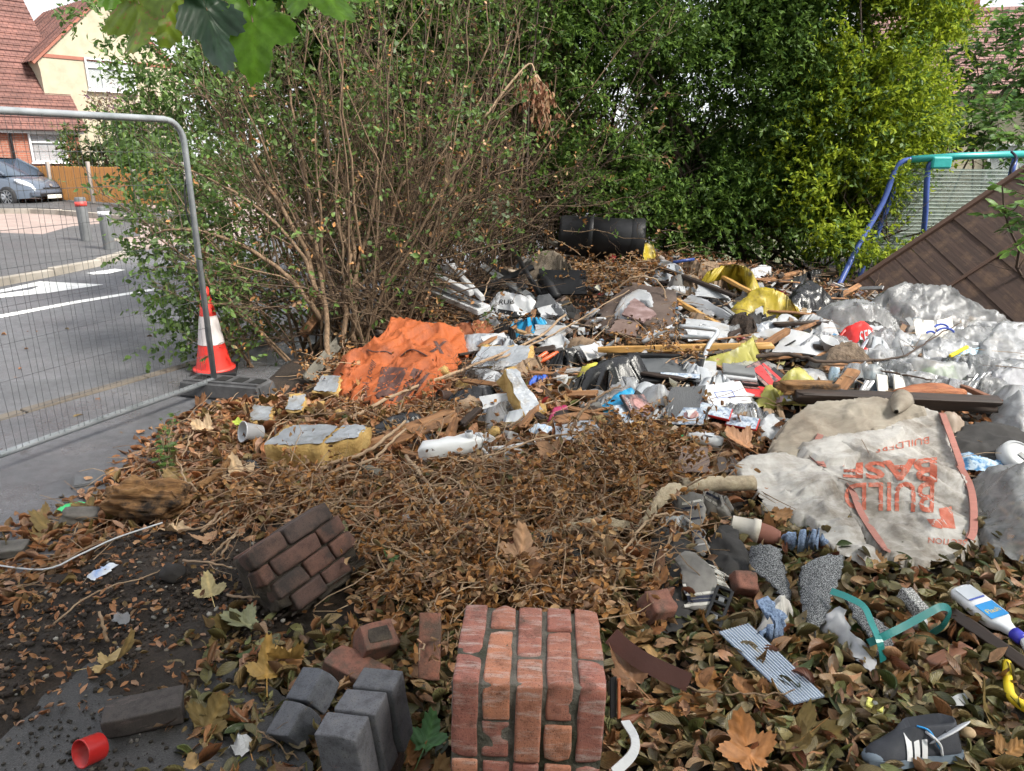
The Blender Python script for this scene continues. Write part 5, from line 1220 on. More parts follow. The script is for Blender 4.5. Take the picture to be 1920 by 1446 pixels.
frag('white chalky lump half buried beside the teal strapping end', 1722, 1168, .02, (.08, .06, .05), (0, .2, .8), white_bd, False, .2, 'stone', 'stone', 'stones')
frag('small cream stone beside the striped bag of the bare soil', 1460-860, 1235, .01, (.05, .04, .03), (0, 0, .8), stone_g, False, .2, 'pebble', 'stone') if False else None

# ------------------------------------------------------------------ timber and boards
def place_on(o, a, b, up=Vector((0, 0, 1)), roll=0):
    x = (b-a).normalized(); y = up.cross(x).normalized(); z = x.cross(y); Mx = Matrix((x, y, z)).transposed().to_4x4() @ Matrix.Rotation(roll, 4, 'X'); Mx.translation = (a+b)/2; o.matrix_world = Mx
def plank(name, label, a, b, wd, th, mat, roll=0, cat='timber', group=None, broken=False, parent=None):
    A, B = P(*a), P(*b); L = (B-A).length
    o = rough_block(name, (L, wd, th), mat, None, cuts=9, rnd=.003, amp=.003, chip=.01)
    if broken:
        for v in o.data.vertices:
            if abs(v.co.x) > L*.36: v.co.x *= 1-.14*abs(noise.noise(Vector((v.co.y*90, v.co.z*60, L))))*2
    place_on(o, A, B, roll=roll); return tag(o, label, cat, group)
plank('plank', 'weathered orange brown plank resting on black plastic', (722, 826, .05), (858, 776, .08), .15, .022, ply, R(12), broken=True)
plank('plank_end', 'short rotten plank continuing under the forked branch', (660, 845, .03), (730, 822, .05), .1, .02, ply, R(8), broken=True)
plank('timber_beam', 'long straight yellow timber lath across the heap', (1121, 656, .1), (1452, 648, .12), .03, .045, beam_y)
plank('timber_beam', 'dark brown timber behind the yellow lath', (1052, 658, .03), (1180, 660, .05), .07, .04, ply_grey)
plank('timber_beam', 'long blackened timber beam lying above the white builders bag', (1490, 742, .13), (1872, 758, .1), .07, .075, beam_d, R(20))
frag('rotten orange brown broken end of the black timber', 1512, 728, .15, (.42, .14, .09), (0, .05, .05), rot_wood, True, .3, 'rotten_timber', 'timber')
plank('timber_stick', 'reddish brown stick slanting onto the black beam end', (1782, 716, .1), (1878, 756, .1), .04, .03, beam_r)
frag('orange brown split log behind the black beam', 1740, 738, .12, (.5, .12, .12), (0, .03, .12), M('split_log', [(.12, .04, .02), (.3, .1, .04), (.38, .16, .07)], 4, .7, .8, 10, .01, stretch=(2, 12, 12)), False, .25, 'split_log', 'log')
plank('plank', 'short brown plank leaning beside the drinks can', (1572, 732, .05), (1602, 694, .12), .09, .02, ply)
plank('plank', 'long grey weathered plank propped in the bare shrub', (575, 712, .05), (682, 588, .1), .09, .025, ply_grey, R(30))
plank('plank', 'dark upright board standing inside the bare shrub', (612, 655, .1), (626, 500, .5), .1, .02, ply_grey, R(70))
plank('cut_branch', 'sawn orange ended timber offcut sticking out of the shrub', (568, 628, .18), (605, 580, .3), .07, .05, ply, R(30))
plank('timber_lath', 'brown lath slanting over white debris near the dead leaf clump', (1232, 542, .1), (1352, 612, .1), .035, .03, beam_y)
plank('timber_lath', 'dark brown lath above the white panels', (1232, 470+30, .12), (1380, 556, .12), .05, .03, beam_d)
plank('timber_lath', 'orange lath behind the yellow tarpaulin', (1355, 520, .1), (1408, 548, .12), .035, .03, beam_y)
plank('timber_stick', 'brown stake crossing the end of the yellow lath', (1425, 652, .1), (1478, 620, .16), .045, .04, ply)
plank('timber_offcut', 'small varnished wood offcut on the leaf litter', (1742, 1246, .02), (1812, 1212, .03), .05, .02, beam_r)
plank('dark_strip', 'long dark brown strip running past the detergent bottle', (1780, 1148, .03), (1945, 1262, .03), .045, .03, beam_d, R(30))
plank('timber_offcut', 'small pale wood block in the dry leaves', (680, 878, .03), (712, 892, .03), .05, .045, ply_grey)
plank('timber_offcut', 'short orange wood piece propped below the disc cases', (1168, 802, .05), (1206, 790, .06), .04, .02, beam_y)
plank('timber_lath', 'brown timber strip beside the rotten carpet roll', (1525, 650, .1), (1592, 656, .1), .05, .03, beam_d)

def board(name, label, quad, th, mat, cat='board', group=None, n=8, amp=.004, parent=None, rag=.006, bend=0.):
    c = [P(*q) for q in quad]; V = []
    for j in range(n+1):
        for i in range(n+1):
            p = Vector(bil(c, i/n, j/n)); p += Vector((0, 0, noise.noise(p*6)*amp*2+bend*math.sin(math.pi*i/n)))
            if i in (0, n) or j in (0, n): p += Vector((random.gauss(0, rag), random.gauss(0, rag), 0))
            V.append(p)
    o = mesh(name, V, [(j*(n+1)+i, j*(n+1)+i+1, (j+1)*(n+1)+i+1, (j+1)*(n+1)+i) for j in range(n) for i in range(n)], mat, parent, False); solid(o, th, 0)
    SURF[o.name] = BVHTree.FromPolygons(V, [tuple(p.vertices) for p in o.data.polygons])
    return tag(o, label, cat, group) if label else o
hb = board('hardboard', 'dark brown hardboard panel tilted on the heap', [(1092, 612, .02), (1262, 640, .02), (1268, 548, .16), (1182, 530, .16)], .012, M('hardboard', [(.06, .04, .034), (.12, .085, .07), (.16, .12, .1)], 5, .7, .3, 60, dirt=(.05, .035, .028)), 'panel')
sheet('torn_lining', [(1158, 568, .13), (1180, 550, .16), (1205, 540, .18), (1222, 552, .17), (1215, 566, .15), (1196, 560, .15), (1172, 590, .12)], paper, 'torn white paper lining stuck on the brown hardboard', 'paper', amp=.01, freq=9)
board('tile_piece', 'pinkish brown square tile lying on the hardboard', [(1165, 590, .14), (1205, 604, .13), (1232, 590, .14), (1190, 560, .17)], .015, M('pink_board', [(.1, .06, .055), (.22, .14, .13), (.4, .3, .3)], 9, .6), 'tile')
board('tile_piece', 'smaller brown tile below the pinkish square tile', [(1140, 622, .08), (1190, 632, .07), (1200, 605, .11), (1160, 598, .12)], .015, M('brown_tile', [(.12, .075, .06), (.2, .14, .12)], 9, .6), 'tile')
WB = [('white plastic panel above the yellow tarpaulin edge', [(1302, 556), (1372, 566), (1350, 538), (1312, 532)]),
      ('long white moulded strip below the brown lath', [(1278, 568), (1362, 602), (1372, 590), (1296, 552)]),
      ('large broken white board behind the black twig', [(1446, 662), (1560, 672), (1530, 632), (1478, 618)]),
      ('narrow white board next to the brown stake', [(1395, 632), (1455, 640), (1500, 622), (1448, 616)]),
      ('white appliance panel behind the grey tube frame', [(1282, 628), (1362, 642), (1366, 612), (1285, 598)]),
      ('white slatted board at the foot of the brown lath', [(1296, 590), (1330, 604), (1340, 588), (1310, 574)]),
      ('pale board lying far back beside the blue stick', [(1232, 500), (1282, 514), (1276, 500), (1240, 488)])]
for k, (lb, qd) in enumerate(WB): board('white_board', lb, [(a, b, .06+.06*(j > 1)) for j, (a, b) in enumerate(qd)], .01, white_bd, 'panel', 'white broken panels', bend=.01)
board('grey_board', 'dark grey ribbed board propped behind the red disc case', [(1240, 790, .03), (1302, 800, .04), (1326, 722, .16), (1258, 728, .14)], .014, M('grey_board', [(.07, .072, .078), (.1, .103, .11)], 8, .7, .5, 14, stretch=(30, 2, 2)), 'board')
board('plastic_board', 'smooth blue grey plastic panel under the crimson packet', [(1045, 832, .02), (1128, 822, .02), (1120, 790, .05), (1040, 790, .05)], .01, M('bluegrey_panel', [(.25, .27, .31), (.34, .36, .4)], 4, .4), 'panel')
board('brown_tile', 'flat brown clay tile in front of the white bottle', [(1268, 888, .03), (1330, 888, .03), (1328, 842, .09), (1278, 838, .09)], .014, M('clay_tile', [(.11, .075, .065), (.16, .115, .1)], 7, .7), 'tile')
board('roof_tile', 'dark roof tile leaning beside the brown clay tile', [(1330, 888, .02), (1392, 886, .02), (1372, 850, .05), (1352, 848, .06)], .012, M('dark_tile', [(.04, .03, .028), (.07, .055, .05)], 7, .8), 'tile')

# ------------------------------------------------------------------ sacks, film and cloth
def orange_sack():
    t = thing('orange_sack', 'crumpled orange woven sack with dark brown print', 'sack')
    sheet('sack_body', [(634,705,.06),(640,688,.1),(662,668,.14),(690,648,.18),(715,622,.24),(735,604,.27),(765,602,.27),(790,607,.25),(830,612,.2),(862,618,.15),(860,640,.1),(855,662,.07),(845,682,.08),(820,708,.08),(795,735,.06),(765,750,.05),(742,757,.045),(700,750,.045),(665,742,.045),(642,726,.05)], orange_w, parent=t, res=.012, amp=.11, freq=3.0, seed=3.3, dw=.06, crease=(.04, .02))
    sheet('sack_neck', [(840,622,.1),(862,606,.16),(890,602,.17),(912,602,.14),(924,612,.08),(915,622,.05),(885,632,.05),(850,640,.06)], M('rust_sack', [(.16, .05, .02), (.3, .09, .03)], 9, .8), parent=t, res=.014, amp=.06, freq=9, seed=8)
    patch_on('sack_body', [(700, 752), (735, 758), (765, 690), (716, 688)], ink_br, t, 'printed_band', 14, 14)
    print_on('sack_body', 'NE', [(772, 748), (740, 756), (775, 690), (806, 700)], ink_br, t)
    print_on('sack_body', 'X', [(805, 660), (832, 664), (838, 640), (812, 640)], ink_br, t)
    print_on('sack_body', 'Polly Yonili', [(672, 742), (694, 672), (706, 682), (688, 748)], ink_br, t)
    for path in ([(690, 656), (705, 660), (722, 660), (735, 664)], [(752, 668), (770, 656), (790, 662), (812, 676)]):
        pts = [hit('sack_body', a, b, .006)[0] for a, b in path]; q = MB(); q.tube(curve_pts(pts, 4), .005, 5); q.build('stitched_seam', ink_br, t)
orange_sack()

def bulk_bag():
    t = thing('builders_bag', 'flattened white woven bulk bag with red upside down lettering', 'bag')
    sheet('front_panel', [(1505,838,.10),(1540,822,.13),(1600,815,.14),(1650,800,.17),(1700,778,.2),(1740,765,.24),(1768,775,.22),(1778,805,.18),(1795,850,.14),(1802,885,.12),(1828,955,.06),(1822,1010,.04),(1806,1052,.015),(1760,1060,.02),(1700,1048,.03),(1650,1035,.03),(1620,1000,.05),(1590,955,.07),(1560,905,.09),(1530,865,.1)], white_w, parent=t, res=.012, amp=.08, freq=2.6, seed=5.5, dw=.12, crease=(.014, .014))
    sheet('side_panel', [(1378,882,.05),(1400,862,.08),(1440,850,.1),(1490,852,.11),(1530,866,.1),(1560,905,.09),(1590,955,.07),(1622,1003,.05),(1650,1060,.02),(1655,1080,.01),(1620,1066,.01),(1575,1040,.02),(1545,1010,.03),(1530,985,.04),(1500,960,.03),(1450,955,.03),(1425,940,.03),(1420,905,.04)], white_w, parent=t, res=.012, amp=.075, freq=3, seed=9.1, dw=.1, crease=(.014, .014))
    sheet('soiled_flap', [(1450,828,.08),(1475,795,.12),(1500,768,.16),(1545,752,.2),(1600,748,.22),(1660,745,.25),(1700,752,.25),(1745,765,.24),(1700,780,.2),(1640,803,.17),(1580,818,.14),(1520,835,.11),(1500,850,.1),(1460,850,.08)], grey_w, parent=t, res=.013, amp=.05, freq=3.5, seed=2.2, crease=(.016, .014))
    sheet('folded_flap', [(1505,842,.12),(1512,826,.15),(1560,818,.17),(1640,806,.19),(1700,800,.2),(1690,815,.19),(1640,838,.17),(1590,860,.14),(1545,862,.13)], white_w, parent=t, res=.015, amp=.03, freq=6, seed=4.2)
    print_on('front_panel', 'BUILD', [(1752, 903), (1583, 906), (1583, 955), (1750, 962)], ink_red, t)
    print_on('front_panel', 'BASE', [(1757, 857), (1580, 870), (1580, 896), (1757, 905)], ink_red, t)
    print_on('front_panel', 'BUILDERS', [(1742, 819), (1640, 838), (1642, 850), (1742, 832)], ink_red, t)
    print_on('front_panel', 'SECTION', [(1812, 1014), (1740, 1008), (1740, 1018), (1810, 1026)], ink_red, t)
    patch_on('front_panel', [(1760, 954), (1784, 950), (1792, 992), (1766, 990)], ink_red, t, 'printed_arrow', 6, 6); patch_on('front_panel', [(1738, 974), (1766, 974), (1766, 992), (1748, 988)], ink_red, t, 'printed_arrow', 6, 4)
    for path, s in (([(1508, 838), (1522, 852), (1540, 872), (1562, 910), (1588, 955), (1612, 995), (1634, 1040), (1652, 1078)], 'front_panel'), ([(1772, 800), (1786, 830), (1800, 870), (1812, 915), (1828, 955), (1824, 990), (1812, 1030)], 'front_panel')):
        pts = []; nr = []
        for a, b in path: p, n_ = hit(s, a, b, .012); pts.append(p); nr.append((n_+Vector((0, -.3, .4))).normalized())
        pp = curve_pts(pts, 4); nn = [nr[min(len(nr)-1, i//4)] for i in range(len(pp))]; ribbon('strap', pp, nn, .035, strap_m, t, .002)
        q = MB(); q.tube([p+Vector((-.02, -.004, .003)) for p in pp], .002, 5); q.build('stitching', ink_br, t)
    c = P(1692, 768, .2); q = MB(); Mx = Matrix.Translation(c+Vector((0, .02, .05))) @ Euler((R(100), 0, R(-35))).to_matrix().to_4x4()
    prof = [(.012, .16), (.035, .1), (.055, .04), (.062, 0), (.058, .003), (.05, .04), (.03, .1)]; q.lathe(prof, 20, Mx); nk = q.build('filler_neck', grey_w, t, True)
    for v in nk.data.vertices: v.co += noise.noise_vector(v.co*22)*.01
bulk_bag()
def rag(name, label, cat, poly, mat, dome=.03, amp=.03, freq=9, thick=0, res=.014, group=None, rnd=1, dw=.06): return sheet(name, poly, mat, label, cat, dome=dome, amp=amp, freq=freq, thick=thick, res=res, group=group, rnd=rnd if not thick else 0, dw=dw, skirt=not thick)
rag('clear_plastic_sheet', 'large dome of clear plastic film in front of the blue swing leg', 'plastic film', [(1512,606,.02),(1530,585,.1),(1555,568,.18),(1590,560,.22),(1630,562,.22),(1662,580,.16),(1680,605,.08),(1676,624,.02),(1640,632,.01),(1580,626,.01),(1540,618,.01)], film_m, .1, .09, 4, res=.014, dw=.12)
rag('clear_plastic_sheet', 'broad sheet of clear plastic lying against the brown fence panel', 'plastic film', [(1632,566,.14),(1660,545,.22),(1700,536,.26),(1760,540,.26),(1810,558,.2),(1860,588,.12),(1905,606,.06),(1890,622,.02),(1820,622,.02),(1750,618,.02),(1690,606,.04),(1660,585,.08)], film_m, .06, .09, 4, res=.014)
rag('clear_plastic_bag', 'big clear plastic bag beside the builders bag edge', 'plastic bag', [(1822,905,.06),(1845,885,.14),(1880,872,.18),(1925,866,.2),(1975,880,.2),(1990,960,.1),(1975,1060,.02),(1925,1062,.02),(1880,1045,.02),(1850,1000,.04),(1835,950,.05)], film_m, .1, .08, 4.5, dw=.12)
rag('white_plastic_bag', 'white translucent plastic bag at the end of the black beam', 'plastic bag', [(1868,790,.03),(1880,752,.1),(1915,735,.16),(1960,725,.18),(1975,790,.06),(1940,822,.03),(1900,824,.02)], film_w, .06, .05, 8)
rag('black_fabric', 'black fabric sheet spread beneath the clear bag', 'fabric', [(1780,830,.03),(1800,800,.05),(1850,790,.06),(1900,800,.06),(1960,830,.06),(1960,880,.03),(1880,880,.03),(1820,870,.03)], cloth_d, .01, .03, 5)
rag('grey_cushion', 'rounded grey brown lump at the corner of the builders bag', 'cushion', [(1762,806,.02),(1762,776,.1),(1785,768,.13),(1806,785,.08),(1808,806,.03),(1790,816,.02)], M('muddy_plastic', [(.2, .15, .11), (.3, .23, .18)], 7, .55), .05, .01, 5)
rag('black_rag', 'black rag beside the rounded grey lump', 'rag', [(1795,806,.03),(1806,785,.06),(1822,800,.05),(1835,818,.02),(1815,830,.01)], cloth_d, .02, .03)
rag('blue_patterned_cloth', 'blue and white patterned cloth beside the builders bag strap', 'cloth', [(1790,850,.03),(1820,848,.08),(1850,862,.06),(1900,868,.05),(1870,884,.02),(1820,882,.02),(1800,876,.02)], M('blue_pattern', [(.03, .1, .25), (.06, .2, .4), (.5, .6, .7), (.04, .14, .3)], 24, .8), .04, .03, 10)
def tub():
    c = P(1900, 862, .05); t = thing('plastic_tub', 'white round plastic tub lid beside the blue patterned cloth', 'tub', c, (R(35), R(-10), R(20))); q = MB(); q.lathe([(0, .06), (.07, .06), (.085, .05), (.09, .0), (.093, 0), (.088, .055), (.07, .065)], 28); q.build('shell', white_pl, t, True); box_obj('barcode', (.03, .05, .002), grey_pl, t, (0, -.02, .066), (0, 0, .2))
tub()
# smaller film and bags of the plastic drift
_drift = [(1700,640,40,26),(1760,650,50,28),(1830,640,60,34),(1890,650,60,40),(1645,668,36,30),(1680,690,44,26),(1740,690,60,26),(1800,680,50,26),(1860,690,60,30),(1905,705,50,30),(1640,700,40,24),(1700,716,56,22),(1770,722,60,22),(1840,725,50,22),(1900,735,40,18),(1790,655,40,24),(1585,655,26,18),(1560,640,24,20),(1535,632,22,16),(1655,640,30,26),(1900,620,60,24),(1850,615,50,20),(1720,665,40,20),(1610,690,22,14)]
DLM = [('beside the red bag', 1640, 640), ('in front of the carton', 1750, 660), ('by the pale blue folded plastic', 1830, 660), ('under the foot of the brown fence panel', 1890, 620), ('around the lime green cloth', 1760, 705), ('beside the purple printed bag', 1880, 715), ('behind the cream wall plates', 1690, 700), ('beside the yoghurt pot', 1550, 645), ('behind the split log', 1790, 725), ('below the large clear dome', 1600, 680)]
for k, (cx_, cy_, rx, ry) in enumerate(_drift):
    n = 13; poly = []
    for i in range(n):
        a = -2*math.pi*i/n; rr = random.uniform(.6, 1.3); poly.append((cx_+math.cos(a)*rx*rr*1.4, cy_+math.sin(a)*ry*rr*.95+6, max(.01, .05+.08*-math.sin(a)+random.gauss(0, .015))))
    rag('plastic_film', 'crumpled translucent plastic film lying '+min(DLM, key=lambda q: (q[1]-cx_)**2+(q[2]-cy_)**2*4)[0], 'plastic film', poly, random.choice((film_c, film_w, film_m, film_w)), .06, .055, 6, res=.014, group='plastic film drift')
def ragbag(name, label, cat, cx_, cy_, rx, ry, mat, lift=.05, dome=.03, amp=.03, freq=10, ang=0, n=9, jag=.25, thick=0, group=None):
    poly = []
    for i in range(n):
        a = -2*math.pi*i/n; rr = random.uniform(1-jag, 1+jag); x, y = math.cos(a)*rx*rr, math.sin(a)*ry*rr; poly.append((cx_+x*math.cos(ang)-y*math.sin(ang), cy_+x*math.sin(ang)+y*math.cos(ang), max(.008, lift*(.5-.5*math.sin(a)))))
    return rag(name, label, cat, poly, mat, dome, amp, freq, thick, group=group)
rb = thing('red_carrier_bag', 'red plastic bag with white lettering in the plastic drift', 'bag')
sheet('bag_body', [(1580,622,.1),(1600,606,.17),(1615,600,.19),(1632,612,.17),(1640,635,.1),(1636,655,.05),(1618,655,.05),(1610,640,.08),(1598,628,.09)], red_bag, parent=rb, amp=.03, freq=10)
print_on('bag_body', 'SE', [(1614, 652), (1630, 646), (1626, 618), (1612, 622)], white_pl, rb); patch_on('bag_body', [(1630, 654), (1637, 650), (1634, 622), (1628, 618)], white_pl, rb, 'white_stripe', 3, 8)
ct = thing('carton', 'crushed cream carton with blue swirl print in the plastic drift', 'carton')
board('side', None, [(1722, 655, .05), (1755, 652, .06), (1755, 602, .22), (1712, 598, .22)], .006, box_w, parent=ct); board('side', None, [(1755, 652, .06), (1790, 645, .05), (1785, 592, .22), (1755, 602, .22)], .006, box_w, parent=ct)
for k, (a, b, w_) in enumerate(((1765, 618, 14), (1772, 628, 18), (1745, 628, 9))):
    q = MB(); pts = [PT(a+w_*math.cos(x), b-w_*.7*math.sin(x), P(1755, 640, .1).y/ray(1755, 625)[1]-.03) for x in np.linspace(.4, 2.6, 8)]; q.tube(pts, .008, 5); q.build('printed_swirl', blue_ink, ct)
rag('yellow_tarpaulin', 'crumpled yellow tarpaulin strip at the back of the heap', 'tarpaulin', [(1318,514,.12),(1345,502,.18),(1380,495,.24),(1405,503,.24),(1418,525,.18),(1412,548,.1),(1400,548,.08),(1396,522,.12),(1370,512,.14),(1345,518,.1)], yel_tarp, .03, .04, 8)
rag('yellow_tarpaulin', 'larger crumpled yellow tarpaulin with a dark stain', 'tarpaulin', [(1358,590,.03),(1380,570,.1),(1405,550,.18),(1430,535,.24),(1460,545,.24),(1485,565,.16),(1500,580,.1),(1480,590,.05),(1440,598,.03),(1400,600,.02)], yel_tarp, .05, .05, 7)
rag('yellow_bag', 'bright yellow plastic bag below the black bin liner', 'plastic bag', [(1082,700,.05),(1095,684,.12),(1130,680,.14),(1170,690,.12),(1200,700,.08),(1165,716,.04),(1130,730,.01),(1095,732,.01)], yel_bag, .05, .04, 8)
rag('black_bin_liner', 'black bin liner twisted over the yellow bag', 'bin liner', [(1088,712,.1),(1100,694,.16),(1130,674,.2),(1180,664,.22),(1200,668,.2),(1160,688,.17),(1125,698,.15)], black_bag, .03, .03, 10)
rag('olive_sheet', 'yellow edged grey sheet draped under the end of the lath', 'sheet', [(1300,690,.03),(1330,668,.1),(1370,662,.14),(1398,640,.2),(1415,632,.22),(1412,660,.14),(1395,680,.08),(1350,702,.02)], olive_tarp, .03, .03, 7)
rag('olive_sheet', 'folded olive green sheet above the rotten timber end', 'sheet', [(1462,718,.1),(1480,695,.17),(1492,686,.19),(1520,700,.15),(1540,728,.08),(1500,738,.06)], olive_tarp, .03, .03, 7)
rag('olive_strip', 'twisted olive strip hanging in the gap under the timber', 'sheet', [(1412,762,.02),(1430,735,.07),(1440,718,.12),(1455,722,.12),(1440,745,.06),(1425,768,.01)], olive_tarp, .01, .02, 9)
rag('printed_white_sack', 'white plastic sack with black print beside the black plastic', 'sack', [(902,590,.04),(925,565,.12),(935,545,.18),(965,552,.18),(1005,556,.14),(1002,575,.08),(980,590,.04),(978,605,.01),(930,604,.01)], white_pl, .05, .04, 8)
sk = bpy.data.objects['printed_white_sack']; SURF['printed_white_sack'] = SURF['printed_white_sack']
patch_on('printed_white_sack', [(903, 588), (976, 598), (978, 586), (920, 577)], black_pl, sk, 'black_print', 14, 4); print_on('printed_white_sack', 'RUB', [(935, 572), (965, 570), (962, 562), (938, 562)], black_pl, sk)
rag('blue_cloth', 'bright blue cloth bundled behind the orange sack', 'cloth', [(955,612,.06),(970,600,.12),(1000,595,.14),(1022,600,.1),(1012,612,.06),(990,620,.03),(968,622,.02)], blue_bag, .04, .05, 12)
rag('blue_plastic_bag', 'blue plastic bag partly under the disc cases', 'plastic bag', [(1118,782,.02),(1140,755,.08),(1165,735,.12),(1190,725,.12),(1180,750,.1),(1170,775,.06),(1150,790,.02)], blue_bag, .03, .05, 12)
rag('black_plastic', 'crumpled black plastic under the weathered plank', 'plastic', [(692,815,.02),(715,790,.06),(745,775,.09),(785,772,.08),(775,790,.05),(730,812,.02)], black_bag, .02, .04, 10)
rag('black_plastic', 'black plastic scrap between the plank and the white bottle', 'plastic', [(770,832,.01),(795,808,.05),(820,815,.04),(812,838,.01)], black_bag, .03, .03, 12)
rag('black_bin_liner', 'grey black bin liner behind the yellow tarpaulin', 'bin liner', [(1470,590,.03),(1478,555,.12),(1505,530,.18),(1540,540,.16),(1560,560,.1),(1548,580,.04),(1510,592,.02)], black_bag, .06, .05, 8)
rag('tattered_carpet', 'matted brown carpet lump behind the dark twig', 'carpet', [(1540,690,.04),(1545,665,.1),(1570,645,.16),(1600,640,.16),(1625,665,.1),(1640,690,.04),(1600,700,.03)], M('matted_brown', [(.05, .035, .025), (.14, .1, .07), (.24, .18, .13)], 18, .95, .9, 60, .015), .05, .03, 14)
rag('lime_cloth', 'lime green torn cloth on the plastic drift', 'cloth', [(1728,702,.06),(1740,688,.1),(1760,690,.1),(1785,684,.1),(1790,698,.06),(1770,712,.03),(1740,714,.03)], lime_pl, .02, .03, 14, rnd=0)
# ------------------------------------------------------------------ carpet, blanket and other cloth by the litter
rag('carpet_offcut', 'grey speckled carpet offcut folded over beside the tartan blanket', 'carpet', [(1402,1045,.1),(1408,1024,.15),(1440,1022,.17),(1460,1030,.14),(1475,1080,.07),(1480,1130,.02),(1468,1122,.03),(1440,1090,.07),(1415,1075,.08)], carpet, .02, .012, 5, .01)
rag('carpet_offcut', 'large grey speckled carpet piece standing below the blue underlay', 'carpet', [(1502,1120,.06),(1508,1065,.14),(1540,1045,.17),(1578,1040,.17),(1575,1075,.13),(1562,1120,.09),(1545,1165,.04),(1525,1195,.01),(1505,1165,.03)], carpet, .02, .012, 5, .01)
rag('carpet_offcut', 'grey speckled carpet strip under the teal strapping', 'carpet', [(1575,1112,.08),(1600,1128,.08),(1640,1160,.07),(1672,1190,.05),(1672,1225,.01),(1640,1235,.01),(1630,1200,.04),(1600,1160,.06)], carpet, .015, .012, 5, .01)
rag('underlay_piece', 'curled blue underlay piece beside the builders bag', 'underlay', [(1463,1010,.06),(1475,1003,.1),(1510,995,.12),(1535,990,.12),(1548,1015,.05),(1530,1030,.02),(1490,1038,.01)], under_b, .012, .003, 3, .008)
rag('underlay_piece', 'blue grey underlay strip folded by the ribbed clear strip', 'underlay', [(1400,1205,.01),(1420,1190,.04),(1455,1165,.1),(1415,1125,.14),(1440,1118,.15),(1475,1155,.1),(1472,1195,.03),(1455,1205,.01)], under_b, .01, .004, 3, .008)
rag('torn_liner', 'torn white fabric lining hanging from the carpet piece', 'fabric', [(1455,1140,.1),(1470,1110,.13),(1480,1120,.1),(1474,1165,.03),(1460,1185,.01)], carpet_back, .01, .02, 14)
rag('woven_strip', 'grey white woven strip under the carpet strip', 'fabric', [(1545,1175,.04),(1570,1130,.1),(1590,1150,.09),(1595,1185,.06),(1630,1215,.04),(1646,1255,.01),(1622,1262,.01),(1600,1225,.03),(1575,1195,.03)], M('grey_fabric', [(.3, .3, .32), (.45, .45, .47)], 9, .8, .3, 90), .03, .02, 8)
def blanket():
    t = thing('tartan_blanket', 'grey tartan blanket with black and white fringed stripes', 'blanket')
    sheet('upper_fold', [(1262,950,.06),(1270,930,.12),(1300,922,.16),(1322,935,.14),(1324,960,.1),(1312,978,.08),(1322,1010,.07),(1330,1040,.06),(1312,1045,.05),(1298,1010,.05),(1292,980,.05)], cloth_g, parent=t, amp=.03, freq=9, thick=.006, seed=4.4, skirt=False)
    sheet('lower_fold', [(1270,1050,.08),(1290,1030,.13),(1312,1040,.13),(1335,1065,.1),(1348,1085,.08),(1345,1110,.05),(1330,1140,.02),(1280,1150,.01),(1285,1110,.05),(1275,1075,.07)], cloth_g, parent=t, amp=.03, freq=6, thick=.006, seed=6.4, skirt=False)
    sheet('side_fold', [(1315,925,.08),(1335,918,.11),(1360,930,.1),(1372,950,.05),(1350,955,.03),(1330,945,.05)], cloth_g, parent=t, amp=.02, freq=12, thick=.006)
    for sf, rows in (('upper_fold', [((1280, 945), (1322, 938)), ((1278, 955), (1322, 950)), ((1290, 975), (1318, 972)), ((1296, 990), (1318, 988)), ((1298, 1000), (1320, 998)), ((1302, 1012), (1322, 1010)), ((1306, 1024), (1326, 1022))]), ('lower_fold', [((1284, 1118), (1338, 1112)), ((1284, 1124), (1336, 1119)), ((1283, 1130), (1334, 1126)), ((1282, 1137), (1332, 1132))]), ('side_fold', [((1318, 930), (1352, 950)), ((1326, 924), (1362, 942))])):
        for k, (a, b) in enumerate(rows):
            pts = [hit(sf, a[0]+(b[0]-a[0])*u, a[1]+(b[1]-a[1])*u, .006)[0] for u in np.linspace(0, 1, 12)]; nn = [hit(sf, a[0]+(b[0]-a[0])*u, a[1]+(b[1]-a[1])*u, .006)[1] for u in np.linspace(0, 1, 12)]; ribbon('stripe', pts, nn, .011, navy if k % 3 else cream_th, t, .002)
    q = MB()
    for k in range(40):
        u = k/39; a = hit('lower_fold', 1340+8*u, 1068+45*u, .004)[0]; q.tube([a, a+Vector((.02+random.gauss(0, .006), -.006, -.008)), a+Vector((.035+random.gauss(0, .01), -.01, -.025))], .0014, 3, False)
    q.build('fringe', cream_th, t)['kind'] = 'stuff'
blanket()
rag('dark_cloth', 'dark grey cloth spread in the hollow beside the blanket', 'cloth', [(1210,1040,.01),(1225,985,.03),(1270,990,.04),(1300,1020,.04),(1290,1070,.03),(1300,1120,.02),(1290,1180,.01),(1225,1190,.01),(1250,1120,.02)], cloth_d, .01, .025, 7)
rag('dark_cloth', 'dark folded cloth and felt between brick lump and carpet', 'cloth', [(1330,1020,.05),(1345,985,.1),(1375,990,.1),(1400,1030,.08),(1405,1080,.04),(1370,1100,.02),(1340,1070,.04)], cloth_d, .02, .04, 9)
rag('carpet_edge', 'curved beige carpet edge emerging from the dry leaves', 'carpet', [(1196,985,.05),(1215,950,.12),(1240,918,.17),(1270,908,.18),(1290,918,.17),(1262,932,.14),(1235,955,.1),(1212,985,.05)], carpet_b, .02, .008, 5, .014)
rag('carpet_edge', 'beige carpet strip half covered by dry leaves', 'carpet', [(1000,1000,.02),(1050,985,.05),(1120,968,.09),(1180,978,.08),(1200,988,.06),(1140,1000,.04),(1060,1004,.02)], carpet_b, .015, .008, 5, .012)
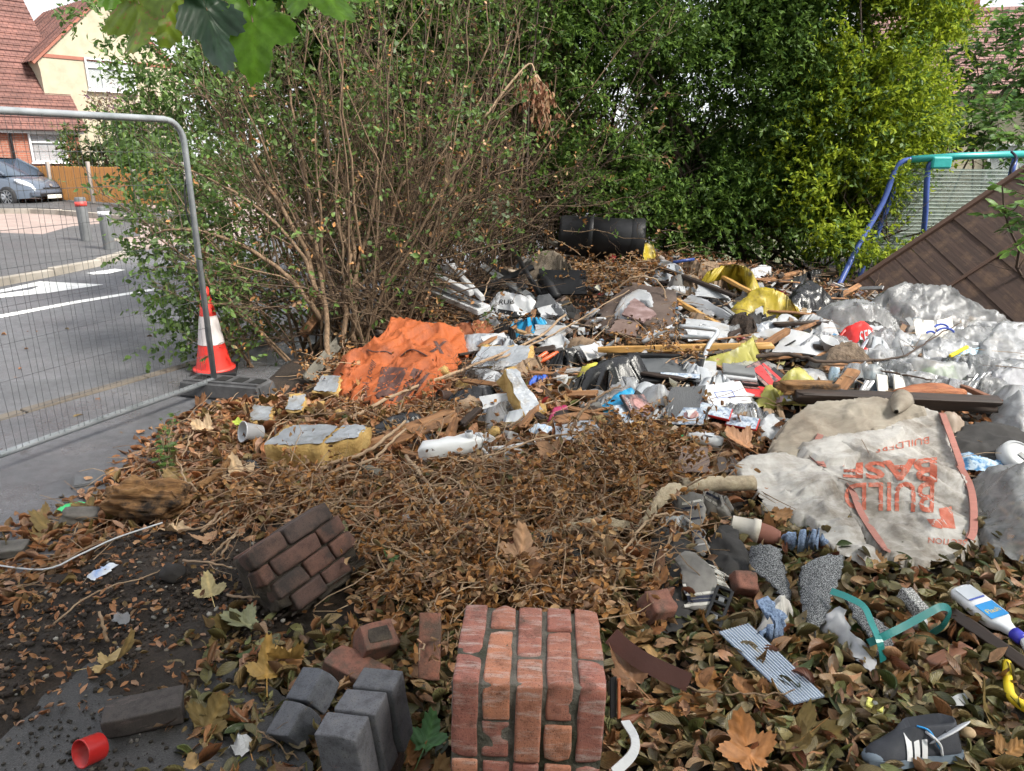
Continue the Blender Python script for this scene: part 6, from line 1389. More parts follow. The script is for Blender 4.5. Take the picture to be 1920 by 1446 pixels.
def carpet_roll():
    a, b = P(1278, 912, .1), P(1414, 906, .1); t = thing('carpet_roll', 'rolled beige hessian backed carpet in front of the builders bag', 'carpet roll'); t.matrix_world = Matrix.Identity(4)
    d = (b-a).normalized(); s = d.cross(Vector((0, 0, 1))).normalized(); V = []; F = []; n = 44; m = 14
    for i in range(m+1):
        for k in range(n+1):
            an = k/n*2*math.pi*1.6; r = .02+.022*k/n; p = a.lerp(b, i/m)+(s*math.cos(an)+Vector((0, 0, 1))*math.sin(an))*r; V.append(p+noise.noise_vector(p*9)*.004)
    F = [(i*(n+1)+k, i*(n+1)+k+1, (i+1)*(n+1)+k+1, (i+1)*(n+1)+k) for i in range(m) for k in range(n)]; o = mesh('roll', V, F, carpet_b, t, True); solid(o, .006)
carpet_roll()
def ribbed_strip():
    t = thing('ribbed_clear_strip', 'strip of ribbed clear plastic sheet on the leaf litter', 'plastic sheet'); qd = [(1348, 1186, .03), (1488, 1320, .025), (1546, 1306, .03), (1404, 1170, .045)]
    c = [P(*q) for q in qd]; o = mesh('sheet', [Vector(v) for v in c], [(0, 1, 2, 3)], M('clear_blue_sheet', [(.2, .28, .42), (.4, .5, .65)], 9, .08, 0, alpha=.5, spec=.9), t); solid(o, .006)
    for k in range(11):
        v = (k+.5)/11; q = MB(); a = Vector(bil(c, 0, v)); b = Vector(bil(c, 1, v)); q.tube([a+Vector((0, 0, .004)), b+Vector((0, 0, .004))], .0016, 4); q.build('rib', M('pale_rib', (.66, .7, .76), 5, .2, 0), t)
ribbed_strip()
def teal_strap():
    t = thing('teal_strapping', 'teal plastic strapping band looped over the carpet strip', 'strapping')
    for path in ([(1558,1108,.14),(1590,1120,.15),(1620,1138,.14),(1635,1170,.12),(1650,1205,.1),(1656,1240,.03)], [(1628,1206,.08),(1660,1192,.11),(1700,1172,.14),(1740,1150,.17),(1765,1138,.18),(1780,1145,.15),(1770,1170,.08),(1748,1188,.02)]):
        pts = curve_pts([P(*p) for p in path], 6); ribbon('band', pts, [Vector((.1, -.75, .65)).normalized()]*len(pts), .026, teal_s, t, .0015, False)
teal_strap()
def mesh_box():
    t = thing('black_grille', 'black plastic moulding with square openings beside the blanket', 'plastic moulding', P(1345, 1145, .03), (R(25), R(8), R(-28))); 
    for x in (-.028, .028): box_obj('rail', (.012, .2, .02), black_pl, t, (x, 0, 0), bevel=.002)
    for y in (-.1, -.05, -.02, .03, .06, .1): box_obj('bar', (.05, .012, .018), black_pl, t, (0, y, 0), bevel=.002)
    for y in (-.035, .045): box_obj('square_ring', (.022, .022, .022), grey_pl, t, (0, y, .002), bevel=.003)
mesh_box()
def pot():
    a, b = P(1378, 985, .07), P(1458, 1008, .05); t = thing('flower_pot', 'cream pot with a terracotta pot nested in it', 'pot'); place_on(t, a, b)
    Mz = Matrix.Rotation(math.pi/2, 4, 'Y'); q = MB(); q.lathe([(.04, -.11), (.048, -.02), (.055, -.02), (.056, .01), (.05, .01)], 24, Mz); q.build('cream_pot', creamp, t, True); q = MB(); q.lathe([(.047, .0), (.042, .06), (.03, .1), (.0, .1)], 24, Mz); q.build('terracotta_pot', terra, t, True)
pot()
# ------------------------------------------------------------------ back of the heap: bin, frames, swing frame, fence panel
def lying_bin():
    c = PY(1126, 446, 7.15)-Vector((0, .1, .19)); t = thing('black_bin', 'black plastic barrel bin lying on its side under the hedge', 'bin', (c.x, c.y+.1, c.z+.19), (0, 0, R(-6)))
    Mx = Euler((0, R(94), 0)).to_matrix().to_4x4(); q = MB(); q.lathe([(0, -.4), (.17, -.4), (.185, -.37), (.19, -.1), (.192, -.1), (.2, .28)], 30, Mx); q.build('barrel', black_pl, t, True)
    q = MB(); q.lathe([(.2, .28), (.212, .3), (.215, .4), (.2, .41), (.195, .4), (.19, .2), (.17, -.35), (0, -.35)], 30, Mx); q.build('rim', black_pl, t, True)
    q = MB(); q.lathe([(.192, -.12), (.197, -.11), (.197, -.09), (.192, -.08)], 30, Mx); q.build('moulded_band', black_pl, t, True)
lying_bin()
ragbag('yellow_drum_cover', 'dirty yellow cover beside the mouth of the black bin', 'cover', 1212, 472, 14, 20, yel_tarp, .16, .06, .04)
def upvc_frames():
    t = thing('window_frame', 'broken white plastic window frame stuck in the thicket', 'window frame')
    for a, b, w_, h_ in (((748, 516, .2), (908, 582, .17), .13, .05), ((748, 512, .22), (852, 500, .3), .05, .06), ((806, 512, .27), (884, 550, .25), .05, .05), ((846, 500, .3), (905, 560, .23), .04, .05), ((846, 516, .24), (872, 508, .27), .035, .04)):
        A, B = P(*a), P(*b); o = box_obj('profile', ((B-A).length, w_, h_), upvc_d, None, bevel=.008, seg=2); place_on(o, A, B, roll=R(14)); o.parent = t
    q = MB(); A, B = P(770, 520, .235), P(900, 574, .21); o = box_obj('profile_groove', ((B-A).length, .02, .02), grey_pl, None); place_on(o, A, B, roll=R(14)); o.parent = t
upvc_frames()
def tubes(name, label, cat, paths, r, mat, parts='tube', group=None):
    t = thing(name, label, cat, group=group)
    for p in paths: q = MB(); pts = curve_pts([P(*a) for a in p], 5) if len(p) > 2 else [P(*a) for a in p]; q.tube(pts, r, 10); q.build(parts, mat, t, True)
    return t
tubes('black_pole', 'long black metal bar leaning in front of the hedge stems', 'bar', [[(932, 418, .45), (975, 490, .25), (1012, 552, .12)]], .022, black_pl)
tubes('black_hose', 'black curved bumper strip beside the white sack', 'bumper', [[(1015, 520, .16), (1030, 535, .14), (1045, 560, .06)]], .045, black_pl)
board('charred_board', 'charred black board under the brown carpet square', [(1010, 552, .05), (1100, 552, .05), (1098, 508, .2), (1010, 506, .2)], .03, black_pl, 'board')
rag('carpet_square', 'muddy beige carpet square beside the black bin', 'carpet', [(995,500,.16),(1005,475,.26),(1030,468,.28),(1060,482,.24),(1072,502,.14),(1040,506,.12)], M('muddy_carpet', [(.1, .075, .055), (.2, .16, .12), (.28, .23, .18)], 12, .95, .8, 90, .01), .03, .02, 9)
rag('grey_rubber_mat', 'torn dark grey rubber sheet behind the blue cloth', 'rubber', [(1003,578,.08),(1008,556,.12),(1030,552,.12),(1060,588,.06),(1052,596,.03),(1030,588,.05)], M('dark_grey_rubber', [(.06, .063, .07), (.1, .103, .11)], 8, .6), .01, .01, 9, .006)
for k, (lb, a, b, m_) in enumerate((('black plastic length among the twigs by the window frame', (885, 470, .3), (985, 540, .15), black_pl), ('grey plastic gutter length beside the window frame', (905, 500, .25), (1000, 560, .1), grey_pl), ('dark bar crossing behind the white sack', (900, 545, .14), (1000, 500, .22), black_pl), ('green stained bar low behind the black bin', (985, 440, .2), (1050, 460, .2), ply_grey))):
    plank('debris_bar', lb, a, b, .06, .03, m_, R(30), 'bar', 'bars in the thicket')
tubes('grey_tube_frame', 'bent grey metal tube frame behind the yellow lath', 'tube frame', [[(1205, 642, .1), (1240, 622, .16), (1262, 612, .18)], [(1275, 612, .16), (1320, 616, .18), (1345, 622, .17), (1328, 650, .12), (1308, 700, .05), (1288, 722, .02)], [(1255, 630, .1), (1345, 634, .1)], [(1180, 690, .05), (1210, 660, .08)]], .016, galv_l)
def tv():
    t = thing('flat_screen_case', 'black flat screen casing lying below the yellow lath', 'casing'); qd = [(1165, 700, .05), (1305, 712, .05), (1315, 672, .12), (1180, 668, .12)]
    board('back', None, qd, .02, M('screen_grey', [(.07, .075, .08), (.11, .115, .12)], 4, .35), parent=t)
    for a, b in ((qd[0], qd[1]), (qd[2], qd[3]), (qd[1], qd[2])):
        A, B = P(*a), P(*b); o = box_obj('bezel', ((B-A).length+.03, .045, .045), black_pl, None, bevel=.008, seg=2); place_on(o, A, B); o.parent = t
tv()
def casebox(px, py, lift, rot, label, cov, size=(.19, .136, .015), body=None, art=True, name='disc_case', title=None):
    t = thing(name, label, 'disc case', P(px, py, lift), rot, 'scattered disc cases'); box_obj('case', size, body or black_pl, t, bevel=.003, seg=2)
    o = box_obj('cover_sheet', (size[0]*.94, size[1]*.95, .001), cov, t, (0, 0, size[2]/2+.001))
    if art: chunk('printed_picture', (size[0]*.45, size[1]*.5, .0012), art_p, t, (.01, .012, size[2]/2+.0022), amp=.3, sub=2)
    if title: text_plane(title, Matrix.Translation((-.07, 0, size[2]/2+.0035)) @ Matrix.Rotation(R(90), 4, 'Z'), size[1]*.7, .018, white_pl, t, 'title')
    return t
casebox(1196, 762, .10, (R(38), R(10), R(35)), 'large black film disc case with figures on its cover', cover, (.2, .17, .015), title='VENGE')
casebox(1180, 776, .07, (R(34), R(8), R(42)), 'pale disc case beneath the large black one', cover_b, (.19, .14, .015), white_pl, False)
casebox(1292, 782, .07, (R(30), R(-8), R(-28)), 'dark disc case with pale figures beside the grey board', cover_b, (.2, .14, .015))
casebox(1340, 772, .08, (R(22), R(6), R(-24)), 'red disc case lying open to the sky by the white booklet', cover_b, (.19, .1, .018), red_pl, False)
casebox(1392, 792, .06, (R(28), R(0), R(-30)), 'red edged disc case with pale blue picture above the orange leaf', cover_b, (.18, .09, .016), red_pl, False)
wb = casebox(1360, 742, .09, (R(26), R(-4), R(8)), 'white boxed kit with a line drawing on the lid', M('box_lid', [(.55, .57, .62), (.66, .68, .72)], 5, .6, dirt=(.3, .2, .12), dpos=(.62, .75)), (.26, .19, .03), box_w, False, 'white_box')
for a, b, c2, d2 in ((-.04, .02, .11, .004), (-.04, -.03, .11, .004), (.015, -.005, .004, .054), (-.095, -.005, .004, .054)): box_obj('line_drawing', (c2, d2, .001), blue_ink, wb, (a+.03, b, .0178))
lbls = ['topmost grey case of the disc case stack', 'second case of the disc case stack', 'third case of the disc case stack with white edge', 'fourth case of the disc case stack', 'lowest case of the disc case stack with pale spine']
for k in range(5): casebox(1385+k*2, 694+k*9, .13-k*.022, (R(8), R(4), R(-12+k*3)), lbls[k], (grey_pl, white_pl, cover, cover, art_p)[k], (.2, .14, .016), (grey_pl, white_pl, black_pl, black_pl, black_pl)[k], False)
for k in range(4): casebox(1428+k*12, 702+k*4, .1-.012*k, (R(10), R(32), R(-48+k*4)), ['first', 'second', 'third', 'last'][k]+' dark case fanned out from the stack', (cover, cover_r, cover, black_pl)[k], (.19, .136, .015), None, False)
casebox(1410, 735, .06, (R(14), R(6), R(-14)), 'dark case with red spine under the olive sheet', cover_r, (.2, .136, .02), None, False)
casebox(1225, 712, .06, (R(20), R(-4), R(-4)), 'glossy black disc case by the yellow bag', black_pl, (.2, .06, .02), None, False)
casebox(1275, 706, .08, (R(20), R(0), R(-10)), 'disc case spine with pale blue print under the black casing', cover_b, (.26, .05, .016), None, False)
def swing():
    t = thing('swing_frame', 'teal and blue tubular swing frame behind the fence panel', 'swing frame'); y = 7.6
    q = MB(); q.tube([PY(1708, 299, y), PY(1800, 293, y), PY(1960, 288, y-.1)], .034, 12); q.build('top_bar', teal_t, t, True)
    for path in ([(1708, 299, y), (1690, 305, y), (1676, 325, y), (1655, 380, y-.05), (1610, 460, y-.2), (1575, 530, y-.4), (1556, 566, y-.5)], [(1750, 300, y), (1742, 312, y), (1738, 340, y), (1735, 400, y), (1728, 470, y+.1)], [(1690, 310, y+.3), (1660, 400, y+.3), (1610, 520, y+.2), (1595, 560, y+.2)], [(1905, 290, y), (1900, 310, y-.1), (1895, 330, y-.1)]):
        q = MB(); q.tube(curve_pts([PY(*p) for p in path], 5), .027, 12); q.build('leg', blue_t, t, True)
    box_obj('bracket', (.2, .1, .12), teal_t, t, PY(1762, 305, y), (0, 0, 0), .02, 2)
    q = MB(); q.tube(curve_pts([PY(1896, 284, y-.2), PY(1905, 296, y-.25), PY(1895, 320, y-.25), PY(1903, 345, y-.25)], 5), .012, 6); q.build('rope', navy, t, True)
swing()
def clear_panel():
    t = thing('ribbed_plastic_sheet', 'tall translucent ribbed plastic sheet behind the blue leg', 'plastic sheet'); y = 8.0; c = [PY(1590, 490, y), PY(1905, 490, y), PY(1905, 318, y), PY(1676, 315, y)]
    c2 = [PY(1610, 480, y), PY(1905, 480, y), PY(1905, 318, y), PY(1676, 315, y)]
    o = mesh('sheet', c2, [(0, 1, 2, 3)], poly_c, t); solid(o, .008)
    for k in range(24): v = (k+.5)/24; q = MB(); q.tube([Vector(bil(c2, 0, v))+Vector((0, -.008, 0)), Vector(bil(c2, 1, v))+Vector((0, -.008, 0))], .0045, 4); q.build('rib', rib_m, t)
clear_panel()
def fence_panel():
    O, E_, K = PY(1602, 531, 7.0), PY(1908, 325, 6.75), PY(1900, 618, 5.75)
    U = (E_-O).normalized(); W_ = K-O; W_ = (W_-U*W_.dot(U)).normalized(); N = U.cross(W_); N = -N if N.y > 0 else N
    Mx = Matrix((U, W_, N)).transposed().to_4x4(); Mx.translation = O; t = thing('lap_fence', 'brown lap fence panel toppled at an angle behind the plastic film', 'fence panel'); t.matrix_world = Mx
    L, H = 1.9, 1.75; n = 13
    for k in range(n): box_obj('board', (.152, H, .008), panel_w, t, (.06+k*.142, H/2, .006+.004*(k % 2)), (random.gauss(0, .002), R(1.3), random.gauss(0, .006)))
    for o in t.children: o.rotation_euler[2] += 0
    box_obj('edge_batten', (L, .045, .05), panel_f, t, (L/2, .02, .022), bevel=.003)
    for v in (.64, 1.7): box_obj('batten', (L, .032, .018), panel_f, t, (L/2, v, .026), bevel=.003)
fence_panel()

# ------------------------------------------------------------------ insulation foam, bottles, small things
def foam_block(label, qd, th, n=10):
    t = thing('foam_block', label, 'insulation foam', group='broken foam insulation'); c = [P(*q) for q in qd]; nrm = (c[1]-c[0]).cross(c[3]-c[0]).normalized(); nrm = -nrm if nrm.z < 0 else nrm; V = []; F = []
    for l in range(4):
        for j in range(n+1):
            for i in range(n+1):
                p = Vector(bil(c, i/n, j/n))-nrm*th*l/3; e = i in (0, n) or j in (0, n)
                p += noise.noise_vector(p*11+Vector((3, 1, l)))*(.034 if e else .008)+noise.noise_vector(p*40)*.006; V.append(p)
    s = (n+1)**2; ix = lambda l, j, i: l*s+j*(n+1)+i
    for l in (0, 3):
        for j in range(n):
            for i in range(n): f_ = (ix(l, j, i), ix(l, j, i+1), ix(l, j+1, i+1), ix(l, j+1, i)); F.append(f_ if l == 0 else f_[::-1])
    for l in range(3):
        for i in range(n):
            F += [(ix(l, 0, i), ix(l+1, 0, i), ix(l+1, 0, i+1), ix(l, 0, i+1)), (ix(l, n, i+1), ix(l+1, n, i+1), ix(l+1, n, i), ix(l, n, i)), (ix(l, i, n), ix(l+1, i, n), ix(l+1, i+1, n), ix(l, i+1, n)), (ix(l, i+1, 0), ix(l+1, i+1, 0), ix(l+1, i, 0), ix(l, i, 0))]
    mesh('foam', V, F, foam, t, True)
    Vf = []
    for j in range(n+1):
        for i in range(n+1):
            u, v = i/n, j/n; p = Vector(bil(c, .01+u*.96, .02+v*.95))+nrm*(.01+.008*noise.noise(Vector((u*5, v*9, 2))))+Vector((random.gauss(0, .006), random.gauss(0, .006), 0))*(i in (0, n) or j in (0, n)); Vf.append(p)
    Ff = [(j*(n+1)+i, j*(n+1)+i+1, (j+1)*(n+1)+i+1, (j+1)*(n+1)+i) for j in range(n) for i in range(n)]; mesh('foil_facing', Vf, Ff, foil, t, True)
foam_block('long yellow foam insulation block with silver foil top', [(492, 838, .16), (602, 836, .17), (642, 800, .18), (545, 798, .17)], .16)
foam_block('dark edged end of foam insulation beside the long block', [(604, 836, .16), (672, 822, .14), (692, 800, .15), (645, 798, .17)], .15)
foam_block('upright foam insulation wedge with grey foil face', [(985, 785, .06), (1022, 775, .05), (966, 690, .22), (945, 692, .24)], .14)
foam_block('foam insulation slab behind the long thin branch', [(880, 690, .05), (985, 690, .06), (1000, 648, .13), (905, 650, .13)], .05)
foam_block('small foam scrap with foil near the fence foot', [(470, 790, .05), (505, 792, .05), (512, 765, .07), (478, 760, .08)], .03)
foam_block('foil faced foam scrap beside the small dark stake', [(535, 770, .06), (565, 772, .06), (575, 740, .1), (545, 742, .1)], .04)
foam_block('foil faced foam below the orange sack edge', [(588, 735, .06), (632, 738, .06), (640, 706, .1), (605, 705, .1)], .035)
for k, (a, b, s) in enumerate(((830, 705, .16), (868, 720, .12), (1125, 790, .13), (895, 745, .09), (925, 812, .1), (680, 810, .1), (900, 640, .08), (1100, 775, .08), (600, 760, .09), (640, 775, .1))):
    frag(['pale yellow foam lump against the orange sack', 'small foam lump beside the tangled roots', 'rounded mossy foam lump below the blue bag', 'flat foam flake next to the brown pipe end', 'foam crumb lying behind the white bottle', 'foam lump at the end of the foil block', 'foam lump behind the orange sack neck', 'foam crumb beside the white carrier scrap', 'foam crumb under the orange sack corner', 'foam lump among the twigs below the sack'][k], a, b, .025, (s, s*.7, s*.6), (random.random(), random.random(), random.random()*3), foam if k != 2 else foam_e, False, .4, 'foam_lump', 'insulation foam', 'broken foam insulation')
def milk_bottle():
    a, b = P(785, 850, .1), P(905, 826, .115); t = thing('plastic_bottle', 'squashed white plastic milk bottle on the dry leaves', 'bottle'); place_on(t, a, b); L = (b-a).length; V = []; F = []; n = 18; m = 12
    for i in range(m+1):
        u = i/m; w_ = .065*min(1, (u*6+.25))*(1 if u < .72 else 1-.35*(u-.72)/.28); h_ = .05*min(1, u*7+.4)*(1 if u < .7 else 1-.5*(u-.7)/.3)
        for k in range(n):
            an = 2*math.pi*k/n; p = Vector(((u-.5)*L, w_*math.copysign(abs(math.cos(an))**.55, math.cos(an)), h_*math.copysign(abs(math.sin(an))**.55, math.sin(an)))); p += noise.noise_vector(p*18)*.014; V.append(p)
    for i in range(m):
        for k in range(n): F.append((i*n+k, i*n+(k+1) % n, (i+1)*n+(k+1) % n, (i+1)*n+k))
    F += [tuple(range(n))[::-1], tuple(m*n+k for k in range(n))]; mesh('body', V, F, M('milky_plastic', [(.62, .63, .64), (.72, .73, .74)], 6, .32, .05, spec=.5), t, True)
    q = MB(); q.lathe([(.022, 0), (.022, .03), (.018, .03)], 16, Matrix.Translation((L*.3, -.02, .045))); q.build('neck', white_pl, t, True)
    q = MB(); q.tube(curve_pts([(L*.42, .03, .03), (L*.5, .0, .03), (L*.5, -.05, .0)], 5), .012, 8); q.build('handle', white_pl, t, True)
milk_bottle()
def cup(label, px, py, lift, rot, r, h_, mat, name='plastic_cup', cat='cup'):
    t = thing(name, label, cat, P(px, py, lift), rot); q = MB(); q.lathe([(0, 0), (r*.78, 0), (r, h_), (r*1.08, h_), (r*1.08, h_*.95), (r*.97, h_*.95), (r*.75, .004), (0, .004)], 24); q.build('shell', mat, t, True)
    q = MB(); q.lathe([(0, h_*.4), (r*.85, h_*.42)], 18); q.build('contents', mortar_d, t)
cup('white plastic pot open towards the viewer near the pavement', 490, 812, .05, (R(72), R(10), R(-52)), .06, .12, white_pl)
cup('small tin can open end up beside the blue glove', 1052, 735, .03, (R(60), R(0), R(10)), .035, .08, M('dull_tin', [(.2, .18, .15), (.32, .3, .26)], 8, .5, .1, metal=.3), 'tin_can', 'can')
cup('small brown pipe end below the tangled roots', 845, 742, .03, (R(80), R(0), R(-50)), .04, .09, M('brown_pipe', [(.05, .03, .025), (.08, .05, .04)], 6, .6), 'pipe_end', 'pipe')
cup('square white yoghurt pot in the plastic drift', 1545, 660, .06, (R(20), R(10), R(0)), .06, .1, white_pl, 'yoghurt_pot', 'pot')
def redcap():
    t = thing('bottle_ring', 'red plastic bottle cap ring on the concrete apron', 'cap', P(172, 1412, .04)+Vector((0, 0, .012)), (R(72), R(0), R(-28))); q = MB(); q.lathe([(.022, -.032), (.037, -.03), (.039, -.025), (.04, .028), (.041, .032), (.037, .032), (.036, -.02), (.0, -.02)], 30); q.build('shell', red_pl, t, True)
redcap()
def can():
    t = thing('drinks_can', 'silver and blue drinks can standing beside the short plank', 'can', P(1560, 722, .02), (R(-12), R(8), 0)); q = MB(); q.lathe([(.03, 0), (.033, .01), (.033, .1), (.028, .115)], 22); q.build('body', M('can_blue', [(.3, .4, .5), (.45, .55, .62)], 8, .3, 0, metal=.5), t, True); q = MB(); q.lathe([(.028, .115), (.029, .12), (.026, .116), (0, .113)], 22); q.build('lid', foil, t, True); box_obj('ring_pull', (.012, .022, .002), galv_l, t, (0, .004, .117))
can()
def white_jar():
    a, b = P(1290, 818, .04), P(1352, 832, .04); t = thing('white_bottle', 'white bottle lying behind the brown clay tile', 'bottle'); place_on(t, a, b); Mz = Matrix.Rotation(math.pi/2, 4, 'Y'); q = MB(); q.lathe([(0, -.1), (.02, -.1), (.022, -.08), (.038, -.05), (.04, .09), (.035, .1), (0, .1)], 22, Mz); q.build('body', white_pl, t, True); box_obj('label', (.05, .05, .002), greylab, t, (.02, 0, .04))
white_jar()
def detergent():
    a, b = P(1798, 1106, .035), P(1905, 1190, .035); t = thing('detergent_bottle', 'white cleaning spray bottle with blue label and dark blue cap', 'bottle'); place_on(t, a, b, roll=R(14)); L = (b-a).length; t.matrix_world = t.matrix_world
    st = [(-.5, .028, .014), (-.485, .04, .022), (-.44, .046, .026), (-.1, .05, .028), (.16, .05, .028), (.24, .043, .026), (.33, .026, .02), (.42, .019, .017), (.48, .018, .016)]; V = []; F = []; n = 24
    for u, w_, h_ in st:
        for k in range(n): an = 2*math.pi*k/n; V.append((u*L, w_*math.copysign(abs(math.cos(an))**.7, math.cos(an)), h_*math.copysign(abs(math.sin(an))**.6, math.sin(an))))
    for i in range(len(st)-1):
        for k in range(n): F.append((i*n+k, (i+1)*n+k, (i+1)*n+(k+1) % n, i*n+(k+1) % n))
    F += [tuple(range(n))]; mesh('body', V, F, M('clean_white', [(.66, .67, .7), (.72, .73, .76)], 5, .3, 0), t, True)
    box_obj('blue_label', (.085, .07, .0015), bluelab, t, (L*.1, 0, .0288)); box_obj('grey_label', (.075, .066, .0015), greylab, t, (-L*.3, 0, .0282)); box_obj('bar_print', (.008, .06, .001), blue_ink, t, (-L*.16, 0, .0296))
    text_plane('Flash', Matrix.Translation((L*.12, .0, .0302)) @ Matrix.Rotation(R(90), 4, 'Z'), .052, .022, yel_ink, t, 'lettering')
    Mz = Matrix.Translation((L*.5, 0, 0)) @ Matrix.Rotation(math.pi/2, 4, 'Y'); q = MB(); q.lathe([(.018, -.01), (.024, -.008), (.024, .03), (.018, .036), (0, .036)], 20, Mz); q.build('cap', cap_b, t, True)
    box_obj('trigger_head', (.09, .035, .03), white_pl, t, (L*.5+.07, -.012, .0), (0, 0, R(-25)), .01, 2)
detergent()
def shoe():
    a, b = P(1628, 1404, .026), P(1785, 1386, .03); t = thing('trainer_shoe', 'dark trainer shoe with three white stripes in the leaf litter', 'shoe'); place_on(t, a, b, roll=R(-22)); L = .285; V = []; F = []; m, n = 18, 16
    def sec(u):
        w_ = .046*(min(1, (u+.04)*5)**.6)*(1-.16*math.exp(-((u-.55)/.15)**2))*(1 if u < .9 else 1-.5*((u-.9)/.1)**2); h_ = .045+.05*max(0, min(1, (u-.18)/.35)); return w_, h_*(min(1, (u+.03)*6)**.5)
    for i in range(m+1):
        u = i/m; w_, h_ = sec(u); op = max(0, min(1, (u-.42)/.12)) if u < .93 else max(0, (1-u)/.07)
        lim = math.pi*(1-.34*op)
        for k in range(n+1):
            an = -lim/2+lim*k/n if op < .01 else None
            s = k/n*2-1
            if op < .01: x, z = math.sin(s*math.pi/2)*w_, math.cos(s*math.pi/2)*h_
            else:        # two walls with a gap for the foot
                sg = 1 if s > 0 else -1; q_ = 1-abs(s); q_ = q_*(1-op*.18); x = sg*w_*(1-.25*op*q_-(1-op)*q_**2); z = h_*math.sin(min(1, q_*1.15)*math.pi/2)*(1 if abs(s) > .01 else (1-op*.75))
            V.append(((u-.5)*L, x, z-.03))
    for i in range(m):
        for k in range(n): F.append((i*(n+1)+k, (i+1)*(n+1)+k, (i+1)*(n+1)+k+1, i*(n+1)+k+1))
    o = mesh('upper', V, F, shoe_n, t, True); solid(o, .004)
    q = MB(); pr = []
    for i in range(m+1): u = i/m; w_, h_ = sec(u); pr.append((u, w_+.005))
    Vs = []; Fs = []
    for z in (-.045, -.022):
        for u, w_ in pr: Vs += [((u-.5)*L*1.03, -w_, z), ((u-.5)*L*1.03, w_, z)]
    k2 = 2*(m+1)
    for i in range(m): Fs += [(2*i, 2*i+1, 2*i+3, 2*i+2), (k2+2*i, k2+2*i+2, k2+2*i+3, k2+2*i+1), (2*i, 2*i+2, k2+2*i+2, k2+2*i), (2*i+1, k2+2*i+1, k2+2*i+3, 2*i+3)]
    mesh('sole', Vs, Fs, shoe_g, t)
    for k, u in enumerate((.36, .45, .54)):
        pts = []; nr = []
        for j in range(7):
            uu = u+.06*j/6; w_, h_ = sec(uu); an = math.pi/2*(1-.72*j/6); pts.append(Vector(((uu-.5)*L, -math.sin(an)*(w_+.006), math.cos(an)*h_*.92-.025))); nr.append(Vector((0, -math.sin(an), math.cos(an)*.8+.1)).normalized())
        ribbon('stripe', pts, nr, .016, shoe_w, t, .002)
    w_, h_ = sec(.08); q = MB(); q.lathe([(.0, .0)], 3)
    chunk('toe_cap', (.085, .08, .05), shoe_g, t, (-L*.385, 0, -.024), amp=.03, sub=3)
    ins_ = chunk('insole', (.15, .085, .012), shoe_i, t, (L*.36, -.035, .035), (R(-30), R(-16), R(8)), amp=.06, sub=3); mesh('insole_logo', [(L*.33+x, -.05+y, .043+y*.5) for x, y in ((-.018, -.008), (-.008, -.008), (.004, .014), (-.004, .014), (-.003, -.008), (.007, -.008), (.014, .006), (.007, .008))], [(0, 1, 2, 3), (4, 5, 6, 7)], shoe_n, t); chunk('heel_foam', (.045, .05, .03), tan_m, t, (L*.56, -.035, .03), amp=.1, sub=2)
    q = MB(); q.tube(curve_pts([(L*.1, -.035, .045), (L*.13, -.06, .035), (L*.2, -.055, .01), (L*.22, -.05, -.02)], 5), .004, 6); q.build('lace', shoe_i, t, True)
    q = MB(); q.tube(curve_pts([(L*.02, -.03, .062), (L*.12, -.045, .05), (L*.2, -.052, .0)], 5), .003, 6); q.build('blue_piping', bluelab, t, True)
shoe()
def yellow_handle():
    t = thing('yellow_grip', 'yellow plastic handle in the leaf litter by the dark strip', 'handle'); q = MB(); pts = curve_pts([P(1888, 1242, .03), P(1890, 1275, .03), P(1896, 1305, .03), P(1920, 1325, .03), P(1960, 1345, .03)], 5); q.tube(pts, taper(.014, .017, len(pts)), 8); q.build('grip', yel_pl, t, True); o = box_obj('end', (.06, .04, .02), yel_pl, t, P(1930, 1326, .03), (0, 0, -.6), .006, 2)
yellow_handle()
box_obj_t = thing('plastic_stopper', 'square lemon yellow plastic cap on the leaf litter', 'cap', P(1640, 1322, .025), (R(15), R(12), R(-25)))
box_obj('base', (.05, .036, .012), lemon, box_obj_t, bevel=.003); chunk('knob', (.022, .022, .018), M('grey_grit', [(.3, .3, .28), (.42, .42, .4)], 30, .8), box_obj_t, (0, 0, .012), amp=.2, sub=2)
def arcs():
    t = thing('white_arc', 'curved white plastic strip standing beside the brick pier', 'plastic strip'); pts = curve_pts([P(1172, 1352, .12), P(1190, 1385, .12), P(1185, 1415, .12), P(1150, 1450, .12)], 6); ribbon('strip', pts, [Vector((.3, -.7, .6)).normalized()]*len(pts), .028, white_pl, t, .004)
    t = thing('brown_gutter', 'curved dark brown plastic gutter piece beside the brick pier', 'gutter'); pts = curve_pts([P(1146, 1192, .16), P(1170, 1215, .14), P(1215, 1245, .1), P(1292, 1280, .05)], 6); ribbon('trough', pts, [Vector((-.2, -.8, .55)).normalized()]*len(pts), .06, M('brown_plastic', [(.05, .018, .014), (.08, .03, .024)], 5, .4), t, .005)
    t = thing('orange_strip', 'thin orange edged black strip against the brick pier side', 'plastic strip'); pts = [P(1150, 1270, .2), P(1150, 1345, .1)]; ribbon('strip', pts, [Vector((.7, -.7, 0))]*2, .03, black_pl, t, .004); ribbon('edge', [p+Vector((.016, -.004, 0)) for p in pts], [Vector((.7, -.7, 0))]*2, .012, M('orange_edge', (.32, .1, .04), 5, .6), t, .004)
arcs()
SCR = [('pruning_handle', 'pair of orange tool handles near the foam slab', 'tool'),]
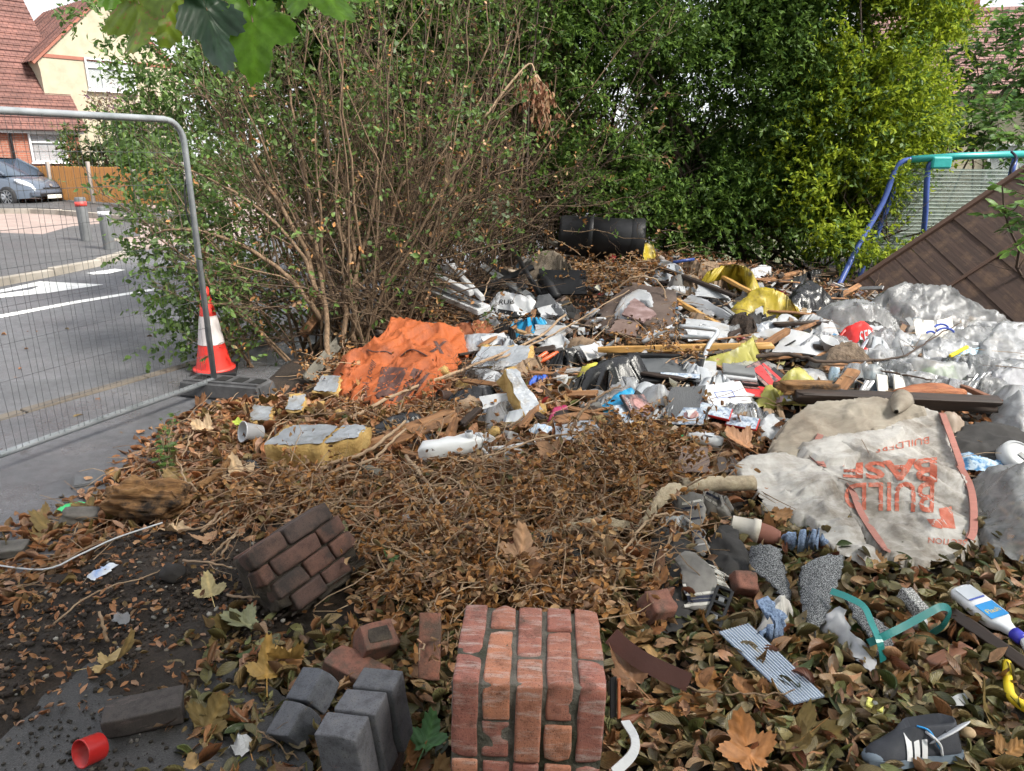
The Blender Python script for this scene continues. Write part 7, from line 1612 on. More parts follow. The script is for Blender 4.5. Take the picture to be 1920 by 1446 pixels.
def tool():
    t = thing('orange_tool', 'tool with two orange handles near the foam slab', 'tool')
    for a, b in (((1003, 676, .04), (1030, 658, .07)), ((1012, 680, .04), (1046, 660, .07))): q = MB(); A, B = P(*a), P(*b); q.tube([A, A.lerp(B, .3), A.lerp(B, .8), B], [.012, .016, .017, .01], 8); q.build('handle', orange_pl, t, True)
    q = MB(); q.tube([P(1003, 676, .04), P(985, 690, .02)], .012, 6); q.build('jaw', black_pl, t)
tool()
ragbag('blue_glove', 'bright blue rubber glove beside the tin can', 'glove', 1012, 712, 20, 10, blue_g, .07, .03, .03, 14, R(-25))
ragbag('crimson_packet', 'crimson crumpled food packet on the grey panel', 'packet', 1055, 778, 22, 17, pink_pl, .07, .02, .03, 12, R(-20))
ragbag('blue_packet', 'blue and white packet beside the crimson packet', 'packet', 1014, 805, 22, 9, M('blue_white_print', [(.1, .3, .6), (.6, .65, .72), (.15, .35, .65)], 30, .4), .05, .01, .01, 8)
ragbag('white_carrier_scrap', 'white carrier bag scrap above the mossy foam lump', 'plastic bag', 1112, 742, 34, 14, film_w, .07, .03, .04, 12)
ragbag('white_paper_scrap', 'white paper scrap beside the pale stick', 'paper', 962, 852, 20, 14, paper, .04, .01, .03, 12)
ragbag('green_film_scrap', 'bright green plastic scrap beside the white bottle', 'plastic', 1278, 826, 13, 9, green_pl, .05, .01, .03, 20)
ragbag('green_wrapper', 'green sweet wrapper at the pavement edge', 'wrapper', 138, 948, 26, 8, green_pl, .03, .01, .02, 16, R(-10), jag=.45)
ragbag('blue_white_wrapper', 'blue and white wrapper on the bare soil', 'wrapper', 188, 1072, 36, 8, M('blue_white_wrap', [(.2, .3, .55), (.6, .63, .68), (.65, .66, .68)], 12, .4), .03, .01, .015, 10, R(-26))
ragbag('clear_wrapper', 'small crumpled clear wrapper on the bare soil', 'wrapper', 227, 1160, 17, 12, film_c, .02, .01, .02, 20)
ragbag('fluff_lump', 'white fluffy lump on rusty conifer needles', 'fluff', 450, 1395, 13, 22, M('white_fluff', [(.5, .5, .52), (.62, .62, .64)], 60, .95, .9, 200, .01), .05, .03, .02, 30)
ragbag('paper_scrap', 'torn white paper scrap beside the yellow handle', 'paper', 1790, 1310, 22, 10, paper, .03, .005, .02, 16)
ragbag('blue_film_scrap', 'pale blue plastic film beside the light switch plate', 'plastic film', 1632, 712, 28, 16, film_b, .08, .03, .04, 12)
ragbag('teal_film_scrap', 'bright cyan plastic strip by the light switch plate', 'plastic', 1645, 730, 12, 10, blue_bag, .05, .01, .03, 14)
ragbag('white_tissue', 'white tissue lump beside the red edged disc case', 'tissue', 1448, 800, 20, 26, paper, .08, .02, .03, 10, R(-25))
ragbag('white_tissue', 'white tissue between the white sheets and the hardboard', 'tissue', 1118, 590, 16, 10, paper, .08, .02, .04, 14)
ragbag('white_bag_scrap', 'white plastic scrap beside the long thin branch', 'plastic bag', 1022, 625, 20, 12, film_w, .08, .02, .04, 14)
ragbag('white_bag_scrap', 'white plastic scrap near the drinks can', 'plastic bag', 1515, 712, 40, 18, film_w, .1, .03, .05, 10)
ragbag('foil_sheet', 'crumpled silver foil sheet behind the foam slab', 'foil', 905, 645, 50, 14, foil, .1, .02, .04, 12)
ragbag('foil_strip', 'long grey foil strip over the orange sack', 'foil', 890, 632, 62, 5, foil, .12, .005, .015, 10, R(-4))
ragbag('purple_bag', 'white bag with purple print at the edge of the drift', 'plastic bag', 1890, 712, 44, 16, M('purple_print', [(.6, .58, .62), (.66, .64, .68), (.3, .16, .34)], 16, .4), .08, .04, .05, 10)
ragbag('blue_umbrella', 'folded pale blue plastic with yellow handle on the drift', 'plastic', 1808, 668, 40, 10, M('pale_blue_sheet', [(.22, .33, .42), (.35, .47, .56)], 8, .4), .12, .03, .03, 12, R(-18))
plank('yellow_rod', 'short yellow plastic rod on the drift of film', (1780, 668, .13), (1815, 650, .15), .02, .02, yel_pl, 0, 'rod')
sw = thing('switch_plate', 'pair of cream plastic wall plates behind the black beam', 'wall plate', P(1672, 722, .07), (R(62), R(8), R(14)))
for x in (-.06, .05): box_obj('plate', (.1, .13, .012), box_w, sw, (x, 0, x*.2), (0, R(10), 0), .004, 2)
box_obj('socket_hole', (.03, .03, .004), black_pl, sw, (.02, .02, .012))
ragbag('note_paper', 'written white paper under the yellow tarpaulin corner', 'paper', 1475, 602, 22, 12, paper, .08, .01, .01, 8)
ragbag('white_bin_liner', 'small white crumpled bag beside the tarpaulin', 'plastic bag', 1360, 598, 14, 10, film_w, .06, .03, .03, 14)
ragbag('grey_bag', 'grey plastic bag beside the written paper', 'plastic bag', 1435, 616, 24, 12, M('grey_bag', [(.15, .17, .2), (.24, .26, .3)], 7, .35, .4, 25), .07, .03, .05, 12)
ragbag('dark_fur', 'dark matted fur scrap behind the end of the lath', 'fur', 1393, 608, 22, 22, M('dark_fur', [(.015, .01, .008), (.05, .032, .022)], 40, .95, .9, 120, .01), .14, .03, .05, 16)
for k, (a, b, c2, d2, lb) in enumerate(((1340, 622, 30, 12, 'white pipe elbow panel beside the fur scrap'), (1225, 628, 14, 8, 'pale paper scrap under the dead leaf clump'), (1270, 545, 30, 8, 'white paper scrap beside the hardboard edge'), (1490, 660, 16, 8, 'white scrap over the black beam'), (1440, 600, 20, 7, 'white polystyrene strip under the tarpaulin'), (1620, 672, 26, 16, 'white clear bag below the red bag'))): ragbag('white_scrap', lb, 'scrap', a, b, c2, d2, white_pl if k % 2 == 0 else paper, .07, .02, .03, 12)
tubes('white_cane', 'white plastic pipe lying beside the milk bottle', 'pipe', [[(915, 842, .04), (955, 838, .04), (1020, 826, .05)]], .012, white_pl)
tubes('white_cane', 'white curved strip below the milk bottle handle', 'pipe', [[(900, 838, .05), (918, 858, .03), (938, 880, .015)]], .012, white_pl)
tubes('white_wire', 'thin white cable trailing over the leaves by the pavement', 'cable', [[(-40, 1055, .03), (80, 1068, .03), (150, 1040, .04), (215, 1010, .04), (305, 980, .05)]], .004, white_pl)
tubes('blue_stick', 'short blue plastic tube at the back of the heap', 'tube', [[(1262, 492, .12), (1302, 486, .16)]], .014, blue_t)
log = chunk('rotten_log', (.42, .2, .22), rot_wood, None, P(278, 938, .085), (R(10), R(2), R(3)), .22, 5, 2.2); tag(log, 'short rotten orange log by the pavement edge', 'log')
for v in log.data.vertices: v.co += Vector((0, v.co.y, v.co.z))*(.35*noise.noise(Vector((v.co.x*5, v.co.y*45, v.co.z*45)))-.1*abs(noise.noise(Vector((v.co.x*14, v.co.y*90, v.co.z*90)))))

# more of the tip: odd pieces all over the heap
HLM = [('beside the yellow lath', 1280, 650), ('among the disc cases', 1330, 730), ('near the yellow tarpaulin', 1430, 570), ('by the hardboard', 1180, 590), ('beside the white sack', 960, 580), ('near the foam wedge', 980, 740), ('behind the black beam', 1640, 720), ('by the black casing', 1240, 690), ('near the tool with orange handles', 1030, 680), ('under the large white board', 1510, 650), ('near the black bin', 1130, 500), ('by the grey tube frame', 1320, 620), ('at the foot of the hedge', 1330, 500), ('by the blue bag', 1130, 750)]
KD = [('plastic_scrap', 'white plastic scrap', film_w, 'plastic'), ('paper_scrap', 'crumpled white paper', paper, 'paper'), ('plastic_scrap', 'torn black plastic', black_bag, 'plastic'), ('cardboard_scrap', 'soggy brown cardboard', M('cardboard', [(.12, .075, .045), (.22, .15, .095), (.3, .21, .14)], 8, .9), 'cardboard'), ('cloth_scrap', 'dark cloth scrap', cloth_d, 'cloth'), ('plastic_scrap', 'clear plastic scrap', film_m, 'plastic'), ('cloth_scrap', 'grey cloth scrap', cloth_g, 'cloth'), ('plastic_scrap', 'pale grey plastic sheet scrap', M('pale_grey_sheet', [(.3, .32, .35), (.45, .47, .5)], 7, .4), 'plastic'), ('wood_scrap', 'splintered brown wood', None, 'wood'), ('wood_scrap', 'dark broken wood', None, 'wood'), ('wood_scrap', 'splintered brown wood', None, 'wood'), ('wood_scrap', 'dark broken wood', None, 'wood'), ('cardboard_scrap', 'soggy brown cardboard', M('cardboard', []), 'cardboard'), ('board_scrap', 'broken white board', None, 'board')]
_r = random.Random(5)
for k in range(185):
    while True:
        a, b = _r.uniform(880, 1660), _r.uniform(495, 790)
        if b > 480+.00012*(a-1250)**2 and not (b > 700 and a > 1460) and not (1080 < a < 1270 and 535 < b < 635): break
    nm, lb, mt, ct_ = KD[_r.randrange(len(KD))]; lb = lb+' '+min(HLM, key=lambda q: (q[1]-a)**2+(q[2]-b)**2*2)[0]; sc_ = .8+(b-480)/600
    if nm == 'wood_scrap':
        an = _r.gauss(-.1, .6); l = _r.uniform(40, 120)*sc_; plank(nm, lb, (a-math.cos(an)*l/2, b-math.sin(an)*l/4, _r.uniform(.02, .1)), (a+math.cos(an)*l/2, b+math.sin(an)*l/4, _r.uniform(.02, .1)), _r.uniform(.03, .07), _r.uniform(.012, .03), (ply if 'brown' in lb[:18] else beam_d), _r.uniform(-.5, .5), 'wood', 'heap odds and ends', True)
    elif nm == 'board_scrap':
        w_, h_ = _r.uniform(14, 30)*sc_, _r.uniform(8, 15)*sc_; an = _r.uniform(-.6, .6); q = [(a+x*w_*math.cos(an)-y*h_*math.sin(an), b+x*w_*math.sin(an)*.5+y*h_, .05+.05*(y < 0)) for x, y in ((-1, 1), (1, 1), (1, -1), (-1, -1))]; board(nm, lb, q, .008, white_bd, 'board', 'heap odds and ends', n=4)
    else: ragbag(nm, lb, ct_, a, b, _r.uniform(16, 36)*sc_, _r.uniform(8, 16)*sc_, mt, _r.uniform(.06, .14), .02, .045, 8, _r.uniform(-.5, .5), 10, .35, group='heap odds and ends')

MLM = [('in front of the foam block', 560, 900), ('beside the tilted masonry', 700, 1000), ('below the milk bottle', 860, 900), ('around the beige carpet strip', 1100, 960), ('below the disc cases', 1180, 830), ('behind the brick pier', 980, 1080), ('by the rotten log', 380, 900), ('below the foam wedge', 980, 820)]
MK = [('wood_scrap', 'weathered wood splinter', ply), ('slate_piece', 'dark slate piece', M('slate', [(.03, .03, .033), (.07, .07, .075)], 6, .7)), ('foam_crumb', 'yellow foam crumb', foam), ('paper_scrap', 'torn pale paper', paper), ('cardboard_scrap', 'soggy cardboard piece', MAT['cardboard']), ('brick_chip', 'red brick chip', brick_l), ('wood_scrap', 'grey wood splinter', ply_grey), ('plastic_scrap', 'torn black plastic', black_bag)]
for k in range(64):
    a, b = _r.uniform(440, 1270), _r.uniform(800, 1090)
    if (a < 720 and b > 920) or (a < 720 and 790 < b < 890 and a > 480): continue
    nm, lb, mt = MK[_r.randrange(len(MK))]; lb += ' '+min(MLM, key=lambda q: (q[1]-a)**2+(q[2]-b)**2)[0]; gp = 'odd pieces in the dry litter'
    if nm == 'wood_scrap': an = _r.gauss(-.3, .6); l = _r.uniform(40, 110); plank(nm, lb, (a, b, .02), (a+math.cos(an)*l, b+math.sin(an)*l*.5, .04), _r.uniform(.02, .05), .014, mt, _r.uniform(-.4, .4), 'wood', gp, True)
    elif nm in ('slate_piece', 'foam_crumb', 'brick_chip'): sz = _r.uniform(.05, .12); frag(lb, a, b, .015, (sz*1.3, sz, sz*(.3 if nm == 'slate_piece' else .7)), (_r.uniform(-.4, .4), _r.uniform(-.4, .4), _r.uniform(0, 3)), mt, True, .25, nm, nm.split('_')[0], gp)
    else: ragbag(nm, lb, nm.split('_')[0], a, b, _r.uniform(14, 30), _r.uniform(8, 16), mt, .06, .01, .03, 9, _r.uniform(-.5, .5), 10, .35, group=gp)
# ------------------------------------------------------------------ branches lying about
def stick(label, pts, r0, r1, mat=bark_p, name='fallen_branch', side=0, group='branches lying on the heap'):
    q = curve_pts([P(*p) for p in pts], 6); q = [p+Vector((random.gauss(0, .004), random.gauss(0, .004), random.gauss(0, .003))) for p in q]
    t = thing(name, label, 'branch', group=group); mb = MB(); mb.tube(q, [r*random.uniform(.9, 1.1) for r in taper(r0, r1, len(q))], 8); mb.build('limb', mat, t, True)
    if side:
        mb = MB(); twiggy(mb, q, side, .25, r1*.6, .15, .2, 1); mb.build('side_twigs', mat, t)['kind'] = 'stuff'
    return t
stick('long thin branch slanting up past the orange sack', [(640, 792, .04), (740, 742, .07), (850, 700, .09), (930, 668, .11), (1010, 632, .12), (1060, 590, .14)], .013, .009, side=3)
stick('thin branch running parallel below the long one', [(930, 676, .1), (985, 652, .1), (1040, 625, .12), (1110, 585, .15), (1180, 545, .18)], .008, .005, side=5)
stick('forked branch crossing the weathered plank', [(562, 902, .03), (620, 870, .06), (690, 845, .08), (735, 812, .1), (760, 790, .12)], .012, .008)
stick('lower fork of the branch over the plank', [(585, 908, .02), (640, 880, .05), (700, 862, .07), (725, 838, .09), (760, 805, .1)], .01, .007)
stick('pale branch running down through the dry leaves', [(760, 855, .06), (800, 905, .07), (830, 960, .07), (870, 1010, .06), (940, 1085, .04)], .011, .006, side=8)
stick('thin pale branch fork in the dry leaves', [(800, 880, .06), (850, 900, .08), (875, 930, .08), (880, 945, .07)], .006, .004, side=3)
stick('arched thin branch above the dry leaf clump', [(840, 870, .05), (930, 850, .08), (1020, 820, .12), (1110, 820, .12), (1150, 870, .08), (1190, 930, .05)], .007, .004, side=5)
stick('dark branch standing up beside the crimson packet', [(1065, 818, .03), (1090, 775, .08), (1120, 745, .12), (1165, 722, .15)], .012, .006, bark, side=3)
stick('black jagged branch across the white board', [(1410, 670, .1), (1480, 665, .13), (1530, 676, .13), (1600, 678, .12), (1650, 675, .1)], .016, .009, bark_d)
stick('dark forked twig over the plastic drift', [(1640, 678, .12), (1700, 665, .14), (1740, 640, .17), (1800, 605, .2)], .008, .004, bark_d, side=4)
stick('long thin dark twig across the plastic drift', [(1600, 690, .1), (1680, 700, .12), (1740, 712, .12), (1810, 728, .1)], .008, .004, bark_d)
stick('curved twig above the dark cloth hollow', [(1150, 1105, .03), (1168, 1040, .08), (1205, 985, .12), (1240, 965, .13), (1290, 960, .13)], .007, .005)
stick('long thin twig across the ribbed strip', [(1280, 1290, .03), (1360, 1300, .05), (1430, 1302, .05), (1490, 1296, .05)], .004, .002, bark, side=2)
stick('short pale stub stick standing in the bare soil', [(200, 1205, .0), (196, 1175, .05), (186, 1145, .09)], .007, .005)
stick('bent thick branch beside the rotten log', [(370, 912, .04), (400, 895, .06), (425, 870, .08), (442, 842, .12)], .022, .014, rot_wood)
stick('thin red twig beside the blue brick pair', [(430, 1325, .03), (490, 1375, .03), (560, 1425, .02)], .004, .002, bark, side=4)
stick('arched dead stems behind the hardboard panel', [(1150, 545, .2), (1190, 520, .3), (1230, 525, .26), (1250, 560, .14), (1258, 600, .06)], .008, .005, side=4)
stick('thin upright twig beside the white sack', [(895, 605, .06), (905, 560, .2), (920, 520, .3)], .007, .004)
stick('brown branch lying under the milk bottle', [(795, 872, .03), (840, 862, .05), (880, 855, .05), (905, 850, .04)], .018, .012, bark)
stick('small dark stake beside the foam scrap', [(545, 785, .02), (548, 745, .1)], .007, .005, bark_d)
stick('small dark stake in front of the foil block', [(512, 845, .05), (518, 800, .14)], .008, .006, bark_d)
stick('pair of thin straw stems across the soil', [(100, 1170, .02), (180, 1110, .03), (260, 1085, .03), (330, 1055, .03)], .004, .002)
TLM = [('in front of the foam block', 560, 900), ('beside the tilted masonry', 700, 1000), ('below the milk bottle', 860, 900), ('around the carpet edge', 1100, 960), ('by the weathered plank', 800, 790), ('below the disc cases', 1180, 830), ('behind the brick pier', 980, 1100), ('on the hardboard', 1150, 620), ('on the disc case stack', 1400, 700), ('among the white boards', 1340, 580), ('over the plastic drift', 1620, 680), ('by the rotten log', 380, 930), ('near the foam wedge', 980, 740)]
for k in range(100):      # lesser sticks, one by one
    a, b = random.uniform(330, 1250), random.uniform(760, 1130)
    if k > 70: a, b = random.uniform(900, 1700), random.uniform(530, 760)
    an = random.gauss(-.45, .5); l = random.uniform(40, 130); bw = random.uniform(-18, 18)
    stick('thin dead twig lying loose '+min(TLM, key=lambda q: (q[1]-a)**2+(q[2]-b)**2)[0], [(a, b, .03), (a+math.cos(an)*l*.5, b+math.sin(an)*l*.5+bw, .07), (a+math.cos(an)*l, b+math.sin(an)*l, .05)], random.uniform(.004, .009), .003, random.choice((bark_p, bark, bark_p)), 'dead_twig', 2, 'loose dead twigs')

def dead_clump(label, centre, rx, ry, n, up=.12, size=.042, mat=CRUMB):
    """cut hedge branches with their small brown leaves still on"""
    t = thing('dead_branch', label, 'branch', group='cut branches with brown leaves'); mb = MB(); C = []; D = []
    for k in range(n):
        a, b = random.gauss(centre[0], rx*.5), random.gauss(centre[1], ry*.5); p = P(a, b, random.uniform(.01, up)); d = Vector((random.gauss(0, 1), random.gauss(0, .8), random.gauss(.1, .4))).normalized(); l = random.uniform(.14, .36)
        q = stem_path(p, p+d*l, .2, 5, .012); q = [Vector((v.x, v.y, max(v.z, g(v.x, v.y)+.015))) for v in q]; mb.tube(q, taper(.0042, .0016, 6), 4, False)
        for v in q[1:]:
            for _ in range(3): C.append(tuple(v+Vector((random.gauss(0, .025), random.gauss(0, .025), random.gauss(.004, .016))))); D.append((random.gauss(0, 1), random.gauss(0, 1), random.gauss(-.3, .5)))
    mb.build('twigs', bark_p, t)['kind'] = 'stuff'; C = np.array(C); C[:, 2] = np.maximum(C[:, 2], G(C[:, 0], C[:, 1])+.012)
    o = many('dead_leaves', CURL, C, dirm(np.array(D), RNG.normal(0, 1.5, len(C))), size*RNG.uniform(.6, 1.25, len(C)), mat, t); o['kind'] = 'stuff'
CURL = [leaf_t(3, .5, .9, .7, .5), leaf_t(3, .45, 1.2, -.8, -.6), leaf_t(3, .6, .6, 1.0, .9), leaf_t(3, .5, .4, .4, .3)]
dead_clump('clump of cut branches with dry brown leaves below the black bin', (1150, 505), 90, 50, 60, .25)
dead_clump('dry brown leaf clump hanging over the lath end', (1255, 650), 40, 40, 26, .14)
dead_clump('dry golden leaf clump beside the white bottle', (1185, 850), 110, 60, 100, .13)
dead_clump('dry branch tangle behind the upended brick pier', (1000, 1090), 200, 60, 110, .09, .045)
dead_clump('dry branch tangle beside the tilted masonry', (810, 1020), 110, 110, 120, .12, .04)
dead_clump('dry branch tangle below the foam block', (560, 930), 150, 40, 50, .06, .04)
dead_clump('dry twigs and leaves under the orange sack', (790, 790), 130, 30, 30, .05, .04)
dead_clump('dry leafy branches around the carpet edge', (1090, 930), 150, 55, 80, .1, .042)
dead_clump('dry leaves caught under the window frame', (860, 605), 90, 26, 26, .1, .04)
dead_clump('dry leaves in front of the bare shrub', (650, 680), 70, 34, 26, .1, .045)
def roots():
    t = thing('root_tangle', 'tangled fibrous brown root ball behind the foam wedge', 'roots'); mb = MB(); c = P(915, 700, .05)
    for k in range(220):
        p = c+Vector((random.gauss(0, .12), random.gauss(0, .1), random.gauss(0, .03))); q = stem_path(p, p+Vector((random.gauss(0, .09), random.gauss(0, .09), random.gauss(0, .04))), .5, 4, .01); mb.tube(q, .0016, 3, False)
    mb.build('fibres', bark_d, t)['kind'] = 'stuff'; chunk('root_core', (.3, .2, .1), soil, t, c-Vector((0, 0, .02)), amp=.4)
roots()

# ------------------------------------------------------------------ leaf litter
def ground_pts(n, box, polys, soft=25):
    x = RNG.uniform(box[0], box[1], n); y = RNG.uniform(box[2], box[3], n); z = G(x, y); a, b = px_of(x, y, z); a = a+RNG.normal(0, soft, n); b = b+RNG.normal(0, soft*.6, n)
    k = np.zeros(n, bool)
    for p in polys: k |= inpoly(a, b, p)
    k &= x > np.interp(y, EY, EX)-.12*RNG.random(n)
    return np.c_[x, y, z][k]
def litter(name, label, pts, templ, smin, smax, mat, pile=.04, tilt=.5, base=-.038):
    n = len(pts); T = pts.copy(); h_ = RNG.random(n)**1.2*pile; T[:, 2] += base+h_
    Rm = rotm(RNG.normal(0, tilt, n)+np.where(RNG.random(n) < .3, math.pi, 0), RNG.normal(0, tilt, n), RNG.uniform(0, 6.28, n))
    return tag(many(name, templ, T, Rm, RNG.uniform(smin, smax, n), mat), label, kind='stuff')
MP = [maple_t(.6, s) for s in range(5)]
LT = [leaf_t(5, .46, .55, .5, .4), leaf_t(5, .42, .9, -.5, -.5), leaf_t(5, .5, .3, .9, .8), leaf_t(5, .44, 1.2, .3, .2), leaf_t(5, .5, .2, -.3, .5, wav=.03), leaf_t(5, .38, 1.4, .6, -.9)]
FRONT = [[(400, 1170), (560, 1190), (700, 1150), (900, 1080), (1180, 1090), (1260, 1010), (1400, 960), (1560, 990), (1700, 1040), (1920, 960), (2050, 1000), (2050, 1560), (300, 1560), (330, 1300)]]
LEFT = [[(-60, 1010), (120, 960), (225, 860), (300, 800), (440, 745), (560, 760), (560, 930), (470, 1000), (330, 985), (230, 1010), (180, 1060), (40, 1120), (-60, 1180)], [(560, 760), (900, 720), (1000, 900), (700, 960), (560, 930)]]
MID = [[(430, 760), (700, 740), (1050, 700), (1400, 780), (1450, 900), (1300, 960), (1280, 1100), (900, 1150), (700, 1160), (640, 930), (420, 960)]]
HEAP = [[(480, 720), (640, 600), (900, 480), (1250, 470), (1600, 540), (1900, 640), (1900, 900), (1500, 980), (1000, 800), (600, 780)]]
litter('leaf_litter', 'olive and brown curled laurel leaf litter', ground_pts(30000, (-1.4, 4.2, 1.1, 4.2), FRONT), LT, .036, .098, LAUREL, .055, .5)
litter('leaf_litter', 'brown and orange leaves mixed in the laurel litter', ground_pts(2400, (-1.4, 4.2, 1.1, 4.2), FRONT), LT+CURL, .03, .11, BROWN, .055, .5)
litter('leaf_litter', 'orange brown fallen leaves heaped by the pavement', ground_pts(22000, (-2.8, .4, 2.4, 5.6), LEFT), LT+CURL, .045, .085, BROWN, .045, .5)
_mp = ground_pts(24000, (-2.0, 2.2, 2.3, 5.4), MID); _mp = _mp[np.array([noise.noise(Vector((a*3.2, b*3.2, 1)))+.6*noise.noise(Vector((a*8, b*8, 5))) for a, b, c in _mp])+RNG.normal(0, .12, len(_mp)) > -.08]
litter('leaf_litter', 'larger tan leaves lying over the small litter', ground_pts(9500, (-2.0, 2.2, 2.3, 5.4), MID), LT+LT+MP[:1], .045, .12, BROWN, .035, .5, -.012)
litter('leaf_litter', 'olive and tan leaves lying over the small litter', ground_pts(2600, (-2.0, 2.2, 2.3, 4.6), MID), LT, .045, .1, LAUREL, .035, .5, -.01)
litter('leaf_litter', 'dry golden brown small leaf litter', _mp, CURL, .022, .07, CRUMB, .05, .9)
litter('leaf_litter', 'brown leaf fragments over the heap', ground_pts(26000, (-1.6, 5, 3.2, 8.4), HEAP), CURL+LT[:2], .025, .06, BROWN, .05, .8)
litter('leaf_litter', 'sparse leaf fragments on the bare soil', ground_pts(2600, (-2.4, -.6, 1.4, 3.4), [[(-60, 1180), (200, 1040), (420, 1000), (520, 1180), (380, 1260), (-60, 1400)]]), CURL, .015, .045, BROWN, .01, .5, .004)
litter('leaf_litter', 'lobed maple leaves among the litter', ground_pts(700, (-2.6, 3.5, 1.4, 5.2), FRONT+LEFT+MID), MP, .10, .19, MAPLE, .04, .35, -.02)
# twigs, chips and soil crumbs
def twig_scatter(name, label, pts, lmin, lmax, r, mat, pile=.05):
    mb = MB()
    for x, y, z in pts:
        p = Vector((x, y, z-.02+random.random()**1.5*pile)); a = random.uniform(0, 6.28); l = random.uniform(lmin, lmax); e = p+Vector((math.cos(a)*l, math.sin(a)*l, random.gauss(0, .12)*l)); e.z = max(e.z, g(e.x, e.y)+.01) if l > .1 else e.z
        q = stem_path(p, e, .16, 3, .006); mb.tube(q, taper(r*random.uniform(.6, 1.3), r*.5, 4), 4, False)
    return tag(mb.build(name, mat), label, kind='stuff')
twig_scatter('twig_litter', 'thin dry twigs over the litter', ground_pts(4200, (-2.2, 2.2, 2.3, 5.4), MID+LEFT)[:1500], .06, .34, .003, stick_m, .05)
mb = MB()
for x, y, z in ground_pts(2600, (-2.0, 1.8, 2.4, 5.2), [[(450, 900), (700, 890), (1000, 890), (1260, 900), (1230, 1100), (900, 1130), (720, 1120), (690, 960), (450, 940)]])[:420]:
    p = Vector((x, y, z+random.uniform(0, .09))); a = random.uniform(0, 6.28); l = random.uniform(.2, .6); e = p+Vector((math.cos(a)*l, math.sin(a)*l, 0)); e.z = g(e.x, e.y)+random.uniform(0, .1); q = stem_path(p, e, .3, 6, .014); r_ = random.uniform(.0018, .004); mb.tube(q, taper(r_, r_*.5, 7), 4, False)
tag(mb.build('twig_litter', stick_m), 'tangled thin stems over the dry litter', kind='stuff')
twig_scatter('twig_litter', 'broken twigs over the rubbish', ground_pts(1500, (-1.6, 4, 3.4, 8.2), HEAP)[:800], .08, .4, .003, stick_m, .12)
PEB = []
for s in range(3):
    bm = bmesh.new(); bmesh.ops.create_icosphere(bm, subdivisions=1, radius=.5)
    V = np.array([tuple(Vector(v.co)*(1+.35*noise.noise(v.co*2+Vector((s*5, 0, 0))))) for v in bm.verts]); V[:, 2] *= .6; PEB.append((V, [], [tuple(v.index for v in f.verts) for f in bm.faces], np.zeros((len(V), 2)))); bm.free()
def gravel(name, label, pts, a, b, mat): n = len(pts); T = pts.copy(); T[:, 2] += .004; S = a+(b-a)*RNG.random(n)**3; return tag(many(name, PEB, T, rotm(RNG.normal(0, .4, n), RNG.normal(0, .4, n), RNG.uniform(0, 6, n)), S, mat), label, kind='stuff')
gravel('soil_crumbs', 'dark soil crumbs and grit', ground_pts(16000, (-2.6, 0, 1.4, 3.8), SOILP), .006, .03, island('soil_crumb', [(.02, .015, .012), (.035, .026, .02), (.05, .038, .03), (.028, .02, .016)], .95, .4))
gravel('pebbles', 'small grey pebbles in the soil', ground_pts(1500, (-2.6, 0, 1.4, 3.8), SOILP), .006, .028, island('pebble', [(.12, .11, .1), (.2, .19, .17), (.3, .28, .25), (.16, .12, .09)], .9, .2))
SLABP = np.c_[RNG.uniform(-2.0, -.9, 1800), RNG.uniform(1.4, 2.3, 1800), np.full(1800, .011)]
gravel('apron_grit', 'grit on the concrete apron', SLABP[inpoly(*px_of(SLABP[:, 0], SLABP[:, 1], SLABP[:, 2]), [(0, 1400), (100, 1300), (230, 1230), (330, 1235), (350, 1300), (300, 1446), (0, 1446)])], .003, .022, island('apron_grit', [(.02, .016, .013), (.03, .025, .02), (.06, .05, .045), (.12, .11, .1), (.025, .02, .016)], .9, .2))
rub = ground_pts(900, (-1.4, 4.4, 3.4, 8.2), HEAP)[:420]
gravel('rubble', 'small rubble and broken bits in the heap', rub, .03, .12, island('rubble', [(.03, .025, .022), (.2, .17, .15), (.12, .06, .045), (.4, .38, .36), (.06, .05, .045), (.22, .14, .08)], .9, .5, 40))
SCP = [diamond_t(.8, .2), diamond_t(1.1, -.15), leaf_t(2, .9, .3, .5)]
litter('scrap_litter', 'torn paper and plastic scraps over the heap', ground_pts(2400, (-.8, 4.6, 4.2, 8), [[(900, 560), (1250, 520), (1600, 560), (1900, 640), (1900, 740), (1450, 800), (1000, 740)]]), SCP, .03, .1, island('scraps', [(.6, .61, .63), (.5, .5, .5), (.3, .32, .36), (.66, .66, .66), (.2, .12, .08), (.1, .25, .45), (.45, .42, .36), (.04, .04, .045), (.55, .5, .2), (.62, .63, .66), (.4, .05, .05)], .5, .2), .1, .6)

mb = MB()
for x, y, z in ground_pts(1500, (-1, 4.4, 3.9, 8), [[(900, 540), (1250, 500), (1600, 550), (1880, 640), (1880, 740), (1450, 820), (1000, 760)]])[:330]:
    mb.box((x, y, z+random.uniform(0, .07)), (random.uniform(.05, .26), random.uniform(.012, .05), random.uniform(.006, .02)), Euler((random.gauss(0, .4), random.gauss(0, .3), random.uniform(0, 3.14))).to_matrix())
tag(mb.build('splinters', island('splinter', [(.05, .03, .02), (.2, .12, .07), (.03, .03, .032), (.45, .46, .48), (.3, .2, .1), (.12, .08, .06), (.55, .56, .58), (.02, .02, .02)], .7, .2)), 'broken wood and plastic splinters in the heap', kind='stuff')
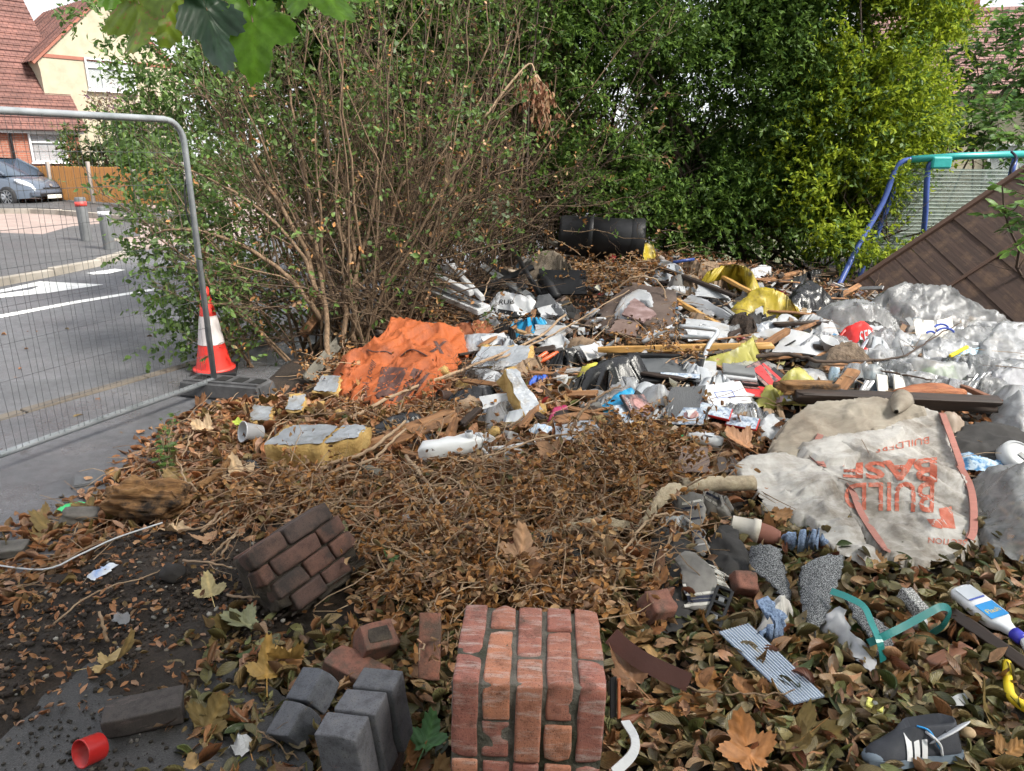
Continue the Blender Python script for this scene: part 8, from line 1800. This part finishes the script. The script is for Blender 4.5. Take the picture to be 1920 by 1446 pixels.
# the largest fallen leaves, each by itself
def objleaf(name, cols, rough=.45, spots=None):
    m = leafmat(name, cols, rough, .12, .5, True, spots); t = m.node_tree; gm = [n for n in t.nodes if n.type == 'NEW_GEOMETRY'][0]; oi = t.nodes.new('ShaderNodeObjectInfo')
    for l in list(t.links):
        if l.from_node == gm: s = l.to_socket; t.links.remove(l); t.links.new(oi.outputs['Random'], s)
    return m
OLV = objleaf('olive_leaf', [(.10, .09, .035), (.15, .125, .055), (.07, .075, .03), (.2, .16, .085)], .4, (.05, .035, .02)); TAN = objleaf('tan_leaf', [(.26, .15, .08), (.32, .21, .12), (.24, .12, .06), (.36, .25, .16)]); GRN = objleaf('green_fallen_leaf', [(.045, .07, .02), (.06, .085, .025), (.035, .05, .02)], .35); RED = objleaf('reddish_leaf', [(.17, .06, .03), (.22, .08, .04), (.14, .05, .03)])
KIND = [('olive brown', OLV, 'olive_leaf'), ('tan', TAN, 'tan_leaf'), ('dark green', GRN, 'green_leaf'), ('reddish brown', RED, 'red_leaf')]
LMK = [('trainer shoe', 1700, 1390), ('ribbed clear strip', 1440, 1250), ('teal strapping', 1680, 1190), ('detergent bottle', 1850, 1150), ('upended brick pier', 1120, 1300), ('tartan blanket', 1300, 1060), ('three blue grey bricks', 700, 1330), ('tilted masonry', 560, 1180), ('yellow handle', 1860, 1300), ('builders bag', 1650, 1070), ('white arc strip', 1230, 1380), ('pair of clay pavers', 480, 1330)]
bases = []
for s in range(7):
    tv, tq, tt, tu = leaf_t(8, .46+.04*math.sin(s), (.5, .9, .3, 1.2, .2, .7, .45)[s], (.5, -.5, .9, .3, -.35, .7, .2)[s], (.4, -.6, .8, .2, .6, -.3, 0)[s], wav=(0, .02, 0, .01, .035, 0, .02)[s])
    bases.append((tv, tq, tu))
lm = {}
pts = ground_pts(9000, (-1.2, 3.2, 1.35, 3.4), FRONT, 5); RNG.shuffle(pts); kept = []
for p in pts:
    if len(kept) >= 270: break
    a, b = px_of(*p)
    if not (380 < a < 1915 and b < 1440 and not (820 < a < 1150 and b > 1150)): continue
    if all((p[0]-q[0])**2+(p[1]-q[1])**2 > .075**2 for q in kept): kept.append(p)
for p in kept:
    k = int(RNG.choice(4, p=[.42, .3, .16, .12])); s = int(RNG.integers(0, 7)); key = (k, s)
    if key not in lm:
        tv, tq, tu = bases[s]; o = fast_mesh('fallen_leaf', tv, tq, None, KIND[k][1], None, True, tu); lm[key] = o.data
    else: o = link(bpy.data.objects.new('fallen_leaf', lm[key]))
    a, b = px_of(*p); near = min(LMK, key=lambda q: (q[1]-a)**2+(q[2]-b)**2)[0]; sc = random.uniform(.075, .105)
    o.location = (p[0], p[1], p[2]+.008+random.random()*.018); o.scale = (sc,)*3; o.rotation_euler = (random.gauss(0, .4)+(math.pi if random.random() < .3 else 0), random.gauss(0, .4), random.uniform(0, 6.28))
    tag(o, f'curled {KIND[k][0]} fallen leaf lying near the {near}', 'leaf', f'{KIND[k][0]} leaves near the {near}')
def big_maple(label, px, py, lift, size, rz, tilt, cols, seed, curl=.35):
    tv, tq, tt, tu = maple_t(curl*1.4, seed); o = fast_mesh('maple_leaf', tv*size, None, tt, objleaf('maple_'+str(seed), cols, .6), None, True, tu); o.location = P(px, py, lift); o.rotation_euler = (tilt, random.gauss(0, .15), rz); return tag(o, label, 'leaf', 'single maple leaves')
big_maple('crisp pale yellow maple leaf on the edge of the concrete apron', 205, 1245, .03, .18, R(-80), .15, [(.42, .3, .13), (.46, .34, .16)], 11, .5)
big_maple('small pale yellow maple leaf on the bare soil', 395, 1112, .02, .14, R(30), .2, [(.42, .34, .18), (.46, .38, .2)], 12, .25)
big_maple('orange brown maple leaf at the bottom edge of the litter', 1405, 1415, .05, .19, R(10), .45, [(.36, .15, .05), (.38, .17, .06)], 13, .3)
big_maple('large pinkish brown maple leaf on the dry branch tangle', 975, 1045, .1, .2, R(-30), .45, [(.4, .23, .13), (.42, .25, .15)], 14, .4)
big_maple('orange brown maple leaf under the red edged disc case', 1395, 835, .06, .22, R(60), .5, [(.34, .16, .08), (.36, .18, .09)], 15, .4)
big_maple('crumpled tan leaf by the upright grey panel', 1035, 850, .06, .24, R(-50), .5, [(.34, .19, .1), (.36, .2, .11)], 16, .6)
big_maple('brown maple leaf against the curved brown gutter', 1180, 1270, .06, .18, R(40), .4, [(.2, .1, .05), (.22, .11, .06)], 17, .5)
big_maple('golden maple leaf beside the pair of clay pavers', 545, 1235, .05, .16, R(150), .5, [(.4, .24, .07), (.42, .26, .08)], 18, .5)
big_maple('yellow brown maple leaf behind the pair of clay pavers', 500, 1262, .04, .15, R(20), .3, [(.36, .22, .06), (.3, .2, .06)], 19, .4)
big_maple('pale green grey maple leaf at the foot of the tilted masonry', 460, 1170, .04, .17, R(80), .25, [(.2, .21, .13), (.22, .23, .14)], 20, .3)
big_maple('fresh green maple leaf beside the blue grey bricks', 800, 1392, .05, .14, R(-20), .3, [(.05, .14, .04), (.06, .16, .05)], 21, .3)
big_maple('bright yellow green leaf beside the white pot', 445, 793, .05, .07, R(10), .6, [(.4, .5, .06), (.42, .52, .07)], 22, .2)
big_maple('green lobed leaf in the gap beside the tilted masonry', 738, 1045, .07, .11, R(100), .4, [(.06, .12, .04), (.07, .13, .05)], 23, .3)
# a seedling by the pavement, and leaves dropped on the tarmac
t = thing('weed_seedling', 'small green weed growing in leaves by the pavement', 'weed'); mb = MB(); C = []; D = []
for k in range(9):
    b = P(318+random.gauss(0, 12), 880+random.gauss(0, 8)); e = b+Vector((random.gauss(0, .06), random.gauss(0, .05), random.uniform(.12, .34))); q = stem_path(b, e, .15, 5, .006); mb.tube(q, .002, 4, False)
    for v in q[1:]:
        for _ in range(2): C.append(tuple(v)); D.append((random.gauss(0, 1), random.gauss(0, 1), .1))
mb.build('stalks', bark_p, t)['kind'] = 'stuff'; o = many('leaves', OVAL, np.array(C), dirm(np.array(D), RNG.normal(0, .4, len(C))), .045*RNG.uniform(.6, 1.3, len(C)), FRESH, t); o['kind'] = 'stuff'
lp = np.array([rd(random.uniform(-1.5, 5), random.uniform(3.0, 8.5))+(0,) for _ in range(60)]); lp[:, 2] = np.where(lp @ np.array((NV.x, NV.y, 0)) > 5.35, -.1, 0)
litter('pavement_leaves', 'few scattered leaves on the tarmac', lp, CURL+LT, .03, .07, BROWN, .003, .15, .004)

for k in range(26):
    a, b = random.uniform(300, 1260), random.uniform(790, 1110)
    if 420 < a < 700 and b > 930: continue
    big_maple('dry lobed leaf lying on the litter '+min(TLM, key=lambda q: (q[1]-a)**2+(q[2]-b)**2)[0], a, b, random.uniform(.02, .05), random.uniform(.11, .2), random.uniform(0, 6.28), random.gauss(0, .4), random.choice(([(.42, .24, .13), (.46, .28, .17)], [(.36, .17, .07), (.4, .2, .09)], [(.26, .13, .06), (.3, .15, .07)], [(.48, .33, .2), (.5, .36, .23)])), 100+k, random.uniform(.3, .7))
